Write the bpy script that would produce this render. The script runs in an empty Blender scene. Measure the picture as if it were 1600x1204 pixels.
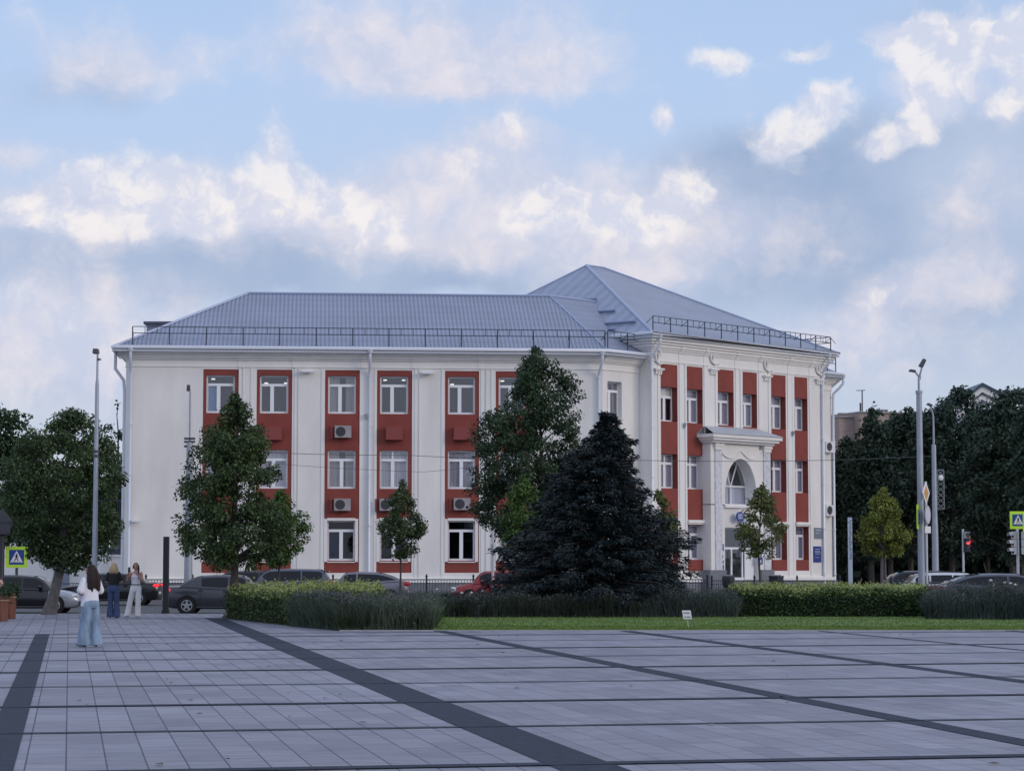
import bpy, bmesh, math, random
from mathutils import Vector, Matrix, noise as mnoise
R = math.radians
random.seed(7)
scene = bpy.context.scene
COL = scene.collection

# ------------------------------------------------------------------ camera model
F, CX, CY, H, PITCH = 3500.0, 800.0, 602.0, 1.75, R(4.46)
FW = Vector((0, math.cos(PITCH), math.sin(PITCH)))
UP = Vector((0, -math.sin(PITCH), math.cos(PITCH)))
EYE = Vector((0, 0, H))
def ray(px, py):
    return FW + Vector((1, 0, 0))*((px-CX)/F) + UP*((CY-py)/F)
def at(px, py, Y):
    d = ray(px, py)
    return EYE + d*(Y/d.y)
def gr(px, py, z=0.0):
    d = ray(px, py)
    return EYE + d*((z-H)/d.z)
def ppm(Y): return F/Y

cam = bpy.data.cameras.new('camera')
cam.sensor_width = 36; cam.lens = 36*F/1600
cam.clip_start = 0.5; cam.clip_end = 6000
co = bpy.data.objects.new('camera', cam); COL.objects.link(co)
co.location = EYE; co.rotation_euler = (R(90)+PITCH, 0, 0)
scene.camera = co

# ------------------------------------------------------------------ materials
MATS = {}
def nd(nt, t, **kw):
    n = nt.nodes.new(t)
    for k, v in kw.items(): setattr(n, k, v)
    return n
def mat(name, col, rough=.6, metal=0.0, var=0.0, vscale=3.0, bump=0.0, bscale=40.0, spec=.5, island=0.0, emit=0.0, coat=0.0, stretch=None):
    """plain procedural Principled; var = soft noise variation of the colour, island = variation per leaf/piece"""
    if name in MATS: return MATS[name]
    m = bpy.data.materials.new(name); m.use_nodes = True
    nt = m.node_tree; b = nt.nodes['Principled BSDF']
    c = (*col, 1)
    b.inputs['Base Color'].default_value = c
    b.inputs['Roughness'].default_value = rough
    b.inputs['Metallic'].default_value = metal
    b.inputs['Specular IOR Level'].default_value = spec
    if coat: b.inputs['Coat Weight'].default_value = coat; b.inputs['Coat Roughness'].default_value = .05
    if emit:
        b.inputs['Emission Color'].default_value = c; b.inputs['Emission Strength'].default_value = emit
    tc = nd(nt, 'ShaderNodeTexCoord')
    src = tc.outputs['Object']
    if stretch:
        mp = nd(nt, 'ShaderNodeMapping'); mp.inputs['Scale'].default_value = stretch
        nt.links.new(src, mp.inputs['Vector']); src = mp.outputs['Vector']
    if var:
        n = nd(nt, 'ShaderNodeTexNoise'); n.inputs['Scale'].default_value = vscale; n.inputs['Detail'].default_value = 5
        nt.links.new(src, n.inputs['Vector'])
        r = nd(nt, 'ShaderNodeMapRange')
        r.inputs['From Min'].default_value = .25; r.inputs['From Max'].default_value = .75
        r.inputs['To Min'].default_value = 1-var; r.inputs['To Max'].default_value = 1+var
        nt.links.new(n.outputs['Fac'], r.inputs['Value'])
        mx = nd(nt, 'ShaderNodeVectorMath', operation='SCALE')
        mx.inputs[0].default_value = col
        nt.links.new(r.outputs[0], mx.inputs['Scale'])
        last = mx.outputs[0]
        nt.links.new(last, b.inputs['Base Color'])
    if island:
        g = nd(nt, 'ShaderNodeNewGeometry')
        r2 = nd(nt, 'ShaderNodeMapRange'); r2.inputs['To Min'].default_value = 1-island; r2.inputs['To Max'].default_value = 1+island
        nt.links.new(g.outputs['Random Per Island'], r2.inputs['Value'])
        mx2 = nd(nt, 'ShaderNodeVectorMath', operation='SCALE')
        if var: nt.links.new(last, mx2.inputs[0])
        else: mx2.inputs[0].default_value = col
        nt.links.new(r2.outputs[0], mx2.inputs['Scale'])
        nt.links.new(mx2.outputs[0], b.inputs['Base Color'])
    if bump:
        n2 = nd(nt, 'ShaderNodeTexNoise'); n2.inputs['Scale'].default_value = bscale; n2.inputs['Detail'].default_value = 4
        nt.links.new(src, n2.inputs['Vector'])
        bp = nd(nt, 'ShaderNodeBump'); bp.inputs['Strength'].default_value = bump; bp.inputs['Distance'].default_value = .02
        nt.links.new(n2.outputs['Fac'], bp.inputs['Height']); nt.links.new(bp.outputs[0], b.inputs['Normal'])
    MATS[name] = m
    return m
def leafmat(name, c0, c1, rough=.55, trans=.25):
    """foliage: each leaf picks its own green between two leaf colours, thin leaves let some light through"""
    if name in MATS: return MATS[name]
    m = bpy.data.materials.new(name); m.use_nodes = True
    nt = m.node_tree; b = nt.nodes['Principled BSDF']; out = nt.nodes['Material Output']
    g = nd(nt, 'ShaderNodeNewGeometry'); mx = nd(nt, 'ShaderNodeMix', data_type='RGBA')
    mx.inputs[6].default_value = (*c0, 1); mx.inputs[7].default_value = (*c1, 1)
    tc = nd(nt, 'ShaderNodeTexCoord'); n = nd(nt, 'ShaderNodeTexNoise'); n.inputs['Scale'].default_value = 1.1; n.inputs['Detail'].default_value = 3
    nt.links.new(tc.outputs['Object'], n.inputs['Vector'])
    ad = nd(nt, 'ShaderNodeMath', operation='MULTIPLY_ADD'); ad.inputs[1].default_value = 1.6; ad.inputs[2].default_value = -.8
    nt.links.new(n.outputs['Fac'], ad.inputs[0])
    ad2 = nd(nt, 'ShaderNodeMath', operation='ADD', use_clamp=True)
    nt.links.new(g.outputs['Random Per Island'], ad2.inputs[0]); nt.links.new(ad.outputs[0], ad2.inputs[1])
    nt.links.new(ad2.outputs[0], mx.inputs[0])
    nt.links.new(mx.outputs[2], b.inputs['Base Color'])
    b.inputs['Roughness'].default_value = rough; b.inputs['Specular IOR Level'].default_value = .3
    if trans:
        t = nd(nt, 'ShaderNodeBsdfTranslucent'); s = nd(nt, 'ShaderNodeMixShader'); s.inputs[0].default_value = trans
        nt.links.new(mx.outputs[2], t.inputs['Color'])
        nt.links.new(b.outputs[0], s.inputs[1]); nt.links.new(t.outputs[0], s.inputs[2]); nt.links.new(s.outputs[0], out.inputs['Surface'])
    MATS[name] = m
    return m
def glassmat(name, tint=(.94, .95, .97), refl=.16):
    if name in MATS: return MATS[name]
    m = bpy.data.materials.new(name); m.use_nodes = True
    nt = m.node_tree; nt.nodes.remove(nt.nodes['Principled BSDF']); out = nt.nodes['Material Output']
    tr = nd(nt, 'ShaderNodeBsdfTransparent'); tr.inputs['Color'].default_value = (*tint, 1)
    gl = nd(nt, 'ShaderNodeBsdfGlossy'); gl.inputs['Roughness'].default_value = .03
    n = nd(nt, 'ShaderNodeTexNoise'); n.inputs['Scale'].default_value = .8
    tc = nd(nt, 'ShaderNodeTexCoord'); nt.links.new(tc.outputs['Object'], n.inputs['Vector'])
    bp = nd(nt, 'ShaderNodeBump'); bp.inputs['Strength'].default_value = .12; bp.inputs['Distance'].default_value = .05
    nt.links.new(n.outputs['Fac'], bp.inputs['Height']); nt.links.new(bp.outputs[0], gl.inputs['Normal'])
    lw = nd(nt, 'ShaderNodeLayerWeight'); lw.inputs[0].default_value = .5
    pw = nd(nt, 'ShaderNodeMath', operation='POWER'); pw.inputs[1].default_value = 4.0; nt.links.new(lw.outputs['Facing'], pw.inputs[0])
    ad = nd(nt, 'ShaderNodeMath', operation='MULTIPLY_ADD', use_clamp=True); ad.inputs[1].default_value = .8; ad.inputs[2].default_value = refl+.03
    nt.links.new(pw.outputs[0], ad.inputs[0])
    s = nd(nt, 'ShaderNodeMixShader'); nt.links.new(ad.outputs[0], s.inputs[0])
    nt.links.new(tr.outputs[0], s.inputs[1]); nt.links.new(gl.outputs[0], s.inputs[2]); nt.links.new(s.outputs[0], out.inputs['Surface'])
    MATS[name] = m
    return m

# ------------------------------------------------------------------ mesh builder
class Fr:
    """upright frame of a facade: s along it, o outward (to the square), z up"""
    def __init__(self, O, deg):
        a = R(deg); self.O = Vector((O[0], O[1], 0)); self.deg = deg
        self.e = Vector((math.cos(a), math.sin(a), 0)); self.n = Vector((math.sin(a), -math.cos(a), 0))
    def p(self, s, o, z):
        v = self.O + self.e*s + self.n*o; return Vector((v.x, v.y, z))
    def hit(self, px, py, o=0.0):
        d = ray(px, py); P = self.O + self.n*o
        t = (P-EYE).dot(self.n)/d.dot(self.n); q = EYE + d*t
        return (q-self.O).dot(self.e), q.z
    def s(self, px, o=0.0): return self.hit(px, 740, o)[0]
    def z(self, px, py, o=0.0): return self.hit(px, py, o)[1]
WORLD = Fr((0, 0), 0); WORLD.n = Vector((0, 1, 0))
class MB:
    def __init__(self): self.v = []; self.f = []; self.m = []
    def add(self, vs, fs, mi=0):
        b = len(self.v); self.v += [Vector(x) for x in vs]
        self.f += [tuple(i+b for i in f) for f in fs]; self.m += [mi]*len(fs)
        return self
    def box(self, s0, s1, o0, o1, z0, z1, fr=WORLD, mi=0):
        vs = [fr.p(s, o, z) for z in (z0, z1) for o in (o0, o1) for s in (s0, s1)]
        return self.add(vs, [(0, 1, 3, 2), (4, 6, 7, 5), (0, 4, 5, 1), (2, 3, 7, 6), (0, 2, 6, 4), (1, 5, 7, 3)], mi)
    def quad(self, a, b, c, d, mi=0): return self.add([a, b, c, d], [(0, 1, 2, 3)], mi)
    def poly(self, pts, mi=0): return self.add(pts, [tuple(range(len(pts)))], mi)
    def prism(self, pts, vec, mi=0):
        """closed polygon pts swept by vec"""
        n = len(pts); v = Vector(vec)
        vs = [Vector(p) for p in pts] + [Vector(p)+v for p in pts]
        fs = [tuple(range(n)), tuple(range(2*n-1, n-1, -1))] + [(i, i+n, (i+1) % n+n, (i+1) % n) for i in range(n)]
        return self.add(vs, fs, mi)
    def ring_loft(self, rings, cap=True, mi=0):
        n = len(rings[0]); vs = [p for r in rings for p in r]; fs = []
        for k in range(len(rings)-1):
            for i in range(n):
                j = (i+1) % n
                fs.append((k*n+i, k*n+j, (k+1)*n+j, (k+1)*n+i))
        if cap:
            fs.append(tuple(range(n-1, -1, -1))); fs.append(tuple((len(rings)-1)*n+i for i in range(n)))
        return self.add(vs, fs, mi)
    def tube(self, pts, rad, n=8, mi=0, cap=True):
        pts = [Vector(p) for p in pts]
        rr = rad if isinstance(rad, (list, tuple)) else [rad]*len(pts)
        rings = []; prev = None
        for i, p in enumerate(pts):
            if i == 0: t = pts[1]-p
            elif i == len(pts)-1: t = p-pts[i-1]
            else: t = (pts[i+1]-p).normalized()+(p-pts[i-1]).normalized()
            if t.length < 1e-9: t = Vector((0, 0, 1))
            t.normalize()
            ref = prev if prev is not None and abs(prev.dot(t)) < .95 else (Vector((1, 0, 0)) if abs(t.x) < .9 else Vector((0, 1, 0)))
            a = (ref - t*ref.dot(t)).normalized(); b = t.cross(a); prev = a
            rings.append([p + (a*math.cos(2*math.pi*k/n) + b*math.sin(2*math.pi*k/n))*rr[i] for k in range(n)])
        return self.ring_loft(rings, cap, mi)
    def bar(self, a, b, r, mi=0): return self.tube([a, b], r, 4, mi)
    def lathe(self, prof, c, n=16, mi=0, axis='z'):
        """prof = [(r, h)...] about a vertical (or x / y) axis through c"""
        rings = []
        for r, h in prof:
            rg = []
            for k in range(n):
                a = 2*math.pi*k/n; x, y = r*math.cos(a), r*math.sin(a)
                rg.append(Vector(c) + (Vector((x, y, h)) if axis == 'z' else Vector((h, x, y)) if axis == 'x' else Vector((x, h, y))))
            rings.append(rg)
        return self.ring_loft(rings, True, mi)
    def ball(self, c, rx, ry=None, rz=None, n=12, m=8, mi=0, rot=None):
        ry = rx if ry is None else ry; rz = rx if rz is None else rz
        rings = []
        for j in range(m+1):
            t = -math.pi/2 + math.pi*j/m; q = max(math.cos(t), .02)
            rg = []
            for k in range(n):
                w = Vector((rx*q*math.cos(2*math.pi*k/n), ry*q*math.sin(2*math.pi*k/n), rz*math.sin(t)))
                if rot: w = rot @ w
                rg.append(Vector(c)+w)
            rings.append(rg)
        return self.ring_loft(rings, True, mi)
BASE = {}
def link(o): COL.objects.link(o); return o
def obj(name, mb, m, parent=None, smooth=False, label=None, fix=True):
    off = BASE[parent.name] if parent else Vector((0, 0, 0))
    me = bpy.data.meshes.new(name)
    me.from_pydata([v-off for v in mb.v], [], mb.f)
    ms = m if isinstance(m, (list, tuple)) else [m]
    for x in ms: me.materials.append(x)
    if len(ms) > 1: me.polygons.foreach_set('material_index', mb.m)
    if fix and len(mb.f) < 60000:
        bm = bmesh.new(); bm.from_mesh(me); bmesh.ops.recalc_face_normals(bm, faces=bm.faces); bm.to_mesh(me); bm.free()
    if smooth:
        me.polygons.foreach_set('use_smooth', [True]*len(me.polygons))
        if smooth != 'all': me.set_sharp_from_angle(angle=R(40))
    o = link(bpy.data.objects.new(name, me))
    if parent: o.parent = parent
    BASE[o.name] = off
    if label: o['label'] = label
    return o
def thing(name, label, cat, loc=(0, 0, 0), group=None, rz=0.0, local=False):
    """Empty at the base of a thing; its parts are built in world space (or round the origin when local)"""
    o = link(bpy.data.objects.new(name, None)); o.empty_display_size = .3
    o.location = Vector(loc); o.rotation_euler = (0, 0, rz)
    BASE[o.name] = Vector((0, 0, 0)) if local else Vector(loc)
    o['label'] = label; o['category'] = cat
    if group: o['group'] = group
    return o
def tag(o, label=None, cat=None, group=None, kind=None):
    if label: o['label'] = label
    if cat: o['category'] = cat
    if group: o['group'] = group
    if kind: o['kind'] = kind
    return o
def struct(name, mb, m, **k): return tag(obj(name, mb, m, **k), kind='structure')
def dup(root, loc, rz=None, label=None, group=None):
    r = root.copy(); link(r); r.location = Vector(loc)
    if rz is not None: r.rotation_euler = (0, 0, rz)
    if label: r['label'] = label
    if group: r['group'] = group
    for ch in root.children:
        c = ch.copy(); link(c); c.parent = r
        for g in ch.children:
            d = g.copy(); link(d); d.parent = c
    return r
# ------------------------------------------------------------------ world, sun
SUN_EL, SUN_AZ = R(18), R(118)      # azimuth from +Y towards +X: low, to the right and behind the camera
world = bpy.data.worlds.new('World'); scene.world = world; world.use_nodes = True
def build_sky():
    nt = world.node_tree; nt.nodes.clear(); L = nt.links.new
    def N(t, **k): return nd(nt, t, **k)
    def M(op, a, b=None, c=None, clamp=False):
        n = N('ShaderNodeMath', operation=op, use_clamp=clamp)
        for i, x in enumerate((a, b, c)):
            if x is None: continue
            if isinstance(x, (int, float)): n.inputs[i].default_value = x
            else: L(x, n.inputs[i])
        return n.outputs[0]
    def MR(v, a, b, c=0.0, d=1.0, smooth=True):
        n = N('ShaderNodeMapRange', interpolation_type='SMOOTHSTEP' if smooth else 'LINEAR', clamp=True)
        L(v, n.inputs['Value'])
        for k, x in zip(('From Min', 'From Max', 'To Min', 'To Max'), (a, b, c, d)): n.inputs[k].default_value = x
        return n.outputs[0]
    def MIX(f, a, b):
        n = N('ShaderNodeMix', data_type='RGBA')
        for s, x in ((0, f), (6, a), (7, b)):
            if isinstance(x, (int, float)): n.inputs[s].default_value = x
            elif isinstance(x, tuple): n.inputs[s].default_value = (*x, 1)
            else: L(x, n.inputs[s])
        return n.outputs[2]
    def srgb(r, g, b): return tuple(((c/255+.055)/1.055)**2.4 if c > 10 else c/255/12.92 for c in (r, g, b))
    tc = N('ShaderNodeTexCoord'); sp = N('ShaderNodeSeparateXYZ'); L(tc.outputs['Generated'], sp.inputs[0])
    az = M('ARCTAN2', sp.outputs[0], sp.outputs[1]); el = M('ARCSINE', sp.outputs[2])
    # sky coordinates in units of 0.1 rad
    cb = N('ShaderNodeCombineXYZ'); L(M('MULTIPLY', az, 10), cb.inputs[0]); L(M('MULTIPLY', el, 10), cb.inputs[1])
    P0 = cb.outputs[0]
    def noise(vec, scale, detail=6, rough=.55, lac=2.0, dist=0.0, col=False):
        n = N('ShaderNodeTexNoise'); n.inputs['Scale'].default_value = scale; n.inputs['Detail'].default_value = detail
        n.inputs['Roughness'].default_value = rough; n.inputs['Lacunarity'].default_value = lac; n.inputs['Distortion'].default_value = dist
        L(vec, n.inputs['Vector']); return n.outputs['Color' if col else 'Fac']
    def warp(vec, scale, amt, detail=5):
        c = noise(vec, scale, detail, .6, col=True)
        s = N('ShaderNodeVectorMath', operation='SUBTRACT'); L(c, s.inputs[0]); s.inputs[1].default_value = (.5, .5, .5)
        k = N('ShaderNodeVectorMath', operation='MULTIPLY_ADD'); L(s.outputs[0], k.inputs[0]); k.inputs[1].default_value = (amt, amt, 0); L(vec, k.inputs[2])
        return k.outputs[0]
    Pw = warp(P0, 1.3, .26, 3); Pw = warp(Pw, 8.0, .11)
    Ps = warp(P0, 1.0, .5)
    def blob(vec, px, py, rx, ry, w=1.0, rot=0.0):
        """soft elliptical cloud at an azimuth / elevation"""
        u, v = (px-800)/350, (875-py-SKY_DROP)/350
        m = N('ShaderNodeMapping', vector_type='TEXTURE'); m.inputs['Location'].default_value = (u, v, 0)
        m.inputs['Rotation'].default_value = (0, 0, R(rot)); m.inputs['Scale'].default_value = (rx*1.35/350, ry*1.5/350, 1)
        L(vec, m.inputs['Vector'])
        ln = N('ShaderNodeVectorMath', operation='LENGTH'); L(m.outputs[0], ln.inputs[0])
        return MR(ln.outputs['Value'], 1.25, 0.0, 0, w)
    def total(lst, vec):
        acc = None
        for b in lst:
            v = blob(vec, *b); acc = v if acc is None else M('ADD', acc, v)
        return acc
    
    def puffs(vec):
        v = N('ShaderNodeTexVoronoi', feature='SMOOTH_F1'); v.inputs['Scale'].default_value = 3.6; v.inputs['Detail'].default_value = 3.0
        v.inputs['Roughness'].default_value = .55; v.inputs['Lacunarity'].default_value = 2.3; v.inputs['Smoothness'].default_value = .6
        v.voronoi_dimensions = '2D'; v.normalize = True; L(vec, v.inputs['Vector'])
        n = noise(vec, 2.4, 9, .66)
        return M('ADD', M('MULTIPLY', M('SUBTRACT', 1.0, v.outputs['Distance']), .62), M('MULTIPLY', n, .55))
    fb = puffs(Pw)
    fs = noise(Ps, .9, 5, .5)
    # clear sky: Nishita, dimmed, under thin evening haze that pales it towards the horizon
    sky = N('ShaderNodeTexSky', sky_type='NISHITA'); sky.sun_disc = False
    sky.sun_elevation = SUN_EL; sky.sun_rotation = SUN_AZ; sky.air_density = 1.0; sky.dust_density = .6; sky.ozone_density = 1.5
    nis = N('ShaderNodeVectorMath', operation='SCALE'); L(sky.outputs[0], nis.inputs[0]); nis.inputs['Scale'].default_value = .10
    ramp = N('ShaderNodeValToRGB'); L(MR(el, 0.0, .30, smooth=False), ramp.inputs[0])
    cr = ramp.color_ramp
    cr.elements[0].position = 0; cr.elements[0].color = (*srgb(196, 203, 220), 1)
    cr.elements[1].position = 1; cr.elements[1].color = (*srgb(172, 200, 240), 1)
    e = cr.elements.new(.45); e.color = (*srgb(192, 207, 234), 1)
    e = cr.elements.new(.70); e.color = (*srgb(184, 207, 242), 1)
    clear = MIX(.85, nis.outputs[0], ramp.outputs[0])
    # grey blue cloud bodies
    grey = [(60, 415, 420, 50, .8), (430, 400, 330, 40, .9), (720, 415, 260, 50, .9), (330, 445, 260, 30, .6),
            (1240, 340, 270, 115, 1.3, 0), (1470, 300, 270, 120, 1.5), (1180, 420, 330, 60, .7), (1560, 470, 220, 80, .5), (1120, 260, 90, 70, .5),
            (130, 135, 110, 40, .6), (660, 145, 120, 22, .35), (1480, 20, 120, 40, .4), (900, 400, 240, 50, .4), (1330, 560, 400, 60, .35), (90, 590, 240, 50, .5)]
    g = total(grey, Ps)
    gm = MR(M('ADD', M('MULTIPLY', g, .62), M('MULTIPLY', M('SUBTRACT', fs, .5), .9)), .0, .6)
    # general light cloud cover for the rest of the dome
    front = MR(M('ABSOLUTE', az), .27, .42)
    high = MR(el, .265, .40)
    rest = M('MAXIMUM', front, high)
    # pale pinkish cloud, sharper cumulus heads
    soft = [(180, 85, 150, 50, .75), (690, 40, 260, 75, .85), (770, 105, 180, 40, .8), (560, 60, 150, 40, .3), (620, 110, 200, 50, .35),
            (1000, 330, 330, 80, .75), (880, 350, 300, 60, .8), (520, 320, 260, 60, .75), (140, 320, 300, 65, .9), (760, 255, 160, 60, .55), (800, 205, 90, 30, .5),
            (120, 500, 210, 70, .95), (60, 560, 200, 60, .6), (1000, 425, 120, 30, .5), (1540, 330, 90, 60, .6), (1370, 480, 190, 42, .9, 14), (1250, 525, 160, 18, .5), (1560, 120, 160, 90, .6),
            (300, 590, 260, 50, .5), (1400, 560, 260, 40, .5), (1520, 420, 120, 40, .45), (640, 300, 120, 50, .4), (20, 235, 45, 22, .6)]
    s = total(soft, Pw)
    sm = MR(M('ADD', M('MULTIPLY', s, .7), M('MULTIPLY', M('SUBTRACT', fb, .72), .8)), -.02, .72)
    head = [(140, 262, 40, 26, 1.0), (225, 272, 60, 38, 1.2), (290, 310, 62, 40, 1.0), (180, 320, 120, 30, .55), (60, 330, 75, 28, .9), (270, 352, 90, 22, .8), (110, 345, 60, 24, .6),
            (437, 222, 34, 44, .8), (425, 275, 80, 38, .95), (520, 296, 56, 30, 1.0), (480, 290, 60, 30, .6), (590, 345, 66, 30, 1.0), (400, 320, 60, 30, .6),
            (885, 300, 62, 34, 1.2), (1000, 320, 74, 30, 1.1), (820, 330, 46, 28, .8), (950, 345, 110, 26, .8), (1084, 282, 38, 26, 1.4), (745, 265, 50, 30, .6), (800, 195, 44, 22, .6), (1033, 175, 24, 26, 1.1), (1138, 78, 46, 20, 1.1), (1270, 78, 38, 14, 1.0), (1280, 165, 60, 30, 1.3, 25), (1225, 210, 40, 34, 1.0, 20), (1400, 65, 55, 22, 1.1), (1470, 60, 50, 30, 1.2), (1445, 150, 54, 50, 1.6), (1500, 90, 80, 36, 1.3, 20), (1575, 60, 60, 32, 1.1), (1390, 220, 52, 18, 1.4), (1590, 140, 30, 50, 1.0), (1550, 190, 40, 22, .6),
            (110, 512, 22, 12, .9), (1375, 465, 60, 14, .6, 22), (45, 468, 40, 20, .5)]
    h = total(head, Pw)
    hm = MR(M('ADD', M('MULTIPLY', h, .8), M('MULTIPLY', M('SUBTRACT', fb, .70), 1.6)), .12, .84)
    # the lit side of a head: density falls off towards the upper right
    Po = N('ShaderNodeVectorMath', operation='ADD'); L(Pw, Po.inputs[0]); Po.inputs[1].default_value = (.05, .07, 0)
    fb2 = puffs(Po.outputs[0])
    lit = MR(M('SUBTRACT', fb, fb2), -.07, .10)
    greyc = MIX(MR(fs, .3, .7), srgb(147, 168, 200), srgb(180, 194, 219))
    softc = MIX(MR(fb, .58, .88), srgb(198, 204, 225), srgb(230, 223, 228))
    headc = MIX(lit, srgb(209, 213, 230), srgb(242, 237, 236))
    c = MIX(M('MULTIPLY', gm, .85), clear, greyc)
    c = MIX(M('MULTIPLY', sm, .8), c, softc)
    c = MIX(M('MULTIPLY', hm, .80), c, headc)
    # the sky opposite, where the evening sun stands behind thin cloud, is brighter
    bk = MR(sp.outputs[1], .2, -.7)
    def gained(col):
        br = M('MULTIPLY_ADD', bk, BACK_GAIN, 1.0)
        o = N('ShaderNodeVectorMath', operation='SCALE'); L(col, o.inputs[0]); L(br, o.inputs['Scale'])
        g_ = N('ShaderNodeBackground'); L(o.outputs[0], g_.inputs[0]); return g_.outputs[0]
    ms = N('ShaderNodeMixShader'); L(rest, ms.inputs[0])
    bg = N('ShaderNodeBackground'); L(c, bg.inputs[0]); L(bg.outputs[0], ms.inputs[1])
    L(gained(MIX(MR(noise(P0, .35, 5, .55), .30, .58, .20, 1.0), clear, srgb(202, 211, 236))), ms.inputs[2])
    wo = N('ShaderNodeOutputWorld'); L(ms.outputs[0], wo.inputs[0])
BACK_GAIN, SKY_DROP = .12, 12
build_sky()
world.cycles.sampling_method = 'MANUAL'; world.cycles.sample_map_resolution = 512
sun = bpy.data.lights.new('sun', 'SUN'); sun.energy = .85; sun.angle = R(18); sun.color = (1, .84, .68)
so = link(bpy.data.objects.new('sun', sun))
sd = Vector((math.sin(SUN_AZ)*math.cos(SUN_EL), math.cos(SUN_AZ)*math.cos(SUN_EL), math.sin(SUN_EL)))
so.rotation_euler = sd.to_track_quat('Z', 'Y').to_euler(); so.location = (60, -40, 40)
scene.view_settings.view_transform = 'Standard'; scene.view_settings.look = 'None'
scene.view_settings.exposure = .08; scene.view_settings.gamma = 1
scene.cycles.max_bounces = 6; scene.cycles.transparent_max_bounces = 8; scene.cycles.diffuse_bounces = 3
scene.cycles.use_denoising = True
# ------------------------------------------------------------------ ground, road, square
ROADZ = -.25
GD = R(11.15)                                   # the paving grid is turned by this angle
GU = Vector((-math.sin(GD), math.cos(GD), 0)); GV = Vector((math.cos(GD), math.sin(GD), 0))
asphalt = mat('asphalt', (.085, .087, .095), .85, var=.25, vscale=1.2, bump=.4, bscale=60)
earth = mat('earth', (.06, .065, .05), .95, var=.3, vscale=.5)
kerbm = mat('kerb_stone', (.34, .34, .35), .8, var=.15, vscale=4)
band_m = mat('dark_paver', (.030, .037, .058), .8, var=.3, vscale=6, bump=.3, bscale=30, spec=.2)
def paving_mat():
    m = bpy.data.materials.new('grey_paving'); m.use_nodes = True; nt = m.node_tree; L = nt.links.new
    b = nt.nodes['Principled BSDF']; b.inputs['Roughness'].default_value = .62; b.inputs['Specular IOR Level'].default_value = .35
    tc = nd(nt, 'ShaderNodeTexCoord'); mp = nd(nt, 'ShaderNodeMapping'); mp.inputs['Rotation'].default_value = (0, 0, -GD)
    L(tc.outputs['Object'], mp.inputs['Vector'])
    br = nd(nt, 'ShaderNodeTexBrick'); br.offset = 0.5; br.squash = 1.0
    mr = nd(nt, 'ShaderNodeMapping'); mr.inputs['Rotation'].default_value = (0, 0, R(90)); L(mp.outputs[0], mr.inputs['Vector'])
    L(mr.outputs[0], br.inputs['Vector'])
    br.inputs['Scale'].default_value = 1; br.inputs['Brick Width'].default_value = 1.05; br.inputs['Row Height'].default_value = .3425
    br.inputs['Mortar Size'].default_value = .0075; br.inputs['Mortar Smooth'].default_value = .1; br.inputs['Bias'].default_value = -.1
    br.inputs['Color1'].default_value = (.258, .257, .302, 1); br.inputs['Color2'].default_value = (.185, .189, .232, 1); br.inputs['Mortar'].default_value = (.052, .056, .078, 1)
    # the field left of the broad band has open joints, the other one tight ones
    sx = nd(nt, 'ShaderNodeSeparateXYZ'); L(mp.outputs[0], sx.inputs[0])
    gt = nd(nt, 'ShaderNodeMath', operation='GREATER_THAN'); gt.inputs[1].default_value = gr(634, 1085).dot(GV); L(sx.outputs[0], gt.inputs[0])
    mj = nd(nt, 'ShaderNodeMix', data_type='RGBA'); mj.inputs[6].default_value = (.050, .054, .075, 1); mj.inputs[7].default_value = (.115, .115, .14, 1)
    L(gt.outputs[0], mj.inputs[0]); L(mj.outputs[2], br.inputs['Mortar'])
    # streaks across each slab, as the colour mix of the slabs
    ms = nd(nt, 'ShaderNodeMapping'); ms.inputs['Scale'].default_value = (1.1, 9, 1); L(mp.outputs[0], ms.inputs['Vector'])
    n = nd(nt, 'ShaderNodeTexNoise'); n.inputs['Scale'].default_value = 1.3; n.inputs['Detail'].default_value = 6; n.inputs['Roughness'].default_value = .65; L(ms.outputs[0], n.inputs['Vector'])
    r = nd(nt, 'ShaderNodeMapRange'); r.inputs['From Min'].default_value = .3; r.inputs['From Max'].default_value = .72; r.inputs['To Min'].default_value = .66; r.inputs['To Max'].default_value = 1.30
    L(n.outputs['Fac'], r.inputs['Value'])
    n2 = nd(nt, 'ShaderNodeTexNoise'); n2.inputs['Scale'].default_value = .18; n2.inputs['Detail'].default_value = 5; L(mp.outputs[0], n2.inputs['Vector'])
    r2 = nd(nt, 'ShaderNodeMapRange'); r2.inputs['From Min'].default_value = .3; r2.inputs['From Max'].default_value = .7; r2.inputs['To Min'].default_value = .85; r2.inputs['To Max'].default_value = 1.13
    L(n2.outputs['Fac'], r2.inputs['Value'])
    mu = nd(nt, 'ShaderNodeMath', operation='MULTIPLY'); L(r.outputs[0], mu.inputs[0]); L(r2.outputs[0], mu.inputs[1])
    # trodden spots and stains
    vo = nd(nt, 'ShaderNodeTexVoronoi'); vo.inputs['Scale'].default_value = 1.7; L(mp.outputs[0], vo.inputs['Vector'])
    vr = nd(nt, 'ShaderNodeMapRange'); vr.inputs['From Min'].default_value = .035; vr.inputs['From Max'].default_value = .06; vr.inputs['To Min'].default_value = .62; L(vo.outputs['Distance'], vr.inputs['Value'])
    n3 = nd(nt, 'ShaderNodeTexNoise'); n3.inputs['Scale'].default_value = .55; n3.inputs['Detail'].default_value = 8; n3.inputs['Roughness'].default_value = .7; L(mp.outputs[0], n3.inputs['Vector'])
    r3 = nd(nt, 'ShaderNodeMapRange'); r3.inputs['From Min'].default_value = .56; r3.inputs['From Max'].default_value = .72; r3.inputs['To Min'].default_value = 1.0; r3.inputs['To Max'].default_value = .80; L(n3.outputs['Fac'], r3.inputs['Value'])
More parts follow.
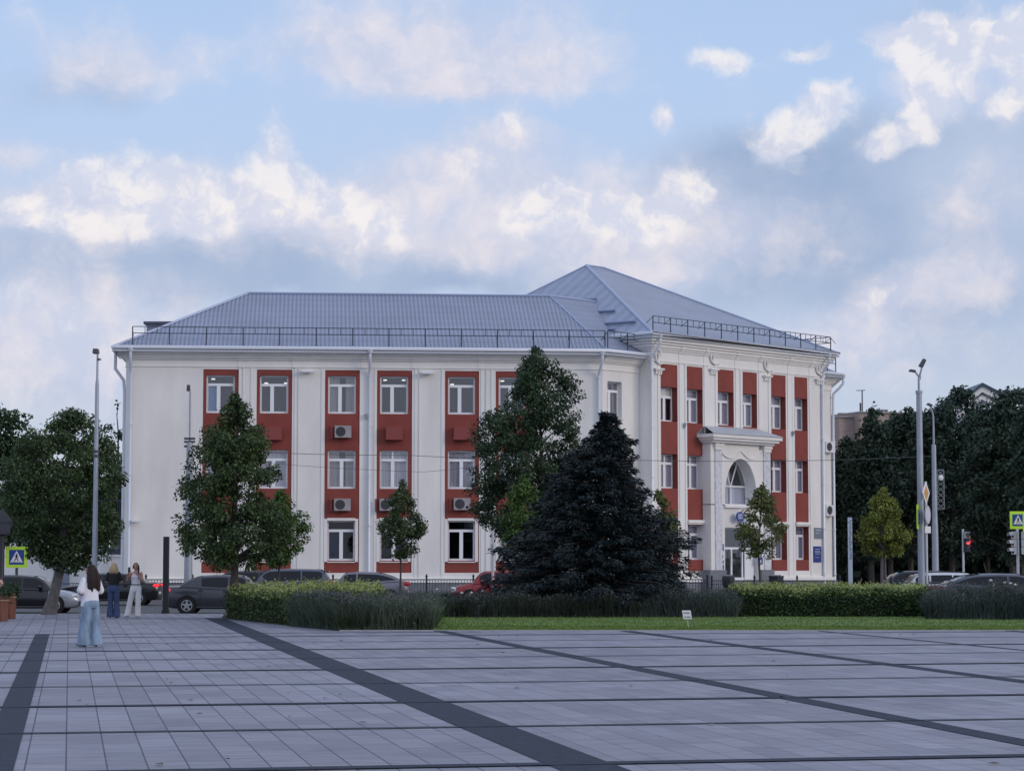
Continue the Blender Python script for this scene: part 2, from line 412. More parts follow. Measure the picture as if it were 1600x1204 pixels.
    m2 = nd(nt, 'ShaderNodeMath', operation='MULTIPLY'); L(vr.outputs[0], m2.inputs[0]); L(r3.outputs[0], m2.inputs[1])
    m3 = nd(nt, 'ShaderNodeMath', operation='MULTIPLY'); L(mu.outputs[0], m3.inputs[0]); L(m2.outputs[0], m3.inputs[1]); mu = m3
    sc = nd(nt, 'ShaderNodeVectorMath', operation='SCALE'); L(br.outputs['Color'], sc.inputs[0]); L(mu.outputs[0], sc.inputs['Scale'])
    L(sc.outputs[0], b.inputs['Base Color'])
    bp = nd(nt, 'ShaderNodeBump'); bp.inputs['Strength'].default_value = .5; bp.inputs['Distance'].default_value = .006; bp.invert = True
    L(br.outputs['Fac'], bp.inputs['Height']); L(bp.outputs[0], b.inputs['Normal'])
    return m
g = MB(); g.quad((-3000, -400, -.40), (3000, -400, -.40), (3000, 5000, -.40), (-3000, 5000, -.40)); struct('ground', g, earth)
g = MB(); g.quad((-200, 60, ROADZ), (200, 60, ROADZ), (200, 109, ROADZ), (-200, 109, ROADZ)); struct('road', g, asphalt)
# pavement along the building, one kerb step above the road
g = MB(); g.box(-200, 200, 109, 112.5, -.39, ROADZ+.12); struct('pavement', g, mat('pavement_slab', (.22, .22, .24), .8, var=.15, vscale=1.5, bump=.2))
g = MB(); g.box(-200, 200, 112.502, 240, -.39, ROADZ+.08); struct('yard', g, mat('yard_paving', (.16, .165, .18), .85, var=.2, vscale=1))
# the square
PLZ = 73.9
BED = [gr(345, 965.5), gr(530, 985.5), gr(679, 985.5), Vector((-2.6, 73.9, 0))]
LAWN_Y = gr(800, 985.3).y
g = MB()
g.quad((-70, -30, 0), (70, -30, 0), (70, LAWN_Y, 0), (-70, LAWN_Y, 0))
g.poly([(-70, LAWN_Y, 0), (BED[1].x, LAWN_Y, 0), (BED[0].x, BED[0].y, 0), (BED[0].x-.6, PLZ, 0), (-70, PLZ, 0)])
struct('square_paving', g, paving_mat())
# kerb along the road edge and along lawn / flower bed
g = MB(); g.box(-70, 70, PLZ, PLZ+.18, -.39, .004)
struct('road_kerb', g, kerbm)
g = MB(); g.box(BED[1].x, 70, LAWN_Y, LAWN_Y+.10, -.2, .025)
struct('lawn_edging', g, kerbm)
# dark bands: long ones towards the street, thin ones across
def band_line(mb, p, q, w, z):
    p, q = Vector((p[0], p[1], 0)), Vector((q[0], q[1], 0)); t = (q-p).normalized(); nn = Vector((-t.y, t.x, 0))*(w/2); Z = Vector((0, 0, z))
    mb.quad(p-nn+Z, q-nn+Z, q+nn+Z, p+nn+Z)
def clipY(p, d, y): return p + d*((y-p.y)/d.y)
lb = MB(); LB = []
for (x, y, w, yend) in ((32-.0, 1085, .33, 53.6), (640-6, 1085, .57, 68.5), (1208, 1085, .33, LAWN_Y-.02), (1762, 1085, .33, LAWN_Y-.02)):
    P = gr(x, y); LB.append((P, w))
    band_line(lb, clipY(P, GU, 12), clipY(P, GU, yend), w, .006)
P0 = LB[1][0]; step = 4.66
for k in (3, 4, 5):
    P = P0 + GV*(step*k); band_line(lb, clipY(P, GU, 12), clipY(P, GU, LAWN_Y-.02), .14 if k == 3 else .3, .006)
for k in (-2, -3):
    P = P0 + GV*(step*k); band_line(lb, clipY(P, GU, 12), clipY(P, GU, 53.6), .33, .006)
struct('paving_band', lb, band_m)
cb = MB()
ys = [1193.5, 1133.5, 1094, 1064.5, 1042.5, 1025, 1011.5, 1000, 991]
for i, y in enumerate(ys):
    P = gr(880, y); w = .25 if i % 2 == 0 else .12
    if i == 8: w = .2
    def lim(X): return P + GV*((X-P.x)/GV.x)
    a, b_ = lim(-24), lim(24)
    if b_.y > LAWN_Y-.1: b_ = P + GV*((LAWN_Y-.1-P.y)/GV.y)
    band_line(cb, a, b_, w, .010)
for y in (990.5, 966):
    P = gr(150, y); band_line(cb, P+GV*(-14), P+GV*(9.3 if y > 980 else 5), .16, .010)
struct('cross_band', cb, band_m)
# a few manhole lids, fallen leaves on the paving
rng = random.Random(3)
lf = MB()
for k in range(70):
    p = Vector((rng.uniform(-9, 12), rng.uniform(17, 54), .016)); a = rng.uniform(0, 6.28); s = rng.uniform(.03, .07)
    d = Vector((math.cos(a), math.sin(a), 0)); n_ = Vector((-d.y, d.x, 0))
    lf.quad(p-d*s, p+n_*s*.5+Vector((0, 0, .012)), p+d*s, p-n_*s*.5)
tag(obj('fallen_leaves', lf, mat('dry_leaf', (.10, .085, .06), .8)), 'small dry leaves scattered over the grey paving', 'leaves', kind='stuff')
# soil under the planting
g = MB(); g.prism([Vector((BED[0].x, BED[0].y, .01)), Vector((BED[1].x, LAWN_Y+.1, .01)), Vector((70, LAWN_Y+.1, .01)), Vector((70, 73.88, .01)), Vector((BED[0].x-.5, 73.88, .01))], (0, 0, -.2))
struct('planting_soil', g, mat('soil', (.035, .032, .03), .95, var=.3, vscale=2, bump=.5))
# ------------------------------------------------------------------ the school building
wall_m = mat('white_render', (.78, .755, .715), .9, var=.10, vscale=.9, bump=.15, bscale=25, stretch=(1, 1, .28))
trim_m = mat('white_trim', (.80, .78, .745), .8, var=.05, vscale=1.2, stretch=(1, 1, .4))
red_m = mat('red_render', (.235, .050, .038), .85, var=.13, vscale=1.3, bump=.15, bscale=25)
plinth_m = mat('grey_granite', (.17, .18, .20), .6, var=.25, vscale=3)
frame_m = mat('white_plastic', (.82, .83, .84), .35)
pipe_m = mat('white_metal', (.66, .69, .75), .4, metal=.1)
rail_m = mat('dark_rail', (.035, .045, .075), .5)
dark_m = mat('dark_room', (.03, .032, .038), .9)
room_m = mat('room_wall', (.17, .175, .20), .9)
glass_m = glassmat('window_glass', refl=.05); glassd_m = glassmat('dimmed_glass', (.45, .48, .55), refl=.015)  # second glass is darkened in place of dark reflections and unlit rooms
rustic_m = mat('rough_plaster', (.62, .63, .66), .95, var=.22, vscale=5, bump=1.0, bscale=9)
def roofmat(name, deg, col, period=.22, rows=.38, bstr=.8, groove=.70):
    m = bpy.data.materials.new(name); m.use_nodes = True; nt = m.node_tree; L = nt.links.new
    b = nt.nodes['Principled BSDF']; b.inputs['Roughness'].default_value = .45; b.inputs['Metallic'].default_value = .25
    tc = nd(nt, 'ShaderNodeTexCoord'); mp = nd(nt, 'ShaderNodeMapping'); mp.inputs['Rotation'].default_value = (0, 0, R(-deg)); L(tc.outputs['Object'], mp.inputs['Vector'])
    w = nd(nt, 'ShaderNodeTexWave', wave_type='BANDS', bands_direction='X'); w.inputs['Scale'].default_value = math.pi*2/20/period; L(mp.outputs[0], w.inputs['Vector'])
    w2 = nd(nt, 'ShaderNodeTexWave', wave_type='BANDS', bands_direction='Z', wave_profile='SAW'); w2.inputs['Scale'].default_value = math.pi*2/20/rows; L(mp.outputs[0], w2.inputs['Vector'])
    ad = nd(nt, 'ShaderNodeMath', operation='MULTIPLY_ADD'); ad.inputs[1].default_value = .35; L(w2.outputs['Fac'], ad.inputs[0]); L(w.outputs['Fac'], ad.inputs[2])
    bp = nd(nt, 'ShaderNodeBump'); bp.inputs['Strength'].default_value = bstr; bp.inputs['Distance'].default_value = .05
    L(ad.outputs[0], bp.inputs['Height']); L(bp.outputs[0], b.inputs['Normal'])
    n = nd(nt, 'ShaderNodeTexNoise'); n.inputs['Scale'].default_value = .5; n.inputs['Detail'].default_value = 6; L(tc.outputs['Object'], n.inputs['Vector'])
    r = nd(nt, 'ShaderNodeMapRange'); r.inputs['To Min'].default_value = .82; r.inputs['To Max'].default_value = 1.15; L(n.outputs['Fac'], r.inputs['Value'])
    gr_ = nd(nt, 'ShaderNodeMapRange'); gr_.inputs['To Min'].default_value = groove; gr_.inputs['To Max'].default_value = 1.12; L(ad.outputs[0], gr_.inputs['Value'])   # rib shading put into the colour, darker in the grooves
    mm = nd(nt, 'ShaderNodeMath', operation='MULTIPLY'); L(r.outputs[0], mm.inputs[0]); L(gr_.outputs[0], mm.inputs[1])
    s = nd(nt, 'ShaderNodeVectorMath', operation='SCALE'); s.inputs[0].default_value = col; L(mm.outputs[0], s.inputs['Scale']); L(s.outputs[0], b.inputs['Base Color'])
    return m
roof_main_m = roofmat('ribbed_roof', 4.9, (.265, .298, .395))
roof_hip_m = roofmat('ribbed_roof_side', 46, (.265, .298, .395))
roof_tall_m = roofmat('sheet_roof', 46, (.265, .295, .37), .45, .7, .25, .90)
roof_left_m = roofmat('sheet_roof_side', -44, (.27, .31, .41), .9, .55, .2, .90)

YL = 115.6
FM = Fr(at(205, 740, YL), 4.9)                      # long facade
LM = FM.s(942)
C1 = FM.p(LM, 0, 0)
FC = Fr(C1, 46.0)                                   # short wall next to the corner block
LC = FC.s(1000)
C2 = FC.p(LC, 0, 0)
PROT = .85
A = C2 + FC.n*PROT
FE = Fr(A, 46.0)                                    # entrance facade
LE = 15.5
FS = Fr(C2, 46.0-90)                                # flank of the corner block, seen as a sliver
B = FE.p(LE, 0, 0)
bld = thing('school_building', 'white three storey building with red window bays and grey hipped roof behind the square', 'building', (FM.O.x, FM.O.y, ROADZ+.08))
GZ = ROADZ+.08
def part(n, mb, m, **k): return obj(n, mb, m, parent=bld, **k)
ZE = FM.z(300, 548)                                 # underside of gutter, long wing
ZF = FM.z(300, 573)                                 # lower line of the entablature
ZP = FM.z(600, 904)                                 # top of plinth
ZTOP = ZE
WD = 11.6                                           # depth of the wings
rows_m = [(FM.z(535, 646), FM.z(535, 587)), (FM.z(535, 763), FM.z(535, 703)), (FM.z(535, 875.5), FM.z(535, 813))]
strips = [FM.s(x) for x in (316, 371.5, 400, 455.5, 507, 561.5, 588.5, 643.5, 695, 748.5, 774.5, 828)]
strips = [(strips[i], strips[i+1]) for i in range(0, 12, 2)]
ZR1, ZR0 = FM.z(535, 578), FM.z(535, 894.5)         # red bays
wall = MB(); red = MB(); plinth = MB(); room = MB(); trim = MB()
T = .35
def pierced(fr, mb, s0, s1, z0, z1, holes, o0, o1, mi=0):
    """wall slab between s0..s1 with window holes stacked vertically, all of one width"""
    holes = sorted(holes, key=lambda h: h[2]); zc = z0
    for (a, b, za, zb) in holes:
        mb.box(s0, s1, o0, o1, zc, za, fr)
        mb.box(s0, a, o0, o1, za, zb, fr); mb.box(b, s1, o0, o1, za, zb, fr)
        zc = zb
    mb.box(s0, s1, o0, o1, zc, z1, fr)
def window(fr, s0, s1, z0, z1, o, parent=bld, split=.5, trans=.24, curtain=None, small=False, tilt=False, fw=.07, rng=random, sub=None, gm=None):
    """frame = the window part; pane, sill and what hangs behind the glass are its children"""
    f = MB(); d = .07
    def bar(a, b, c, e, oo=0): f.box(a, b, o-d+oo, o+oo, c, e, fr)
    bar(s0, s1, z0, z0+fw); bar(s0, s1, z1-fw, z1)
    bar(s0, s0+fw, z0+fw, z1-fw); bar(s1-fw, s1, z0+fw, z1-fw)
    zt = z1-(z1-z0)*trans; sm = s0+(s1-s0)*split
    bar(s0+fw, s1-fw, zt-.05, zt+.05, .003)
    bar(sm-.065, sm+.065, z0+fw, zt-.05, .006)
    # casement frames
    for (a, b) in ((s0+fw, sm-.065), (sm+.065, s1-fw)):
        for q in ((a, b, z0+fw, z0+fw+.035), (a, b, zt-.085, zt-.05), (a, a+.03, z0+fw+.035, zt-.085), (b-.03, b, z0+fw+.035, zt-.085)): bar(*q, .010)
    if sub: bar(sm-.05, sm+.05, zt+.05, z1-fw, .006)
    w = obj('window', f, frame_m, parent)
    g = MB(); g.box(s0+fw*.5, s1-fw*.5, o-.05, o-.03, z0+fw*.5, z1-fw*.5, fr); obj('pane', g, gm or glass_m, w)
    g = MB(); g.box(s0-.05, s1+.05, o-.02, o+.10, z0-.05, z0-.002, fr); obj('sill', g, frame_m, w)
    if curtain:
        kind, c = curtain
        cm = mat('curtain_'+kind, c, .9)
        g = MB(); oo = o-.10
        if kind == 'blind':
            g.box(s0, s1, oo-.02, oo, z0+(z1-z0)*.0, z1, fr)
        elif kind == 'roller':
            g.box(s0, s1, oo-.02, oo, zt, z1, fr)
        elif kind == 'paleblind':
            g.box(s0, sm, oo-.02, oo, z0, zt, fr)
        else:
            segs = 44; spans = [(s0, s1)] if kind.startswith('net') else [(s0, s0+(s1-s0)*.42), (s1-(s1-s0)*.36, s1)]
            for (a, b) in spans:
                pts = [(a+(b-a)*i/segs, oo+.018*math.sin(i*1.9)+.010*math.sin(i*.7)) for i in range(segs+1)]
                for i in range(segs):
                    p, q = pts[i], pts[i+1]
                    g.quad(fr.p(p[0], p[1], z0-.05), fr.p(q[0], q[1], z0-.05), fr.p(q[0], q[1], z1), fr.p(p[0], p[1], z1))
        obj('curtain', g, cm, w)
    if tilt:
        g = MB(); a, b = s0+fw, sm-.065
        p0, p1 = fr.p(a, o+.02, z0+fw), fr.p(b, o+.02, z0+fw)
        q0, q1 = fr.p(a, o-.30, zt-.06), fr.p(b, o-.30, zt-.06)
        for (x, y) in ((p0, p1), (q0, q1), (p0, q0), (p1, q1)): g.bar(x, y, .035)
        obj('open_casement', g, frame_m, w)
    return w
# ---- long wing
prev = 0.0
for i, (a, b) in enumerate(strips):
    wall.box(prev, a, -T, 0, ZP, ZTOP, FM); prev = b
    holes = []
    for r, (z0, z1) in enumerate(rows_m):
        m0, m1 = (.095, .105) if r < 2 else (.0, .0)
        ww = (b-a)
        sa, sb = a+.16*1.0, b-.20
        if r == 0 and i == 0: pass
        holes.append((sa, sb, z0, z1))
    red = MB(); pierced(FM, red, a, b, ZR0, ZR1, holes, -T, -.035); part('red_panel', red, red_m)
    wall.box(a, b, -T, 0, ZR1, ZTOP, FM); wall.box(a, b, -T, 0, ZP, ZR0, FM)
    for r, (z0, z1) in enumerate(rows_m):
        c = None; k = dict(split=.5)
        if r == 0: c = [('paleblind', (.16, .24, .42)), None, ('drapes', (.42, .38, .36)), None, None, None][i]; k['split'] = .43
        if r == 1: c = [('net', (.45, .43, .46)), ('net', (.5, .48, .5)), ('drapes', (.46, .42, .43)), ('net', (.36, .34, .38)), ('net', (.44, .41, .44)), ('net', (.4, .4, .44))][i]
        if r == 2: c = [None, None, ('paleblind', (.36, .42, .5)), None, None, ('net', (.55, .57, .6))][i]
        if r == 1 and i == 3: k['sub'] = True; k['split'] = .46
        window(FM, holes[r][0], holes[r][1], z0, z1, -.20, curtain=c, gm=glassd_m if r == 2 and i != 5 else None, **k)
        if r == 2 and i != 5:
            g = MB(); g.box(holes[r][0], holes[r][1], -.62, -.60, z0, z1, FM); part('unlit_backing', g, mat('unlit_backing', (.022, .026, .045), .9))  # dark sheet added behind the glass to look like an unlit room
        if r == 2:      # white surround of the ground floor windows
            w_ = (holes[r][0]-.16, holes[r][1]+.10)
            trim.box(w_[0], holes[r][0], -.03, .03, z0-.06, z1+.10, FM); trim.box(holes[r][1], w_[1]+.05, -.03, .03, z0-.06, z1+.10, FM)
            trim.box(holes[r][0], holes[r][1], -.03, .045, z1, z1+.14, FM); trim.box(holes[r][0], holes[r][1], -.03, .045, z0-.10, z0-.055, FM)
wall.box(prev, LM, -T, 0, ZP, ZTOP, FM)
# rooms behind: back wall, floors
room.box(.4, LM, -3.4, -3.2, GZ, ZTOP-.3, FM)
for z in (ZP-.1, (rows_m[1][0]+rows_m[2][1])/2, (rows_m[0][0]+rows_m[1][1])/2, ZTOP-.35):
    room.box(.4, LM, -3.2, -T, z-.15, z+.15, FM)
lampm = mat('ceiling_lamp_light', (1, .95, .85), .5, emit=1.1)
for i, (a, b) in enumerate(strips):
    for q in ((.25, -1.3), (.8, -2.2))[:1 + i % 2]:
        g = MB(); zl_ = rows_m[0][1]+.085*(1.2-q[1])-.30-.2*(i % 3 == 1); g.box(a+(b-a)*q[0]-.09, a+(b-a)*q[0]+.09, q[1]-.2, q[1]+.2, zl_-.04, zl_, FM); part('ceiling_lamp', g, lampm)
for (a, b) in strips: room.box(a-.9, a-.8, -3.2, -T, GZ, ZTOP-.4, FM)
plinth.box(-.05, LM+.1, -T, .10, GZ-.3, ZP-.20, FM)
trim.box(-.08, LM+.1, -.02, .16, ZP-.20, ZP, FM)
trim.box(-.08, LM+.1, -.02, .10, ZP, ZP+.06, FM)
# corner pier at the left end, chamfered, and the side wall
wall.prism([FM.p(0, -.001, ZP), FM.p(-.36, -.36, ZP), FM.p(-.36, -WD, ZP), FM.p(0, -WD, ZP)], (0, 0, ZTOP-ZP))
plinth.prism([FM.p(0, .09, GZ-.3), FM.p(-.42, -.30, GZ-.3), FM.p(-.42, -WD, GZ-.3), FM.p(0, -WD, GZ-.3)], (0, 0, ZP-.2-GZ+.3))
trim.prism([FM.p(-.08, .15, ZP-.2), FM.p(-.5, -.28, ZP-.2), FM.p(-.5, -WD, ZP-.2), FM.p(-.08, -WD, ZP-.2)], (0, 0, .26))
# thin vertical mouldings between the bays
def rib(fr, s, w, o, z0, z1): trim.box(s-w/2, s+w/2, -.01, o, z0, z1, fr)
for x in (373.5, 392, 461, 503, 586, 649, 691, 753, 769): rib(FM, FM.s(x), .10, .035, ZP+.06, ZF)
for x in (379, 466, 655, 760): rib(FM, FM.s(x), .05, .05, ZP+.06, ZF)
# entablature: frieze line, stepped cornice, fascia
def entab(fr, s0, s1, zf, ze, e0=0.0, e1=0.0, mb=trim):
    h = ze-zf
    for (o, a, b) in ((.05, 0, .06), (.025, .06, .42), (.09, .42, .50), (.16, .50, .58), (.24, .58, .70), (.34, .70, .80), (.46, .80, 1.0)):
        mb.box(s0-o*e0, s1+o*e1, -.02, o, zf+h*a, zf+h*b-.002, fr)
entab(FM, 0, LM, ZF, ZE, 0, .43)
# frieze breaks above the pilasters
def brk(fr, s, zf, ze, w=.26):
    h = ze-zf
    for (o, a, b) in ((.075, 0, .06), (.05, .06, .42), (.12, .42, .50), (.19, .50, .58), (.275, .58, .70)):
        trim.box(s-w/2, s+w/2, -.02, o, zf+h*a-.003, zf+h*b-.004, fr)
for x in (374, 459, 567, 646.5, 751): brk(FM, FM.s(x), ZF, ZE)
# left return of the entablature over the chamfer
h = ZE-ZF
for (o, a, b) in ((.05, 0, .06), (.025, .06, .42), (.09, .42, .50), (.16, .50, .58), (.24, .58, .70), (.34, .70, .80), (.46, .80, 1.0)):
    trim.prism([FM.p(-.001, o, ZF+h*a), FM.p(-.36-o*.4, -.36+o*.4, ZF+h*a), FM.p(-.36-o, -.4, ZF+h*a), FM.p(-.36-o, -WD, ZF+h*a), FM.p(-.001, -WD, ZF+h*a)], (0, 0, h*(b-a)-.002))
# ---- short wall and flank
ZEc, ZFc = ZE, ZF
wa, wb = FC.s(949.5), FC.s(972)
holes_c = [(wa, wb, FC.z(960, 655), FC.z(960, 596)), (wa, wb, rows_m[1][0], rows_m[1][1]), (wa, wb, rows_m[2][0], rows_m[2][1])]
pierced(FC, wall, 0, LC, ZP, ZTOP, holes_c, -T, 0)
for (a, b, z0, z1) in holes_c: window(FC, a, b, z0, z1, -.26, split=.36, curtain=('drapes', (.5, .5, .52)))
room.box(0, LC, -3.2, -3.0, GZ, ZTOP-.3, FC); plinth.box(0, LC, -T, .1, GZ-.3, ZP-.2, FC); trim.box(0, LC, -.02, .16, ZP-.2, ZP, FC)
entab(FC, 0, LC-.01, ZF, ZE, .43, 0)
# ---- corner block
ZEt = FE.z(1030, 527); ZFt = FE.z(1034, 565); 
DT = 18.0
cols = [(1033, 1059.5), (1074, 1099), (1122.5, 1147.5), (1161.5, 1184), (1206, 1229), (1242.5, 1263)]
cols = [(FE.s(a), FE.s(b)) for a, b in cols]
rows_e = [(FE.z(1086, 661), FE.z(1086, 608)), (FE.z(1086, 764), FE.z(1086, 711)), (FE.z(1086, 874), FE.z(1086, 820))]
ZRe1, ZRe0 = FE.z(1086, 573), FE.z(1086, 892)
ZLe = FE.z(1086, 812)
s_p0, s_p1 = FE.s(1117), FE.s(1212)                # portal extent
NZ = FE.z(1108, 676)
def wallE(a, b, z0, z1):
    """entrance wall, left open behind the portal where the arched window and the door stand back"""
    if b <= s_p0 or a >= s_p1 or z0 >= NZ: wall.box(a, b, -.6, 0, z0, z1, FE); return
    if a < s_p0: wall.box(a, s_p0, -.6, 0, z0, z1, FE); a = s_p0
    if b > s_p1: wall.box(s_p1, b, -.6, 0, z0, z1, FE); b = s_p1
    if z1 > NZ: wall.box(a, b, -.6, 0, NZ, z1, FE)
prev = 0.0
for i, (a, b) in enumerate(cols):
    wallE(prev, a, ZP, ZEt); prev = b
    mid = i in (2, 3)
    zb = FE.z(1150, 668) if mid else ZRe0
    wn = (b-a)*.80
    hs = [(a+.01, b-.01, *rows_e[r]) for r in ((0,) if mid else (0, 1, 2))]
    red = MB(); pierced(FE, red, a, b, zb, ZRe1, hs, -.6, -.02); part('red_panel', red, red_m)
    wall.box(a, b, -.6, 0, ZRe1, ZEt, FE)
    if mid: wallE(a, b, ZP, zb)
    else: wall.box(a, b, -.6, 0, ZP, zb, FE)
    for r, hq in enumerate(hs):
        cur = {0: [('roller', (.85, .80, .72)), ('netg', (.40, .385, .44)), ('netg', (.40, .385, .44)), ('netf', (.42, .42, .48)), ('netg', (.40, .385, .44)), ('net2', (.40, .40, .47))][i], 1: ('nete', (.42, .38, .46)), 2: ('netd', (.36, .34, .43))}[r]
        window(FE, hq[0]+.005, hq[1]-.005, hq[2], hq[3], -.38, split=.5, trans=.27 if r == 0 else .26, curtain=cur, tilt=(r == 0 and i in (1, 4)), sub=(r == 1), fw=.06)
    if not mid:          # flat hood over the ground floor windows
        trim.box(a-.05, b+.12, -.01, .16, ZLe-.16, ZLe, FE); trim.box(a-.02, b+.08, -.01, .08, ZLe-.24, ZLe-.162, FE)
wallE(prev, LE, ZP, ZEt)
room.box(.3, LE-.3, -4, -3.8, GZ, ZEt-.2, FE)
for z in (ZP, (rows_e[1][0]+rows_e[2][1])/2, (rows_e[0][0]+rows_e[1][1])/2, ZEt-.35): room.box(.3, LE-.3, -3.8, -.6, z-.15, z+.15, FE)
# flank walls of the corner block: left one in view, right one for completeness
wall.box(0, .3, -DT, -.6, GZ, ZEt, FE); wall.box(LE-.3, LE, -DT, -.6, GZ, ZEt, FE); wall.box(.3, LE-.3, -DT, -DT+.3, GZ, ZEt, FE)
plinth.box(-.02, s_p0, -.6, .10, GZ-.3, ZP-.2, FE); plinth.box(s_p1, LE+.05, -.6, .10, GZ-.3, ZP-.2, FE)
plinth.box(-.10, -.02, -PROT, .10, GZ-.3, ZP-.2, FE)
for (a, b) in ((-.08, s_p0), (s_p1, LE+.1)):
    trim.box(a, b, -.02, .16, ZP-.2, ZP, FE); trim.box(a, b, -.02, .10, ZP, ZP+.06, FE)
entab(FE, 0, LE, ZFt, ZEt, 1, 1)
# flank entablature
h = ZEt-ZFt
for (o, a, b) in ((.05, 0, .06), (.025, .06, .42), (.09, .42, .50), (.16, .50, .58), (.24, .58, .70), (.34, .70, .80), (.46, .80, 1.0)):
    trim.box(-o, 0, -DT, -.02, ZFt+h*a+.001, ZFt+h*b-.003, FE); trim.box(LE, LE+o, -DT, -.02, ZFt+h*a+.001, ZFt+h*b-.003, FE)
# pilaster lines
for x in (1029, 1062.5, 1071.5, 1101.5, 1119, 1150.5, 1158, 1187, 1202, 1232, 1239, 1266): rib(FE, FE.s(x), .12, .05, (FE.z(1150, 668) if 1110 < x < 1200 else ZP+.06), ZFt)
for x in (1065.5, 1153, 1235.5): rib(FE, FE.s(x), .30, .03, (FE.z(1150, 668) if 1110 < x < 1200 else ZP+.06), ZFt)
for x in (1064, 1102.5, 1151.5, 1188, 1234, 1267.5): brk(FE, FE.s(x), ZFt, ZEt, .34)
# scroll ornaments and the little consoles beneath
for x, y in ((1026, 556), (1112, 557), (1196, 568), (1277, 574)):
    s, z = FE.hit(x, y); g = MB()
    ring = [FE.p(s+.26*math.cos(t)*.8, .10, z+.34*math.sin(t)) for t in [math.pi*2*k/20 for k in range(18)]]
    g.tube(ring, .055, 6)
    g.tube([FE.p(s-.1, .10, z-.30), FE.p(s+.15, .12, z-.42), FE.p(s+.42, .10, z-.36), FE.p(s+.55, .08, z-.40)], [.06, .07, .05, .02], 6)
    g.tube([FE.p(s, .10, z+.2), FE.p(s+.06, .12, z), FE.p(s-.02, .10, z-.25)], [.03, .06, .03], 6)
    part('scroll_ornament', g, trim_m, smooth=True)
    g = MB(); g.box(s-.30, s+.42, -.01, .22, z-.74, z-.66, FE); g.box(s-.22, s+.34, -.01, .15, z-.82, z-.742, FE)
    for q in (-.12, .06, .24): g.box(s+q-.06, s+q+.06, -.01, .12, z-.98, z-.822, FE)
    part('console', g, trim_m)
# ---- portal
PO = .55
FP = Fr(FE.p(0, PO, 0), 46.0)
p0, p1 = FP.s(1110.5), FP.s(1201)
zc = FP.z(1115, 691)
portal = MB()
a0, a1 = FP.s(1132.5), FP.s(1182); am = (a0+a1)/2; rad = (a1-a0)/2
zs, zt_ = FP.z(1150, 775), FP.z(1157, 716.5); z_sill = FP.z(1150, 788)
d0, d1 = FP.s(1132), FP.s(1186); zd = FP.z(1150, 824)
# wall round the arch: strips between the arch curve and the sides
N_ = 24
pts = [(am - rad*math.cos(math.pi*k/N_), zs + (zt_-zs)*math.sin(math.pi*k/N_)) for k in range(N_+1)]
def front(q, oo=0): return FP.p(q[0], oo, q[1])
for k in range(N_):
    (sa, za), (sb, zb) = pts[k], pts[k+1]
    portal.prism([FP.p(sa, 0, za), FP.p(sb, 0, zb), FP.p(sb, 0, zc), FP.p(sa, 0, zc)], FP.n*(-PO-.50))
portal.box(p0, a0, -PO-.50, 0, z_sill, zc, FP); portal.box(a1, p1, -PO-.50, 0, z_sill, zc, FP)
portal.box(a0, a1, -PO-.50, 0, z_sill-.05, z_sill, FP)
for (a, b) in ((a0, a0), (a1, a1)): pass
portal.box(p0, d0, -PO-.50, 0, ZP-.6, z_sill-.05, FP); portal.box(d1, p1, -PO-.50, 0, ZP-.6, z_sill-.05, FP)
portal.box(d0, d1, -PO-.50, 0, zd, z_sill-.05, FP)
portal.box(a0, a1, -.9, -.88, z_sill, zt_, FP) if False else None
pm = part('portal', portal, wall_m)
# rusticated corner shafts
for x0, x1 in ((1116.5, 1126.5), (1192.5, 1202)):
    g = MB(); g.box(FP.s(x0), FP.s(x1), -.01, .07, ZP-.45, FP.z(1120, 702), FP)
    obj('rough_shaft', g, rustic_m, pm)
    g = MB(); g.box(FP.s(x0)-.05, FP.s(x1)+.05, -.01, .13, FP.z(1120, 702), FP.z(1120, 697), FP); g.box(FP.s(x0)-.1, FP.s(x1)+.1, -.01, .18, FP.z(1120, 697)+.002, zc-.02, FP)
    obj('shaft_capital', g, trim_m, pm)
g = MB()        # garland
gp = []
for k in range(31):
    t = k/30; s = a0-.5+(a1-a0+1.0)*t; z = FP.z(1157, 703) - .42*abs(math.sin(2*math.pi*t))*1.0 - .05
    gp.append(FP.p(s, .03, z))
g.tube(gp, .045, 6); obj('garland', g, trim_m, pm, smooth=True)
g = MB(); g.box(a0-.12, a1+.12, -.02, .16, z_sill-.18, z_sill-.051, FP); obj('sill', g, trim_m, pm)
# plinth blocks of the portal
plinth.box(p0-.25, d0-.02, -PO-.4, .12, GZ-.3, FP.z(1120, 890), FP); plinth.box(d1+.02, p1+.3, -PO-.4, .12, GZ-.3, FP.z(1120, 890), FP)
# steps
g = MB()
for k in range(5): g.box(d0-.2, d1+.2, -.7, .12+.3*(5-k), GZ+.16*k-.2, GZ+.16*(k+1), FP)
part('entrance_steps', g, plinth_m)
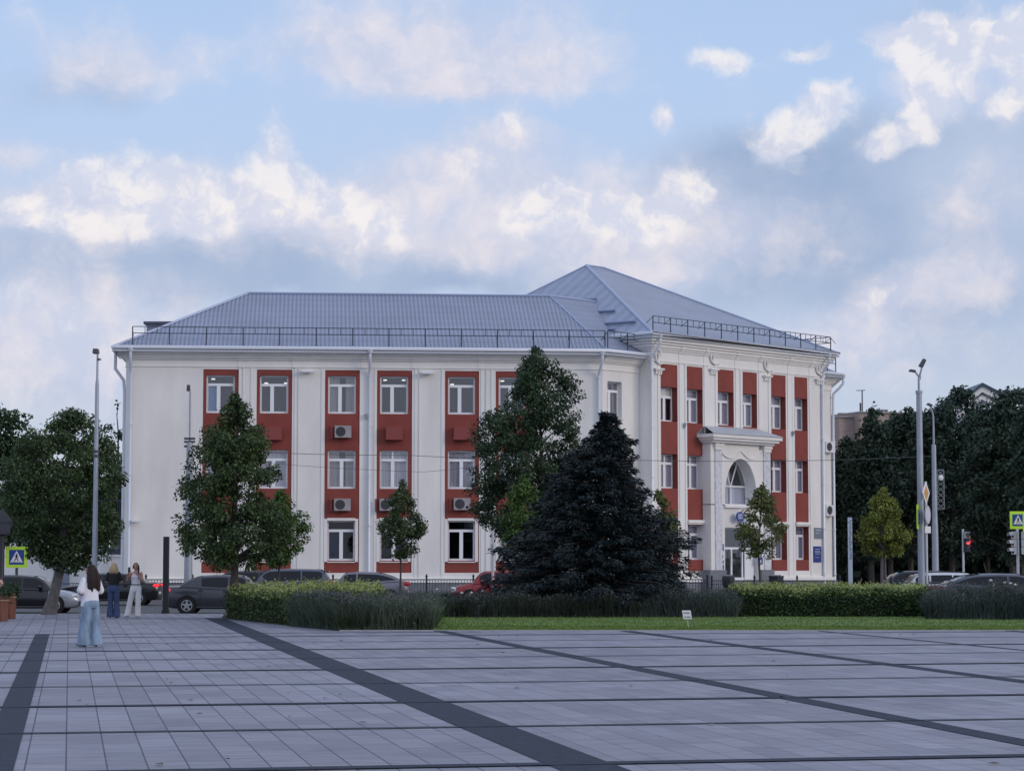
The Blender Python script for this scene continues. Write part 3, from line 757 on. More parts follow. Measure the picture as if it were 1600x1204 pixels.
# arched window
g = MB(); ao = -.74
def gb(q, r, w=.035): g.tube([FP.p(q[0], ao, q[1]), FP.p(r[0], ao, r[1])], w, 4)
arch = [(am-(rad)*math.cos(math.pi*k/24), zs+(zt_-zs)*math.sin(math.pi*k/24)) for k in range(25)]
for k in range(24): gb(arch[k], arch[k+1], .05)
zm = FP.z(1150, 759)
gb((a0, z_sill), (a1, z_sill), .06); gb((a0, z_sill), (a0, zs), .06); gb((a1, z_sill), (a1, zs), .06); gb((a0, zm), (a1, zm), .055); gb((am, z_sill), (am, zm), .05)
gb((am, zm), (am+rad*.42, zs+(zt_-zs)*.90)); gb((am, zm), (am-rad*.42, zs+(zt_-zs)*.90)); gb((am-rad*.5, zm), (am-rad*.5, zs+(zt_-zs)*.86))
aw = part('arched_window', g, frame_m)
g = MB(); g.prism([FP.p(q[0], ao-.04, q[1]) for q in [(a0, z_sill)]+arch+[(a1, z_sill)]], FP.n*-.02); obj('pane', g, glass_m, aw)
g = MB(); g.box(a0-.1, am, ao-.12, ao-.10, z_sill, zt_, FP); obj('curtain', g, mat('curtain_mauve', (.46, .42, .50), .9), aw)
g = MB(); g.box(am, a1, ao-.12, ao-.10, z_sill, zm, FP); obj('curtain', g, mat('curtain_grey', (.50, .51, .58), .9), aw)
# doors
g = MB(); do = -.40; zf = GZ+.8
zt2 = FP.z(1150, 856)
g.box(d0, d1, do-.06, do, zt2-.06, zt2+.06, FP); g.box(d0, d0+.1, do-.06, do, zf, zd, FP); g.box(d1-.1, d1, do-.06, do, zf, zd, FP); g.box(d0, d1, do-.06, do, zd-.08, zd, FP)
dw = (d1-d0-.2)/3
for k in (1, 2): g.box(d0+.1+dw*k-.06, d0+.1+dw*k+.06, do-.061, do+.012, zf, zt2-.06, FP)
for k in range(3): g.box(d0+.1+dw*k, d0+.1+dw*(k+1), do-.05, do-.005, zf, zf+.18, FP)
dr = part('entrance_door', g, frame_m)
g = MB(); g.box(d0+.02, d1-.02, do-.04, do-.02, zf, zd-.02, FP); obj('pane', g, glass_m, dr)
for k in (0, 1):
    g = MB(); g.tube([FP.p(d0+.1+dw*(k+.85), do+.02, zf+.9), FP.p(d0+.1+dw*(k+.85), do+.09, zf+.95), FP.p(d0+.1+dw*(k+.85), do+.09, zf+1.6), FP.p(d0+.1+dw*(k+.85), do+.02, zf+1.65)], .025, 6); obj('handle', g, pipe_m, dr)
g = MB(); g.box(d1-dw*.95, d1-.12, do+.014, do+.05, zf+.05, zt2-.1, FP); obj('door_leaf', g, frame_m, dr)
# canopy over the portal
q0, q1 = FP.s(1107), FP.s(1214)
zc0, zc1, zc2 = zc, FP.z(1120, 680), FE.z(1108, 667)
g = MB(); CO = .62
g.box(p0-.2, p1+.2, -PO, .30, zc, zc+.12, FP); g.box(p0-.35, p1+.35, -PO, CO-.12, zc+.121, zc+.26, FP)
g.box(p0-.5, p1+.5, -PO, CO, zc+.261, zc+.45, FP)
cn = part('portal_canopy', g, trim_m)
g = MB()
aL, aR = p0-.56, p1+.56; zk = zc+.453
bl, br_ = FP.p(aL+.7, -PO+.01, zk+.48), FP.p(aR-.7, -PO+.01, zk+.48)
e0, e1 = FP.p(aL, CO+.07, zk), FP.p(aR, CO+.07, zk); e2, e3 = FP.p(aL, -PO+.01, zk), FP.p(aR, -PO+.01, zk)
g.add([e0, e1, e3, e2, bl, br_], [(0, 1, 5, 4), (0, 4, 2), (1, 3, 5), (0, 2, 3, 1), (2, 4, 5, 3)])
obj('canopy_roof', g, mat('canopy_sheet', (.44, .46, .50), .6, var=.1), cn)
# ---- wing round the other side of the corner block
FR = Fr(FE.p(LE, -PROT, 0), 46.0)
LR = 1.85
wr = (.12, .92)
holes_r = [(wr[0], wr[1], *rows_e[r]) for r in (0, 1, 2)]
pierced(FR, wall, 0, LR, ZP, ZTOP, holes_r, -T, 0)
for hq in holes_r: window(FR, hq[0], hq[1], hq[2], hq[3], -.2, split=.4)
room.box(0, LR, -3.2, -3.0, GZ, ZTOP-.3, FR); plinth.box(0, LR, -T, .1, GZ-.3, ZP-.2, FR); trim.box(0, LR, -.02, .16, ZP-.2, ZP, FR)
entab(FR, 0, LR, ZF, ZE, 0, 1)
FR2 = Fr(FR.p(LR, 0, 0), 87.0)
wall.box(0, 24, -T, 0, GZ, ZTOP, FR2)
# back walls of both wings
wall.box(0, LM-1, -WD, -WD+.3, GZ, ZTOP, FM)
part('wall', wall, wall_m); part('plinth', plinth, plinth_m); part('interior', room, room_m); part('trim', trim, trim_m)
# ---- roofs
def roof(name, faces, m, parent=bld, th=.05):
    g = MB()
    for f in faces: g.poly(f)
    for f in faces: g.poly([Vector(p)-Vector((0, 0, th)) for p in reversed(f)])
    return obj(name, g, m, parent, fix=False)
OV = .58; ZRo = ZE+.14
HR = WD/2+OV
RISE = 3.5
bis = R((46-4.9)/2)
def mit(d):            # point on the miter line where long wing and short wall meet, d inside the eave
    k = math.tan(bis); return FM.p(LM - (d-OV)*k*1.0 if d > OV else LM + (OV-d)*k, OV-d, 0)
def up(p, z): return Vector((p.x, p.y, z))
sR = FM.hit(388, 458, -(HR-OV))
zR = sR[1]
EL = FM.p(-.36-OV, OV, ZRo); EB = FM.p(-.36-OV, OV-2*HR, ZRo)
RL = FM.p(sR[0], OV-HR, zR)
MR0 = up(mit(0), ZRo); MR1 = up(mit(HR), zR)
MRb = up(mit(2*HR), ZRo)
far = FC.e*9.0
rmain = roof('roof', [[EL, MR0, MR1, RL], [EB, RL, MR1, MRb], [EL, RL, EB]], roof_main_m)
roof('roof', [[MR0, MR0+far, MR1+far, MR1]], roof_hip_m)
# ridge and hip caps
def cap(pts, parent, r=.07):
    g = MB(); g.tube(pts, r, 6); return obj('ridge_cap', g, mat('ridge_metal', (.36, .42, .56), .4, metal=.3), parent)
up_ = Vector((0, 0, .02))
cap([RL+up_, MR1+up_], rmain); cap([EL+up_, RL+up_], rmain); cap([MR0+up_, MR1+up_], rmain, .05); cap([MR1+up_, MR1+far+up_], rmain)
# corner block
ZT = ZEt+.14
EA, EBk = FE.p(-OV, OV, ZT), FE.p(LE+OV, OV, ZT); EA2, EB2 = FE.p(-OV, -DT-OV, ZT), FE.p(LE+OV, -DT-OV, ZT)
u1 = 6.9; v1 = 10.9
R1 = FE.p(u1, -v1, 0); q = at(918, 415, R1.y); R1 = FE.p(u1, -v1, q.z)
R2 = FE.p(u1+1.5, -v1, q.z)
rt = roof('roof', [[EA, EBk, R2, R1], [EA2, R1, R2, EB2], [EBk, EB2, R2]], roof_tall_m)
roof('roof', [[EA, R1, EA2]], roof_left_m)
cap([EA+up_, R1+up_], rt, .09); cap([R1+up_, R2+up_], rt); cap([R2+up_, EBk+up_], rt); cap([EA2+up_, R1+up_], rt, .05)
# wing roof at the far right
E0, E1 = FR.p(0, OV, ZRo), FR.p(LR+OV*.6, OV, ZRo)
E2 = FR.p(LR+OV*.6, OV, ZRo)+FR2.e*14
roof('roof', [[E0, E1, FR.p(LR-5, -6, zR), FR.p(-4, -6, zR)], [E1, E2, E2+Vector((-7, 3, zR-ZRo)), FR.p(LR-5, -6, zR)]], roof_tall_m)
# soffits
g = MB()
g.poly([EL-up_*2, MR0-up_*2, FM.p(LM, -.2, ZRo-.04), FM.p(-.3, -.2, ZRo-.04)]); g.poly([MR0-up_*2, MR0+FC.e*LC-up_*2, FC.p(LC, -.2, ZRo-.04), FC.p(0, -.2, ZRo-.04)])
g.poly([EA-up_*2, EBk-up_*2, FE.p(LE, -.2, ZT-.04), FE.p(0, -.2, ZT-.04)]); g.poly([EA-up_*2, FE.p(-OV, -DT, ZT-.04), FE.p(.1, -DT, ZT-.04), FE.p(.1, 0, ZT-.04)])
g.poly([EL-up_*2, FM.p(-.36-OV, -WD, ZRo-.04), FM.p(-.2, -WD, ZRo-.04), FM.p(-.2, .0, ZRo-.04)])
part('soffit', g, trim_m)
# gutters
def gutter(pts):
    g = MB(); g.tube([Vector(p)+Vector((0, 0, -.02)) for p in pts], .10, 8); g.tube([Vector(p)+Vector((0, 0, -.20)) for p in pts], .05, 4)
    part('gutter', g, pipe_m, smooth=True)
oo = OV+.05
gutter([FM.p(-.36-oo, -4, ZRo), FM.p(-.36-oo, oo, ZRo), FM.p(LM+oo*math.tan(bis), oo, ZRo), FC.p(LC, oo, ZRo)])
gutter([FE.p(-oo, -3.0, ZT), FE.p(-oo, oo, ZT), FE.p(LE+oo, oo, ZT), FE.p(LE+oo, -3, ZT)])
gutter([FR.p(0, oo, ZRo), FR.p(LR+oo*.6, oo, ZRo), FR.p(LR+oo*.6, oo, ZRo)+FR2.e*9])
# downpipes: swan neck from gutter to wall
def downpipe(fr, s, z, zend=None, o_end=.12, s_end=None):
    g = MB(); s2 = s if s_end is None else s_end; ze = ROADZ+.2 if zend is None else zend
    g.lathe([(.05, -.34), (.14, -.12), (.15, -.05)], fr.p(s, oo, z), 10)
    g.tube([fr.p(s, oo, z-.3), fr.p(s, oo, z-.55), fr.p((s+s2)/2, oo*.7, z-.85), fr.p(s2, o_end+.04, z-1.15), fr.p(s2, o_end, z-1.5), fr.p(s2, o_end, ze+.25), fr.p(s2, o_end+.18, ze)], .075, 8)
    for k in range(5): zz = ze+1+k*2.6; g.lathe([(.105, -.03), (.105, .03)], fr.p(s2, o_end, zz), 8)
    part('downpipe', g, pipe_m, smooth=True)
downpipe(FM, FM.s(203), ZRo); downpipe(FM, FM.s(577), ZRo); downpipe(FM, FM.s(939.5), ZRo, s_end=FM.s(936))
downpipe(FE, FE.s(1018.5), ZT, s_end=FE.s(1016.5)); downpipe(FE, FE.s(1284), ZT); downpipe(FR, LR+.35, ZRo, s_end=LR+.02)
g = MB()    # pipe at the back of the left end, seen in outline
g.tube([FM.p(-.36-oo, -1.2, ZRo), FM.p(-.36-oo, -1.2, ZRo-1.0), FM.p(-.55, -1.2, ZRo-1.6), FM.p(-.5, -1.2, ZRo-2.2), FM.p(-.5, -1.2, 0)], .085, 8); part('downpipe', g, pipe_m, smooth=True)
# roof guard rails
def rails(p, q, n, h=.92, nsub=3, parent=bld, back=.30, slope=None):
    g = MB(); p, q = Vector(p), Vector(q)
    t = (q-p).normalized(); nn = Vector((-t.y, t.x, 0)); 
    if nn.y < 0: nn = -nn
    z1, z2 = Vector((0, 0, h)), Vector((0, 0, h-.34))
    g.bar(p+z1, q+z1, .021); g.bar(p+z2, q+z2, .021)
    for k in range(n+1):
        a = p + (q-p)*(k/n)
        g.tube([a, a+z1], .031, 4); g.bar(a+z1*.95, a+nn*back*1.6+Vector((0, 0, .45)), .018)
        if k < n:
            for j in range(1, nsub): b = p + (q-p)*((k+j/nsub)/n); g.bar(b+z2, b+z1, .016)
    obj('roof_railing', g, rail_m, parent)
rin = .30
rails(FM.p(0, OV-rin, ZRo+.16), FM.p(LM+.1, OV-rin, ZRo+.16), 13)
rails(FC.p(.1, OV-rin, ZRo+.16), FC.p(LC+.3, OV-rin, ZRo+.16), 2)
rails(FE.p(-.2, OV-rin, ZT+.14), FE.p(LE+.3, OV-rin, ZT+.14), 11, h=.8)
rails(FE.p(LE+.3, OV-rin, ZT+.14), FE.p(LE+.3, -3, ZT+.14), 2, h=.8)
rails(FR.p(.3, OV-rin, ZRo+.16), FR.p(LR+.1, OV-rin, ZRo+.16), 2, h=.8)
# snow guards on the left face of the corner roof
g = MB()
nl = (R1-EA).cross(EA2-EA).normalized()
if nl.z < 0: nl = -nl
for (xa, ya, xb, yb) in ((886.5, 471.5, 933.5, 469.5), (913.5, 491, 962, 487.5), (944, 508, 994, 504.5), (925, 519, 962, 516.5)):
    ps = []
    for x, y in ((xa, ya), (xb, yb)):
        d = ray(x, y); t = (EA-EYE).dot(nl)/d.dot(nl); ps.append(EYE+d*t+nl*.02)
    g.tube([ps[0]+nl*.08, ps[1]+nl*.08], .07, 4)
obj('snow_guard', g, mat('snow_guard_metal', (.17, .22, .34), .5), rt)
# dormer on the left hip
z_d = at(260, 503.5, 121).z
g = MB(); xa, xb = at(229, 510, 121).x, at(300, 510, 121).x
g.box(xa, xb, 121, 123.4, ZRo+.2, z_d-.1)
dm = part('dormer', g, mat('dormer_sheet', (.20, .23, .28), .5))
g = MB(); g.box(xa-.15, xb, 120.85, 123.5, z_d-.098, z_d+.04); obj('dormer_roof', g, mat('dormer_cap', (.08, .09, .12), .6), dm)

# ------------------------------------------------------------------ things fixed to the facade
ac_m = mat('ac_casing', (.33, .30, .30), .5, var=.15); acd_m = mat('ac_grille', (.05, .05, .06), .6); basket_m = mat('red_sheet', (.24, .05, .043), .6)
def ac_unit(fr, px, py, label, covered=False, w=.86, h=.62, o=.0, m=ac_m):
    s, z = fr.hit(px, py, .3); o = -.03
    t = thing('air_conditioner' if not covered else 'unit_cover', label, 'air conditioner' if not covered else 'unit cover', fr.p(s, o, z-h/2), group='outdoor units under the windows')
    g = MB(); g.box(s-w/2, s+w/2, o+.06, o+.40, z-h/2, z+h/2, fr)
    if covered:
        obj('cover', g, basket_m, t)
        g = MB(); g.box(s-w/2-.04, s+w/2+.04, o, o+.44, z-h/2-.05, z-h/2-.002, fr); obj('bracket', g, basket_m, t); return t
    obj('casing', g, m, t)
    g = MB(); c = fr.p(s-w*.14, o+.402, z)
    for r in (.09, .16, .24):
        g.tube([c+fr.e*(r*math.cos(a))+Vector((0, 0, r*math.sin(a))) for a in [2*math.pi*k/20 for k in range(21)]], .018, 4)
    for k in range(4):
        a = k*math.pi/4; d = fr.e*(.24*math.cos(a))+Vector((0, 0, .24*math.sin(a))); g.bar(c-d, c+d, .009)
    obj('fan_grille', g, acd_m, t)
    g = MB(); rr = []
    g.prism([c-fr.n*.001+fr.e*(.235*math.cos(a))+Vector((0, 0, .235*math.sin(a))) for a in [2*math.pi*k/20 for k in range(20)]], fr.n*.006); obj('fan_recess', g, mat('ac_dark', (.06, .06, .07), .8), t)
    for q in (-.3, .3):
        g = MB(); g.box(s+q-.02, s+q+.02, o, o+.44, z-h/2-.05, z-h/2-.002, fr); obj('bracket', g, basket_m if fr is FM else frame_m, t)
    if fr is FM: g = MB(); g.box(s-w/2-.22, s-w/2-.10, o, o+.10, z-h/2-.05, z+h/2, fr); obj('pipe_duct', g, basket_m, t)
    return t
ac_unit(FM, 536, 674, 'air conditioner with round fan below the top window left of the middle downpipe')
ac_unit(FM, 535, 788, 'lower air conditioner, under the second floor window left of the middle downpipe')
ac_unit(FM, 606, 788, 'air conditioner half behind the young tree right of the middle downpipe')
ac_unit(FM, 722, 787, 'air conditioner beside the tall green tree, above a ground floor window')
ac_unit(FM, 616, 676, 'red unit cover below the top window just right of the middle downpipe', True)
ac_unit(FM, 722, 676, 'red unit cover below the top window nearest the tall tree', True)
ac_unit(FM, 427, 676, 'red unit cover behind the top of the large linden', True)
ac_unit(FM, 350, 676, 'red unit cover hidden by the linden crown', True) if False else None
wac = mat('ac_white', (.72, .73, .75), .5)
ac_unit(FR, 1296.5, 698, 'white air conditioner high on the recessed wall right of the entrance block', w=.9, m=wac)
ac_unit(FR, 1297, 797, 'lower white air conditioner on the recessed wall right of the entrance block', w=.9, m=wac)
def flood(fr, px, py, label, w=.62):
    s, z = fr.hit(px, py, .2)
    t = thing('wall_lamp', label, 'wall lamp', fr.p(s, 0, z), group='floodlights on the long facade')
    g = MB(); g.box(s-w/2, s+w/2, .12, .42, z-.03, z+.07, fr); g.box(s-w/2+.04, s+w/2-.04, .14, .40, z-.06, z-.032, fr); obj('lamp_body', g, frame_m, t)
    g = MB(); g.box(s-.06, s+.06, 0, .12, z-.04, z+.04, fr); obj('bracket', g, frame_m, t)
flood(FM, 481, 580, 'flat white floodlight high between the second and third red bays')
flood(FM, 668, 582.5, 'flat white floodlight high between the fourth and fifth red bays')
flood(FM, 212, 813.5, 'small white camera lamp low on the blank wall at the left end', .34)
def spot(fr, px, py, label):
    s, z = fr.hit(px, py, .1)
    t = thing('spotlight', label, 'spotlight', fr.p(s, 0, z), group='small spotlights on the entrance facade')
    g = MB(); g.tube([fr.p(s, .1, z-.14), fr.p(s, .16, z+.12)], [.06, .08], 8); obj('lamp_head', g, mat('lamp_grey', (.35, .37, .42), .5), t)
    g = MB(); g.box(s-.03, s+.03, -.0, .1, z-.05, z+.05, fr); obj('bracket', g, mat('lamp_grey', (.35, .37, .42), .5), t)
spot(FE, 1069.5, 664, 'small spotlight between the first two red bays of the entrance facade')
spot(FE, 1239, 676.5, 'small spotlight between the last two red bays of the entrance facade')
for x, y, l in ((1108, 691, 'left of the left shaft under the canopy'), (1125.5, 692, 'right of the left shaft under the canopy'), (1190, 698, 'left of the right shaft under the canopy'), (1203, 700, 'right of the right shaft under the canopy')):
    spot(FP if 1110 < x < 1201 else FE, x, y, 'small spotlight '+l)
spot(FM, 572, 650, 'small spotlight on the middle downpipe pier'); spot(FM, 760, 653, 'small spotlight on the pier beside the tall tree')
# plaques
blue_m = mat('blue_plaque', (.025, .045, .22), .4); pale_m = mat('pale_mark', (.55, .60, .70), .6); greyp_m = mat('grey_plaque', (.19, .21, .25), .35)
def plaque(fr, x0, x1, y0, y1, label, m=blue_m, lines=(), name='plaque'):
    s0, z1 = fr.hit(x0, y0, .05); s1, z0 = fr.hit(x1, y1, .05)
    if s1 < s0+.12: s1 = s0+.12
    t = thing(name, label, 'plaque', fr.p(s0, 0, z0), group='plaques by the entrance')
    g = MB(); g.box(s0, s1, .003, .05, z0, z1, fr); obj('board', g, m, t)
    if lines:
        g = MB()
        for (a, b, c, w) in lines: g.box(s0+(s1-s0)*a, s0+(s1-s0)*b, .05, .054, z0+(z1-z0)*c, z0+(z1-z0)*(c+w), fr)
        obj('lettering', g, pale_m, t)
plaque(FE, 1271.5, 1283.5, 853, 878, 'dark blue information plaque right of the last red bay', lines=((.2, .8, .80, .03), (.15, .85, .66, .03), (.15, .85, .60, .02), (.2, .8, .5, .02), (.2, .7, .3, .02)))
plaque(FE, 1273, 1285, 824, 841, 'grey notice board above the dark blue plaque', greyp_m, ((.12, .88, .75, .06), (.12, .6, .5, .05)))
plaque(FP, 1126.5, 1131, 849.5, 860, 'small blue plaque left of the door, uppermost of four', lines=((.2, .8, .6, .1),))
plaque(FP, 1126.8, 1130, 866.5, 872, 'tiny blue plaque left of the door, second from the top')
plaque(FP, 1126.5, 1131.2, 875, 879.5, 'low pale blue plaque left of the door, third from the top', mat('pale_blue_plaque', (.12, .16, .28), .5))
plaque(FP, 1126.5, 1131.2, 882, 889, 'small blue plaque left of the door, lowest of four')
plaque(FP, 1185.5, 1192, 870.5, 881, 'blue house sign with a white mark right of the door', lines=((.35, .65, .2, .45),))
# round sign on a bracket above the door
s, z = FP.hit(1154, 806.5, .3)
t = thing('bracket_sign', 'round blue sign with pale stripes on a bracket above the door', 'sign', FP.p(s, 0, z))
g = MB(); c = FP.p(s, .35, z); g.prism([c+FP.e*(.30*math.cos(a))+Vector((0, 0, .26*math.sin(a))) for a in [2*math.pi*k/24 for k in range(24)]], FP.n*.08); obj('sign_face', g, mat('sign_blue', (.05, .08, .32), .4), t)
g = MB()
for dz, w in ((.1, .2), (.0, .22), (-.1, .18)): g.box(s-w, s+w, .432, .438, z+dz-.025, z+dz+.025, FP)
obj('stripes', g, pale_m, t)
g = MB(); g.box(s-.02, s+.02, 0, .35, z-.02, z+.02, FP); obj('bracket', g, pipe_m, t)
g = MB(); g.box(s+.32, s+.62, 0, .40, z-.34, z+.12, FP); obj('side_panel', g, mat('sign_pale', (.45, .5, .62), .5), t)
# ------------------------------------------------------------------ vegetation
import numpy as np
def npmesh(name, V, nper, m, parent=None, label=None):
    """n separate faces of nper corners each; V = (n*nper, 3) in world space"""
    off = BASE[parent.name] if parent else Vector((0, 0, 0))
    V = (V - np.array(off)).astype(np.float32); n = len(V)//nper
    me = bpy.data.meshes.new(name)
    me.vertices.add(len(V)); me.vertices.foreach_set('co', V.ravel())
    me.loops.add(len(V)); me.loops.foreach_set('vertex_index', np.arange(len(V), dtype=np.int32))
    me.polygons.add(n); me.polygons.foreach_set('loop_start', np.arange(0, len(V), nper, dtype=np.int32))
    me.update(calc_edges=True)
    me.materials.append(m)
    o = link(bpy.data.objects.new(name, me))
    if parent: o.parent = parent
    BASE[o.name] = off
    if label: o['label'] = label
    return o
def unit(a): return a/np.maximum(np.linalg.norm(a, axis=1, keepdims=True), 1e-9)
def leaves(P, Nrm, size, rs, asp=.62, droop=None):
    """kite shaped leaf faces at P with normals Nrm"""
    n = len(P); r = rs.normal(size=(n, 3)); 
    if droop is not None: r = r*.5 + np.array([0, 0, -droop])
    t = unit(r - Nrm*np.sum(r*Nrm, 1, keepdims=True)); b = np.cross(Nrm, t)
    L = (size*rs.uniform(.6, 1.35, n))[:, None]; W = L*asp*rs.uniform(.75, 1.2, n)[:, None]
    V = np.stack([P, P+t*L*.45+b*W*.5+Nrm*L*.06, P+t*L-Nrm*L*.12, P+t*L*.45-b*W*.5+Nrm*L*.06], 1)
    return V.reshape(-1, 3)
bark_m = mat('bark', (.075, .065, .058), .95, var=.35, vscale=6, bump=.8, bscale=18)
bark2_m = mat('grey_bark', (.13, .12, .115), .95, var=.35, vscale=6, bump=.8, bscale=18)
def tree(name, label, spec, Y, base, m, n, leaf, z0=0.0, clumps=90, rc=None, seed=1, trunk=.13, group=None, dense=1.0, top=.9, bark=None, depth=.85, cat='tree', lean=None, two=False, up=.7, skew=0.25):
    rs = np.random.RandomState(seed)
    zs = []; cs = []; ws = []
    for (py, xl, xr) in spec:
        a, b = at(xl, py, Y), at(xr, py, Y); zs.append(a.z); cs.append((a.x+b.x)/2); ws.append((b.x-a.x)/2)
    o = np.argsort(zs); zs = np.array(zs)[o]; cs = np.array(cs)[o]; ws = np.array(ws)[o]
    zb, zt = zs[0], zs[-1]; W = ws.max()
    rc = rc or max(.22, W*.20)
    root = thing(name, label, cat, (base, Y, z0), group)
    # clump centres through the crown's volume, more of them near its surface
    C = []; 
    while len(C) < clumps:
        z = rs.uniform(zb, zt); w = np.interp(z, zs, ws)
        if rs.rand() > (w/W)**.8: continue
        a = rs.uniform(0, 2*math.pi); r = max(0, w-rc*.45)*min(1.10, rs.uniform(.0, 1)**.42*1.08)
        C.append((np.interp(z, zs, cs)+r*math.cos(a), Y+r*math.sin(a)*depth, z, max(.35, r/max(w, .01)), w))
    for zt_ in np.linspace(zt-rc*.4, zt, 3): C.append((np.interp(zt_, zs, cs), Y, zt_-.05, 1, .1))
    C = np.array(C)
    rad = rc*rs.uniform(.65, 1.25, len(C)); rad = np.minimum(rad, np.maximum(C[:, 4]*.75, .14))
    wgt = rad**2; idx = rs.choice(len(C), n, p=wgt/wgt.sum())
    g = rs.normal(size=(n, 3)); g = unit(g)*(rs.uniform(0, 1, n)**(1/2.4))[:, None]
    P = C[idx, :3] + g*rad[idx][:, None]*np.array([1, 1, .8])
    cen = np.stack([np.interp(P[:, 2], zs, cs), np.full(n, Y), P[:, 2]], 1)
    out = unit(P-cen+1e-6)
    N = unit(rs.normal(size=(n, 3))*.75 + out*.45 + g*.35 + np.array([0, 0, up]))
    npmesh('crown', leaves(P, N, leaf, rs, droop=.55), 4, m, root)
    # trunk with limbs
    t = MB(); bx = Vector((base, Y, z0-.05))
    tp = Vector((np.interp(zb+(zt-zb)*top, zs, cs), Y, zb+(zt-zb)*top)); md = Vector((np.interp(zb+.1, zs, cs), Y, zb+.1)) if lean is None else Vector(lean)
    rr = trunk
    pts = []
    for k in range(9):
        f = k/8
        p = (bx.lerp(md, f/.35) if f < .35 else md.lerp(tp, (f-.35)/.65)); p = p + Vector((rs.normal()*.02, rs.normal()*.02, 0))*(f > 0)*rr*6
        pts.append((p, rr*(1.35 if k == 0 else 1-.85*f)))
    t.tube([p for p, _ in pts], [q for _, q in pts], 9)
    if two: t.tube([bx+Vector((rr*2.6, .1, 0)), bx.lerp(md, .6)+Vector((rr*1.8, .1, 0)), md+Vector((rr*1.2, 0, .5))], [rr*.8, rr*.65, rr*.4], 8)
    pk = rs.choice(len(C), min(len(C), 26), replace=False)
    for i in pk:
        e = Vector(C[i, :3]); zz = max(min(e.z-.25*abs(e.x-tp.x)-rc, tp.z-.1), md.z-.15)
        f = (zz-md.z)/max(tp.z-md.z, .01); s = md.lerp(tp, max(0, min(1, f)))
        r0 = rr*max(.18, .55*(1-.8*max(0, f)))
        t.tube([s, s.lerp(e, .5)+Vector((0, 0, .12)), e], [r0, r0*.6, r0*.2], 5)
    obj('trunk', t, bark or bark_m, root, smooth=True, fix=False)
    return root
lm_linden = leafmat('linden_leaf', (.024, .045, .018), (.095, .145, .05))
lm_dark = leafmat('dark_leaf', (.020, .042, .023), (.066, .112, .050))
lm_young = leafmat('young_leaf', (.040, .085, .018), (.105, .185, .04))
lm_mid = leafmat('green_leaf', (.035, .06, .025), (.085, .125, .05))
lm_yel = leafmat('yellow_green_leaf', (.11, .14, .024), (.25, .275, .06))
lm_warm = leafmat('olive_leaf', (.070, .10, .032), (.175, .19, .06))
lm_far = leafmat('far_leaf', (.014, .030, .022), (.042, .074, .042), trans=.1)
lm_far2 = leafmat('far_blue_leaf', (.018, .037, .028), (.048, .080, .050), trans=.15)
tree('linden_tree', 'large dark linden with a pointed crown in front of the blank wall end', [(613, 362, 370), (630, 350, 384), (650, 338, 398), (672, 322, 412), (700, 302, 424), (735, 292, 436), (765, 284, 440), (800, 284, 446), (830, 268, 452), (852, 266, 452), (870, 285, 440), (884, 325, 415)], 68, at(363, 900, 68).x, lm_linden, 30000, .105, clumps=260, rc=.33, seed=3, trunk=.15, depth=.9)
tree('linden_tree', 'broad dark tree with leaning trunk at the left edge of the square', [(640, 108, 122), (652, 84, 138), (668, 55, 160), (700, 18, 184), (740, 6, 190), (780, 0, 190), (815, 10, 188), (842, 40, 182), (866, 54, 170), (886, 76, 140)], 73, at(76, 955, 73).x, lm_linden, 32000, .11, clumps=270, rc=.36, seed=5, trunk=.20, lean=at(97, 878, 73), depth=.85, bark=bark2_m)
tree('young_tree', 'small bright green tree beside the large linden', [(764, 434, 442), (780, 420, 458), (800, 408, 472), (820, 403, 486), (840, 404, 478), (860, 410, 468), (878, 418, 452)], 79, at(437, 900, 79).x, lm_young, 8000, .10, clumps=100, rc=.26, seed=8, trunk=.05, z0=ROADZ)
tree('young_tree', 'slender young tree before the fourth red window bay', [(752, 625, 633), (772, 614, 644), (795, 602, 652), (815, 592, 664), (835, 589, 666), (850, 598, 656), (870, 612, 640)], 79, at(625, 900, 79).x, lm_mid, 5600, .10, clumps=70, rc=.24, seed=11, trunk=.045, z0=ROADZ)
tree('tall_tree', 'tall slim dark green tree behind the spruce', [(543, 830, 842), (556, 818, 858), (585, 800, 892), (612, 792, 908), (640, 772, 908), (662, 748, 914), (690, 738, 918), (720, 734, 922), (760, 732, 924), (800, 742, 926), (835, 765, 922), (872, 780, 918)], 86, at(838, 900, 86).x, lm_dark, 44000, .12, clumps=380, rc=.38, seed=14, trunk=.16, z0=ROADZ)
tree('young_tree', 'bright green small tree between the tall tree and the spruce', [(744, 814, 822), (762, 802, 836), (790, 788, 850), (815, 783, 852), (840, 786, 850), (862, 795, 842)], 80, at(818, 900, 80).x, lm_young, 7200, .10, clumps=90, rc=.25, seed=17, trunk=.05, z0=ROADZ)
tree('young_tree', 'sparse young tree before the entrance door', [(756, 1188, 1196), (774, 1174, 1206), (795, 1158, 1216), (815, 1148, 1228), (832, 1144, 1230), (850, 1156, 1216), (868, 1166, 1204)], 96, at(1190, 900, 96).x, lm_warm, 5000, .12, clumps=75, rc=.28, seed=21, trunk=.06, z0=ROADZ)
tree('young_tree', 'yellowing tree showing past the right edge of the spruce', [(764, 1026, 1034), (790, 1020, 1048), (815, 1020, 1060), (840, 1022, 1058), (862, 1026, 1050)], 90, at(1040, 900, 90).x, lm_warm, 1500, .17, clumps=36, rc=.3, seed=23, trunk=.05, z0=ROADZ)
tree('yellow_tree', 'yellow green young tree right of the building', [(762, 1377, 1386), (782, 1362, 1398), (805, 1350, 1406), (826, 1342, 1416), (842, 1340, 1420), (856, 1350, 1408), (870, 1362, 1394)], 96, at(1378, 900, 96).x, lm_yel, 8000, .12, clumps=95, rc=.30, seed=26, trunk=.085, z0=ROADZ, two=True, bark=bark2_m)
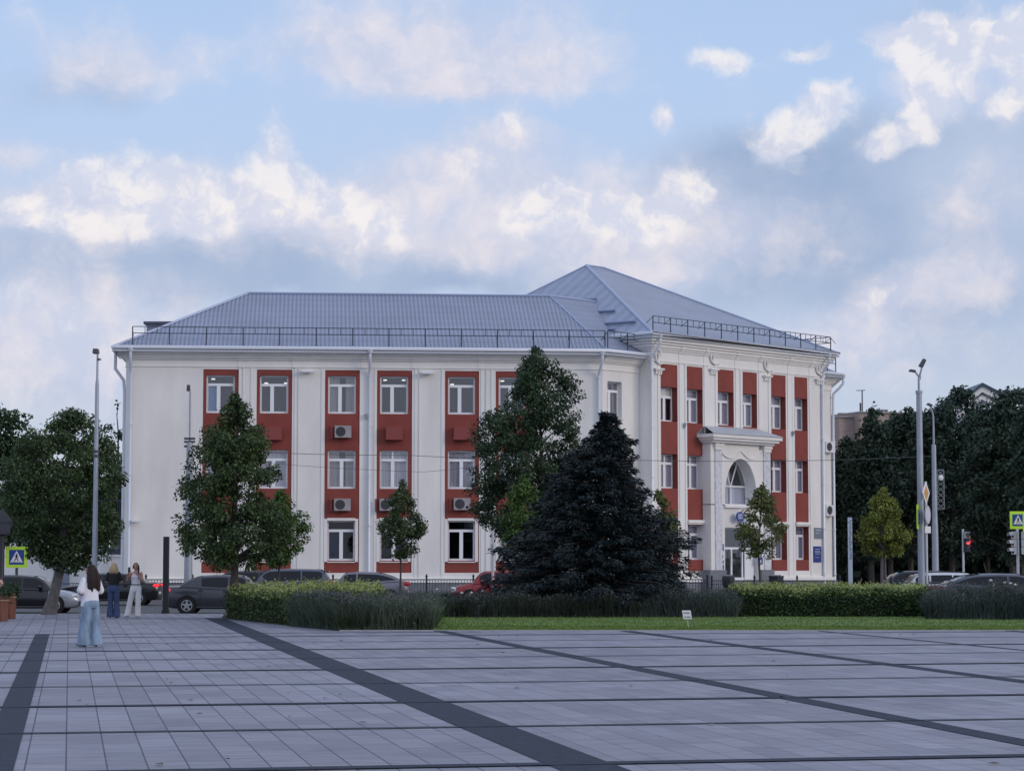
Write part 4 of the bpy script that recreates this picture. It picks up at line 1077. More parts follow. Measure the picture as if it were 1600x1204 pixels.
# far trees
G_R = 'dark trees beyond the street on the right'
for (lab, spec, Y, sd_, mm) in (
    ('pointed dark tree just right of the building', [(620, 1361, 1366), (645, 1350, 1378), (680, 1336, 1394), (720, 1322, 1402), (770, 1316, 1408), (820, 1318, 1402), (862, 1326, 1396)], 142, 31, lm_far2),
    ('low dark tree against the brown apartment block', [(680, 1318, 1330), (705, 1306, 1346), (760, 1298, 1354), (830, 1300, 1354), (868, 1310, 1345)], 150, 32, lm_far),
    ('round dark tree behind the tall double lamp post', [(640, 1412, 1426), (658, 1396, 1446), (700, 1384, 1462), (760, 1380, 1468), (820, 1384, 1464), (864, 1395, 1450)], 152, 33, lm_far),
    ('dark tree left of the white gabled building', [(606, 1498, 1506), (622, 1478, 1516), (642, 1452, 1526), (680, 1438, 1536), (740, 1432, 1542), (800, 1436, 1540), (860, 1450, 1525)], 146, 34, lm_far2),
    ('broad dark tree in front of the white gabled building', [(614, 1566, 1604), (640, 1536, 1628), (690, 1514, 1652), (760, 1508, 1658), (820, 1518, 1652), (864, 1535, 1630)], 136, 35, lm_far),
    ('small dark tree under the brown apartment block, right of the pointed tree', [(668, 1386, 1398), (690, 1372, 1412), (740, 1362, 1424), (800, 1362, 1426), (866, 1372, 1412)], 158, 37, lm_far),
    ('dark tree between the two lamp masts and the gabled building, set far back', [(650, 1446, 1462), (680, 1430, 1482), (740, 1425, 1490), (810, 1430, 1486), (868, 1440, 1474)], 160, 38, lm_far),
    ('dark tree closing the gap beneath the gabled building', [(652, 1530, 1552), (690, 1512, 1572), (750, 1508, 1580), (815, 1512, 1576), (868, 1524, 1562)], 160, 39, lm_far2),
    ('dark tree at the far right behind the crossing sign', [(640, 1584, 1606), (690, 1566, 1628), (750, 1560, 1632), (815, 1566, 1628), (868, 1576, 1616)], 156, 40, lm_far),
    ('dark tree cut by the right edge of the picture', [(622, 1622, 1642), (650, 1598, 1670), (720, 1585, 1690), (800, 1588, 1690), (862, 1605, 1670)], 130, 36, lm_far)):
    if sd_ != 31: spec = [(y, xl-(6 if i < 2 else 13), xr+(6 if i < 2 else 13)) for i, (y, xl, xr) in enumerate(spec)] if sd_ != 32 else spec
    tree('dark_tree', lab, spec, Y, at((spec[-1][1]+spec[-1][2])/2, 860, Y).x, mm, 15000, .27, clumps=130, rc=.80, seed=sd_, trunk=.22, z0=-.3, group=G_R, depth=.75)
G_L = 'dark trees at the left'
for (lab, spec, Y, sd_, mm, n_) in (
    ('dark tree in the far left corner behind the broad tree', [(630, -22, 8), (650, -44, 28), (680, -56, 42), (720, -60, 44), (800, -58, 40), (858, -40, 30)], 96, 41, lm_dark, 8000),
    ('sparse tree peeping past the left end of the building', [(628, 180, 188), (645, 166, 200), (668, 160, 212), (700, 168, 216), (740, 166, 216), (800, 160, 216)], 150, 42, lm_far2, 900),
    ('dense dark tree between the white wall and the broad tree', [(690, 60, 150), (720, 20, 184), (780, 8, 188), (830, 10, 186), (855, 30, 170)], 130, 43, lm_far, 6500)):
    tree('dark_tree', lab, spec, Y, at((spec[-1][1]+spec[-1][2])/2, 860, Y).x, mm, n_, .22 if Y < 100 else .3, clumps=80 if n_ > 1000 else 26, rc=.6 if n_ > 1000 else .45, seed=sd_, trunk=.18, z0=-.3, group=G_L, depth=.7)
# far wood closing the street on the right
rs = np.random.RandomState(50); n = 26000
P = np.stack([rs.uniform(22, 75, n), rs.uniform(160, 172, n), rs.uniform(-.3, 1, n)], 1)
hh = 5.2+1.3*np.sin(P[:, 0]*.55)+.9*np.sin(P[:, 0]*1.7+1); P[:, 2] = -.3 + (hh+.3)*rs.uniform(0, 1, n)**.8
N = unit(rs.normal(size=(n, 3))+np.array([0, -.4, .5]))
tag(npmesh('far_wood', leaves(P, N, .75, rs), 4, lm_far), 'dark mass of undergrowth under the trees beyond the right street', 'wood', kind='stuff')
P = np.stack([rs.uniform(-130, -21, 16000), rs.uniform(160, 172, 16000), rs.uniform(-.3, 1, 16000)], 1)
P[:, 2] = -.3+(6.4+1.2*np.sin(P[:, 0]*.5)+.8*np.sin(P[:, 0]*1.6))*rs.uniform(0, 1, 16000)**.8
tag(npmesh('far_wood', leaves(P, unit(rs.normal(size=(16000, 3))+np.array([0, -.4, .5])), .75, rs), 4, lm_far), 'dark undergrowth beyond the white wall at the left', 'wood', kind='stuff')
# ---- spruce
def spruce(spec, Y, base, seed=4):
    rs = np.random.RandomState(seed)
    zs = []; cs = []; ws = []
    for (py, xl, xr) in spec:
        a, b = at(xl, py, Y), at(xr, py, Y); zs.append(a.z); cs.append((a.x+b.x)/2); ws.append((b.x-a.x)/2)
    o = np.argsort(zs); zs = np.array(zs)[o]; cs = np.array(cs)[o]; ws = np.array(ws)[o]
    root = thing('spruce_tree', 'wide dark blue green spruce on the lawn before the building corner', 'tree', (base, Y, 0))
    V = []; t = MB()
    t.tube([(base, Y, -.05), (np.interp(1.5, zs, cs), Y, 1.5), (cs[-1], Y, zs[-1]-.1)], [.24, .19, .02], 10)
    z = zs[0]+.1
    while z < zs[-1]-.1:
        w = np.interp(z, zs, ws); c = np.interp(z, zs, cs); nb = int(9+w*2.5)
        a0 = rs.uniform(0, 6.28)
        for k in range(nb):
            a = a0 + 2*math.pi*(k+rs.uniform(-.3, .3))/nb; L = max(.18, w*rs.uniform(.84, 1.14)*(1+.10*math.sin(2.3*a+z*2.1)+.07*math.sin(5*a-z*4.3))); zz = z + rs.uniform(-.1, .1)
            d = np.array([math.cos(a), math.sin(a), 0]); s = np.array([-d[1], d[0], 0])
            def pt(f): return np.array([c, Y, zz]) + d*L*f + np.array([0, 0, 1])*(-.30*L*f*.55 + .16*L*max(0, f-.55)*1.6 + .10*L*(1-f))
            if L > .5: t.tube([Vector(pt(0)), Vector(pt(.5)), Vector(pt(.95))], [.03, .02, .008], 4)
            m_ = int(34+L*84)
            f = rs.uniform(.12 if L < 1 else .25, 1, m_)**.8
            P = np.array([pt(x) for x in f]); wid = .06+.30*L*(1-f)*.9+.05
            side = rs.uniform(-1, 1, m_)
            P = P + s*(side*wid)[:, None] + np.array([0, 0, -1])*(np.abs(side)*wid*.35+rs.uniform(0, .16, m_)*min(1, L))[:, None]
            dirn = unit(d*1.0 + s*(side*.9)[:, None] + np.array([0, 0, -.35]) + rs.normal(size=(m_, 3))*.35)
            ln = rs.uniform(.10, .20, m_)[:, None]; up3 = unit(np.array([0, 0, 1])+rs.normal(size=(m_, 3))*.5)
            b = unit(np.cross(dirn, up3))*ln*.17; u = unit(np.cross(b, dirn))*ln*.05
            V.append(np.stack([P-b*.4, P+dirn*ln*.5-b+u, P+dirn*ln, P+dirn*ln*.5+b+u], 1).reshape(-1, 3))
        z += .13+.02*w
    npmesh('crown', np.concatenate(V), 4, leafmat('spruce_needle', (.009, .018, .021), (.030, .046, .050), trans=.0), root)
    obj('trunk', t, bark_m, root, smooth=True, fix=False)
spruce([(637, 947, 951), (655, 938, 962), (680, 920, 984), (700, 889, 986), (730, 866, 996), (760, 850, 1010), (790, 834, 1028), (820, 816, 1048), (850, 788, 1070), (880, 770, 1080), (910, 756, 1084), (938, 752, 1078), (950, 764, 1070)], 71.5, at(942, 940, 71.5).x)
# ---- hedges and beds
def quadpt(Q, u, v):
    Q = [np.array(q)[:2] for q in Q]
    return ((1-u)*(1-v))[:, None]*Q[0] + (u*(1-v))[:, None]*Q[1] + (u*v)[:, None]*Q[2] + ((1-u)*v)[:, None]*Q[3]
def hfield(x, y, h, amp, k=1.0): return h*(1+amp*(.55*np.sin(x*1.7*k+y*1.3)*np.sin(x*.63+2)+.35*np.sin(x*4.1*k-y*2.2+1)+.25*np.sin(x*9.1*k+y*5.7)))
def hedge(Q, h, amp, n, leaf, m, seed, parent, topm=None, ntop=0, name='foliage'):
    rs = np.random.RandomState(seed)
    u, v = rs.rand(n), rs.rand(n); e = rs.rand(n)
    u = np.where(e < .25, np.where(rs.rand(n) < .5, u*.06, 1-u*.06), u); v = np.where((e >= .25) & (e < .6), v*.10, v)
    xy = quadpt(Q, u, v); H_ = hfield(xy[:, 0], xy[:, 1], h, amp)
    z = np.where(e < .6, H_*rs.uniform(0.02, 1.0, n), H_*rs.uniform(.78, 1.06, n))
    P = np.column_stack([xy + rs.normal(size=(n, 2))*.04, z])
    N = unit(rs.normal(size=(n, 3)) + np.array([0, -.35, .7]))
    npmesh(name, leaves(P, N, leaf, rs), 4, m, parent)
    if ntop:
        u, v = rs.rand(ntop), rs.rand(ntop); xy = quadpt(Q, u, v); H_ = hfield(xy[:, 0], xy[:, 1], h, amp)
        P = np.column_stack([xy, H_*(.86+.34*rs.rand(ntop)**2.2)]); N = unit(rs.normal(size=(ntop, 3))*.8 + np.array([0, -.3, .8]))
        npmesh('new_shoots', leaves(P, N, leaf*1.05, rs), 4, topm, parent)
        k = ntop//5; u, v = rs.rand(k), rs.rand(k); xy = quadpt(Q, u, v); H_ = hfield(xy[:, 0], xy[:, 1], h, amp)
        c0 = rs.randint(0, k//14, k)*14; base_ = np.column_stack([xy, H_])[c0]
        P = base_ + rs.normal(size=(k, 3))*np.array([.05, .05, .07]) + np.array([0, 0, .07])
        npmesh('loose_sprays', leaves(P, unit(rs.normal(size=(k, 3))+np.array([0, -.3, .6])), leaf, rs), 4, topm, parent)
    # woody core that closes the view through
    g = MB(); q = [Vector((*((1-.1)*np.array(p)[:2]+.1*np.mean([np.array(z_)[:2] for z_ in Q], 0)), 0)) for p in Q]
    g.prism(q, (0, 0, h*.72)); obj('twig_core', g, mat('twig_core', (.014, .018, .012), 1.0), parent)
def blades(Q, h, amp, n, m, seed, parent=None, name='foliage', wid=.02, spread=.5, tuft=None, kind=None, hmin=.35):
    """arching upright blades (lavender, grasses)"""
    rs = np.random.RandomState(seed); u, v = rs.rand(n), rs.rand(n); v = np.where(rs.rand(n) < .4, v*.25, v)
    xy = quadpt(Q, u, v)
    if tuft:
        c = np.round(xy/tuft)*tuft + (np.sin(np.round(xy/tuft)*12.9)*.3*tuft); off = xy-c; xy = c+off*.45
        lean = off/tuft*2*spread
    else: lean = rs.normal(size=(n, 2))*spread*.6
    H_ = hfield(xy[:, 0], xy[:, 1], h, amp)*rs.uniform(hmin, 1.08, n)
    P0 = np.column_stack([xy, np.full(n, .01)]); lean = lean + rs.normal(size=(n, 2))*.12
    T = np.column_stack([xy+lean*H_[:, None], H_*(1-.25*np.minimum(1, np.linalg.norm(lean, axis=1)**2))]); Mid = (P0+T)/2 + np.column_stack([-lean*H_[:, None]*.12, H_*.08])
    a = rs.uniform(0, 3.14, n); b = np.column_stack([np.cos(a), np.sin(a)*.5, np.zeros(n)])*wid
    V = np.stack([P0-b, Mid-b, T-b*.25, T+b*.25, Mid+b, P0+b], 1).reshape(-1, 3)
    return npmesh(name, V, 6, m, parent)
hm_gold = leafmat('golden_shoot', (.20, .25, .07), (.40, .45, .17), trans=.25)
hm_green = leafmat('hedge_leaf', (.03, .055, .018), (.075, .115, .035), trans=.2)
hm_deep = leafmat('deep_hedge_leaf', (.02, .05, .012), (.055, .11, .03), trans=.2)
lav_m = leafmat('lavender_stem', (.042, .062, .040), (.110, .138, .098), trans=.15)
lavd_m = leafmat('dark_bed_leaf', (.020, .030, .022), (.056, .070, .054), trans=.15)
gras_m = leafmat('blue_grass', (.036, .052, .046), (.095, .118, .108), trans=.15)
def XY(px, Y): return Vector((at(px, 900, Y).x, Y, 0))
h1 = thing('hedge', 'pale golden green clipped hedge at the left corner of the planting', 'hedge', XY(450, 63))
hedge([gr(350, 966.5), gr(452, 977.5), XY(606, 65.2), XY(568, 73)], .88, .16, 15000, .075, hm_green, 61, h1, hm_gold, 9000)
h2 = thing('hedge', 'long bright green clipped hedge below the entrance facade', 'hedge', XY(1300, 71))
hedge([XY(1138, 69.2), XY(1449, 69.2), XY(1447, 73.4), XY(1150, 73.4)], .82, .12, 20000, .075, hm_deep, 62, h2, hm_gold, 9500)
h3 = thing('shrub_bed', 'grey green lavender clump at the corner of the paving, left of the lawn', 'lavender', XY(590, 58))
lav_f = leafmat('lavender_flower', (.05, .062, .055), (.12, .135, .135), trans=.1)
def bed(t, Q, h, amp, n, m, seed, nl=0, lm=None, **k):
    blades(Q, h, amp, n, m, seed, t, **k)
    rs = np.random.RandomState(seed+500); nf = n//4; u, v = rs.rand(nf), rs.rand(nf); v = np.where(rs.rand(nf) < .45, v*.2, v); xy = quadpt(Q, u, v); H_ = hfield(xy[:, 0], xy[:, 1], h, amp)
    P = np.column_stack([xy+rs.normal(size=(nf, 2))*.05, H_*rs.uniform(.15, 1.12, nf)**.7])
    npmesh('leafage', leaves(P, unit(rs.normal(size=(nf, 3))+np.array([0, -.3, .6])), .075, rs, asp=.45), 4, m, t)
    P = np.column_stack([xy[:nf//2], (H_*rs.uniform(.85, 1.2, nf))[:nf//2]])
    npmesh('flower_tips', leaves(P, unit(rs.normal(size=(nf//2, 3))+np.array([0, -.5, .3])), .06, rs, asp=.4), 4, lav_f, t)
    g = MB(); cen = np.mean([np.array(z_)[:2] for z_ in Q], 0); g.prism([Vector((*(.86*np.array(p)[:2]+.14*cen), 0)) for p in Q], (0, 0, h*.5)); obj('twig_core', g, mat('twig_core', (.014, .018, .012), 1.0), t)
bed(h3, [gr(452, 978.2), gr(531, 984.6), gr(678, 984.6), XY(688, 66)], .70, .24, 62000, lav_m, 63, wid=.0075, spread=.30)
bl = blades([gr(470, 978), gr(531, 984.6), gr(678, 984.6), XY(688, 67)], .45, .1, 14000, hm_green, 64, h3, name='low_stems', wid=.012, spread=.6)
def stuffbed(name, label, Q, h, amp, n, m, seed, **k):
    t = thing(name, label, 'flower bed', (*np.mean([np.array(z_)[:2] for z_ in Q], 0), 0)); t['kind'] = 'stuff'
    bed(t, Q, h, amp, n, m, seed, **k); return t
b1 = stuffbed('flower_bed', 'dark low rose and lavender bed behind the lawn, from the lavender clump to the spruce', [XY(655, 68.2), XY(1000, 68.2), XY(1000, 73.4), XY(560, 73.4)], .60, .30, 40000, lavd_m, 65, wid=.012, spread=.4)
b2 = stuffbed('flower_bed', 'dark bluish bed right of the spruce foot, before the entrance', [XY(1000, 68.4), XY(1152, 68.4), XY(1150, 73.2), XY(1000, 73.4)], .66, .38, 22000, gras_m, 66, wid=.010, spread=.4)
b3 = stuffbed('flower_bed', 'blue grey grasses right of the bright hedge', [XY(1446, 66.2), XY(1720, 65.0), XY(1720, 73.4), XY(1450, 73.4)], .78, .36, 48000, gras_m, 67, wid=.009, spread=.4)
# broad-leaved roses with white blooms
rose_m = leafmat('rose_leaf', (.025, .045, .022), (.06, .085, .04)); bloom_m = mat('white_bloom', (.62, .60, .58), .6, island=.15)
def rose(px, py, Y, w, h, nb, label, seed):
    rs = np.random.RandomState(seed); c = at(px, py, Y)
    t = thing('rose_bush', label, 'rose bush', (c.x, Y, .01), 'white rose bushes in the beds')
    n = 420; g = unit(rs.normal(size=(n, 3)))*(rs.rand(n)**.4)[:, None]; top = c.z
    P = np.array([c.x, Y, top-h*.55]) + g*np.array([w/2, w/2, h*.5])
    npmesh('foliage', leaves(P, unit(g+rs.normal(size=(n, 3))*.6+np.array([0, 0, .5])), .10, rs), 4, rose_m, t)
    f = MB()
    for k in range(4): f.tube([(c.x+rs.normal()*.05, Y, 0), (c.x+rs.normal()*w*.2, Y+rs.normal()*.1, top-h*.5)], [.014, .008], 5)
    obj('stem', f, bark_m, t)
    for k in range(nb):
        p = (c.x+rs.uniform(-w, w)*.5, Y-.25+rs.uniform(-.1, .1), top-rs.uniform(-.05, .45)*h); f = MB()
        for j in range(6):
            a = j*1.05; f.ball((p[0]+.028*math.cos(a), p[1]+.028*math.sin(a), p[2]), .032, .032, .026, 6, 4)
        f.ball((p[0], p[1], p[2]+.02), .028, n=6, m=4)
        obj('bloom', f, bloom_m, t)
for i, (px, py, Y, nb, lab) in enumerate(((655, 926, 71, 4, 'rose bush with white blooms beside the slender tree'), (700, 921, 72, 4, 'rose bush with white blooms before the yard fence, left of the red car'), (735, 924, 70.5, 3, 'rose bush with white blooms under the front of the red car'), (595, 926, 70, 4, 'rose bush with white blooms at the end of the golden hedge'),
      (905, 934, 69.5, 2, 'pale rose bush under the spruce, left of its trunk'), (1565, 908, 70, 7, 'tall rose bush with white blooms before the dark sedan on the right'), (1592, 918, 69.5, 6, 'rose bush with white blooms at the right edge'), (1140, 926, 70.5, 1, 'rose bush at the left end of the bright hedge'))):
    rose(px, py, Y, .8, at(px, py, Y).z*.8, nb, lab, 70+i)
# ---- lawn
lawn_m = mat('lawn_turf', (.10, .165, .032), .9, var=.28, vscale=1.6)
g = MB(); x0 = gr(681, 985).x
g.quad((x0-.1, LAWN_Y+.101, .03), (45, LAWN_Y+.101, .03), (45, 69.2, .03), (x0-1.6, 69.2, .03)); struct('lawn', g, lawn_m)
rs = np.random.RandomState(9)
gb = blades([Vector((x0, LAWN_Y+.12, 0)), Vector((22, LAWN_Y+.12, 0)), Vector((22, 68.6, 0)), Vector((x0-1.5, 68.6, 0))], .075, .2, 60000, leafmat('grass_blade', (.085, .15, .026), (.17, .255, .06), trans=.2), 91, name='grass', wid=.012, spread=.8)
tag(gb, 'short mown green grass of the lawn strip', 'grass', kind='stuff')
# ------------------------------------------------------------------ street furniture
galv = mat('galvanised', (.33, .36, .41), .45, metal=.35, var=.12, vscale=3)
conc = mat('concrete_pole', (.30, .31, .33), .8, var=.15, vscale=2)
blk = mat('black_paint', (.012, .013, .018), .5)
darkgrey = mat('dark_grey_paint', (.05, .055, .065), .5)
white_m = mat('white_paint', (.75, .75, .75), .5)
fluo = mat('fluorescent_yellow', (.50, .78, .04), .5)
fluo.node_tree.nodes['Principled BSDF'].inputs['Emission Color'].default_value = (.5, .8, .03, 1)
signblue = mat('sign_blue_film', (.012, .05, .26), .4)
def fr_at(px, Y, deg=0.0): return Fr((at(px, 800, Y).x, Y), deg)
def zat(py, Y, px=800): return at(px, py, Y).z
# left lamp mast
def mast(px, Y, ytop, label, profile, heads, z0, m=galv, group=None, dx=0):
    b = at(px, 900, Y); t = thing('street_lamp', label, 'street lamp', (b.x, Y, z0), group)
    g = MB(); g.lathe([(r, zat(y, Y)-0 if y is not None else z0) for r, y in profile], (b.x, Y, 0), 12)
    obj('pole', g, m, t, smooth=True)
    for (hx, hy, w, h, d, rot) in heads:
        c = at(hx, hy, Y)
        g = MB(); q = Matrix.Rotation(rot, 4, 'Y')
        vs = [Vector(v) for v in ((-w/2, -d/2, -h/2), (w/2, -d/2, -h/2), (w/2, d/2, -h/2), (-w/2, d/2, -h/2), (-w*.4, -d*.4, h/2), (w*.4, -d*.4, h/2), (w*.4, d*.4, h/2), (-w*.4, d*.4, h/2))]
        g.add([c + q @ v for v in vs], [(0, 1, 2, 3), (4, 5, 6, 7), (0, 1, 5, 4), (1, 2, 6, 5), (2, 3, 7, 6), (3, 0, 4, 7)])
        hd = obj('lamp_head', g, darkgrey, t)
        g = MB(); g.add([c + q @ Vector((v[0]*.8, v[1]*.8, -h/2-.012)) for v in ((-w/2, -d/2), (w/2, -d/2), (w/2, d/2), (-w/2, d/2))], [(0, 1, 2, 3)]); obj('diffuser', g, mat('lamp_lens', (.5, .52, .55), .3), hd)
    return t
t = mast(147.5, 69.5, 545, 'slender tall street lamp with small square head, left of the building', [(.085, None), (.085, 860), (.072, 740), (.06, 600), (.038, 592), (.03, 552)], [(150, 548.5, .17, .14, .35, 0), (155, 561, .10, .045, .2, .2)], 0)
g = MB(); b = at(147.5, 900, 69.5); z = zat(561, 69.5); g.bar((b.x, 69.5, z-.1), (at(154, 561, 69.5).x, 69.5, z), .013)
for y in (705, 712): g.lathe([(.10, -.04), (.10, .04)], (b.x, 69.5, zat(y, 69.5)), 10)
obj('bracket', g, darkgrey, t)
t = mast(294, 110, 602, 'thick grey mast with a thin dark lamp on top, before the blank wall end', [(.22, None), (.20, 880), (.17, 760), (.15, 691), (.05, 690), (.045, 612)], [(294.5, 606, .16, .30, .3, 0)], ROADZ+.1)
g = MB(); b = at(294, 900, 110)
for y in (685, 690, 697): g.box(b.x-.26, b.x+.26, 109.9, 110.1, zat(y, 110)-.05, zat(y, 110)+.05)
obj('clamp', g, darkgrey, t)
# right double lamp
Y = 82; b = at(1441, 900, Y)
t = mast(1440, Y, 563, 'tall grey mast with two curved lamp arms and road signs on it', [(.135, None), (.13, 900), (.105, 615), (.128, 614.5), (.128, 610), (.045, 609.5), (.04, 590)], [(1441.5, 567, .15, .30, .32, .5), (1425.5, 579, .24, .07, .30, .15)], 0.02)
g = MB(); X = b.x-.02
g.tube([at(1437.3, 592, Y), at(1437.5, 585, Y), at(1440.5, 573, Y)], [.04, .035, .03], 6); g.tube([at(1436.7, 594, Y), at(1435, 587, Y), at(1429, 580, Y)], [.04, .035, .03], 6)
obj('lamp_arm', g, galv, t)
# second mast with the lattice box
Y = 118
t = mast(1462, Y, 635, 'blue grey mast with a thin curved top behind the double lamp', [(.18, None), (.17, 830), (.135, 800), (.12, 695), (.055, 694), (.045, 652)], [(1452.5, 632, .30, .10, .4, .4)], ROADZ)
g = MB(); g.tube([at(1458.5, 652, Y), at(1456.5, 642, Y), at(1453, 633, Y)], [.05, .04, .035], 6); obj('lamp_arm', g, galv, t)
g = MB(); xa, xb, za, zb = at(1464, 740, Y).x, at(1474.5, 740, Y).x, zat(795, Y), zat(734, Y)
for (p, q) in (((xa, zb), (xb, zb)), ((xb, zb), (xb, za)), ((xa, za), (xb, za)), ((xa, zb), (xa, za))): g.bar((p[0], Y, p[1]), (q[0], Y, q[1]), .03)
for k in range(7):
    z1, z2 = za+(zb-za)*k/7, za+(zb-za)*(k+1)/7; g.bar((xa, Y, z1), (xb, Y, z2), .022); g.bar((xb, Y, z1), (xa, Y, z2), .022)
tt = thing('lattice_bracket', 'narrow lattice frame with pale ornament hanging on the blue grey mast', 'decoration', (xa, Y, za)); obj('frame', g, galv, tt) if False else None
g2 = MB(); g2.v, g2.f, g2.m = g.v, g.f, g.m; obj('lattice', g2, mat('lattice_paint', (.20, .21, .22), .5), tt)
g = MB(); g.ball(at(1470, 746, Y), .14, .08, .16); obj('ornament', g, white_m, tt)
# road signs
def ped_sign(px0, px1, py0, py1, Y, deg, label, post=True, zpost=ROADZ, pm=darkgrey, inset=.0):
    x0, x1 = at(px0, 850, Y).x, at(px1, 850, Y).x; z0, z1 = zat(py1, Y), zat(py0, Y)
    w = (x1-x0)/max(.05, math.cos(R(deg))); h = z1-z0
    fr = Fr(((x0+x1)/2, Y), deg); t = thing('crossing_sign', label, 'road sign', fr.p(0, 0, zpost if post else z0), 'pedestrian crossing signs')
    H2 = min(w, h*1.0)
    g = MB(); g.box(-w/2, w/2, 0, .03, z0, z1, fr); obj('backing_plate', g, fluo, t)
    a = min(w, h)*.35; zc = (z0+z1)/2; k = w/h if w < h else 1
    g = MB(); g.box(-a, a, .03, .038, zc-a, zc+a, fr); obj('blue_panel', g, signblue, t)
    g = MB(); g.prism([fr.p(-a*.86, .038, zc-a*.72), fr.p(a*.86, .038, zc-a*.72), fr.p(0, .038, zc+a*.88)], fr.n*.006); obj('white_triangle', g, white_m, t)
    g = MB()
    def lim(p, q, r): 
        P, Q = fr.p(p[0]*a, .048, zc+p[1]*a), fr.p(q[0]*a, .048, zc+q[1]*a); g.bar(P, Q, r*a)
    g.ball(fr.p(.02*a, .048, zc+.42*a), .085*a, .01, .085*a, 8, 6)
    lim((.02, .34), (-.02, .0), .10); lim((-.02, 0), (.16, -.26), .06); lim((.16, -.26), (.20, -.52), .055); lim((-.02, 0), (-.14, -.28), .06); lim((-.14, -.28), (-.30, -.50), .055)
    lim((.03, .28), (.20, .06), .05); lim((.0, .28), (-.18, .10), .05)
    obj('walking_figure', g, blk, t)
    g = MB()
    for q in (-.6, -.36, -.12, .12, .36, .6): g.add([fr.p(a*(q-.07), .045, zc-a*.70), fr.p(a*(q+.05), .045, zc-a*.70), fr.p(a*(q+.07), .045, zc-a*.58), fr.p(a*(q-.03), .045, zc-a*.58)], [(0, 1, 2, 3)])
    obj('zebra_marks', g, blk, t)
    if post:
        g = MB(); g.tube([fr.p(0, -.05, zpost), fr.p(0, -.05, z1-.05)], .06, 8); obj('post', g, pm, t)
    return t
ped_sign(10, 43, 853.5, 886.5, 96, 4, 'yellow framed pedestrian crossing sign on a dark post at the left edge')
ped_sign(1578, 1604, 798.5, 826, 112, 8, 'yellow framed pedestrian crossing sign above the signal heads at the right edge', pm=galv)
ped_sign(1596.5, 1612, 800, 830, 111, 50, 'second crossing sign turned away, cut by the right edge', post=False)
Y = 81.6
ped_sign(1430, 1438.5, 788, 826, Y, 74, 'narrow yellow crossing sign seen almost edge on beside the double lamp', post=False)
xx = at(1447, 800, Y).x
t = thing('sign_post', 'thin pale post beside the double lamp carrying an amber diamond and a round sign', 'road sign', (xx, Y, .02))
g = MB(); g.tube([(xx, Y, .02), (xx, Y, zat(752, Y))], .045, 8); obj('post', g, mat('pale_post', (.50, .52, .55), .4, metal=.2), t)
fr = Fr((xx-.02, Y-.06), 62); zc = zat(770, Y); h = (zat(752, Y)-zat(788, Y))/2
g = MB(); g.prism([fr.p(0, 0, zc-h), fr.p(h, 0, zc), fr.p(0, 0, zc+h), fr.p(-h, 0, zc)], fr.n*.025); dsn = obj('priority_plate', g, white_m, t)
g = MB(); h2 = h*.62; g.prism([fr.p(0, .026, zc-h2), fr.p(h2, .026, zc), fr.p(0, .026, zc+h2), fr.p(-h2, .026, zc)], fr.n*.006); obj('amber_diamond', g, mat('amber', (.62, .27, .03), .5), dsn)
zc = zat(804, Y); r_ = (zat(790, Y)-zat(820, Y))/2*.98
fr = Fr((xx+.03, Y-.08), 62)
g = MB(); g.prism([fr.p(r_*math.cos(a), 0, zc+r_*math.sin(a)) for a in [2*math.pi*k/24 for k in range(24)]], fr.n*.02); rs_ = obj('round_plate', g, mat('grey_sign_back', (.36, .38, .42), .5), t)
g = MB(); g.prism([fr.p(.84*r_*math.cos(a), .021, zc+.84*r_*math.sin(a)) for a in [2*math.pi*k/24 for k in range(24)]], fr.n*.006); obj('plate_face', g, mat('pale_sign', (.55, .57, .62), .5), rs_)
g = MB(); g.box(-.16, .16, 0, .02, zat(832.5, Y), zat(822, Y), Fr((xx+.03, Y-.08), 40)); obj('lower_plate', g, white_m, t)
# traffic lights
red_lit = mat('red_signal', (1.0, .06, .08), .4, emit=1.6); red_off = mat('dim_red_lens', (.20, .03, .03), .3)
def signal(px, Y, py_top, py_bot, deg, label, lit, post_px, w, post_top, n=3, pale=False):
    fr = Fr((at(px, 850, Y).x, Y), deg); zt, zb = zat(py_top, Y), zat(py_bot, Y); h = (zt-zb)/n
    t = thing('traffic_light', label, 'traffic light', (at(post_px, 850, Y).x, Y, ROADZ), 'traffic lights on the right')
    px_ = at(post_px, 850, Y).x
    g = MB(); g.tube([(px_, Y+.1, ROADZ), (px_, Y+.1, zat(post_top, Y))], .055, 8); obj('post', g, mat('pale_post', (.50, .52, .55), .4, metal=.2), t)
    for k in range(n):
        zc = zt-h*(k+.5)
        g = MB(); g.box(-w/2, w/2, -.02, .12, zc-h*.47, zc+h*.47, fr)
        hd = obj('signal_head', g, mat('signal_pale', (.50, .51, .53), .5) if pale else mat('signal_grey', (.30, .31, .33), .5) if not lit or k == 0 else blk, t)
        g = MB(); c = fr.p(0, .125, zc); r = min(w, h)*.40
        g.prism([c+fr.e*(r*math.cos(a))+Vector((0, 0, r*math.sin(a))) for a in [2*math.pi*q/20 for q in range(20)]], fr.n*.01)
        obj('lens', g, red_lit if lit and k == 1 else red_off if k < 2 else blk, hd)
        g = MB(); pts = [fr.p(r*1.08*math.cos(a), 0, zc+r*1.08*math.sin(a)) for a in [math.pi*q/10-.15 for q in range(0, 12)]]
        for i in range(11): g.quad(pts[i]+fr.n*.12, pts[i+1]+fr.n*.12, pts[i+1]+fr.n*.36, pts[i]+fr.n*.36)
        obj('hood', g, mat('signal_pale', (.50, .51, .53), .5) if pale else darkgrey, hd)
    return t
signal(1510, 112, 830, 862, 35, 'pedestrian traffic light with a bright red lamp on a pale post', True, 1505.5, .34, 826)
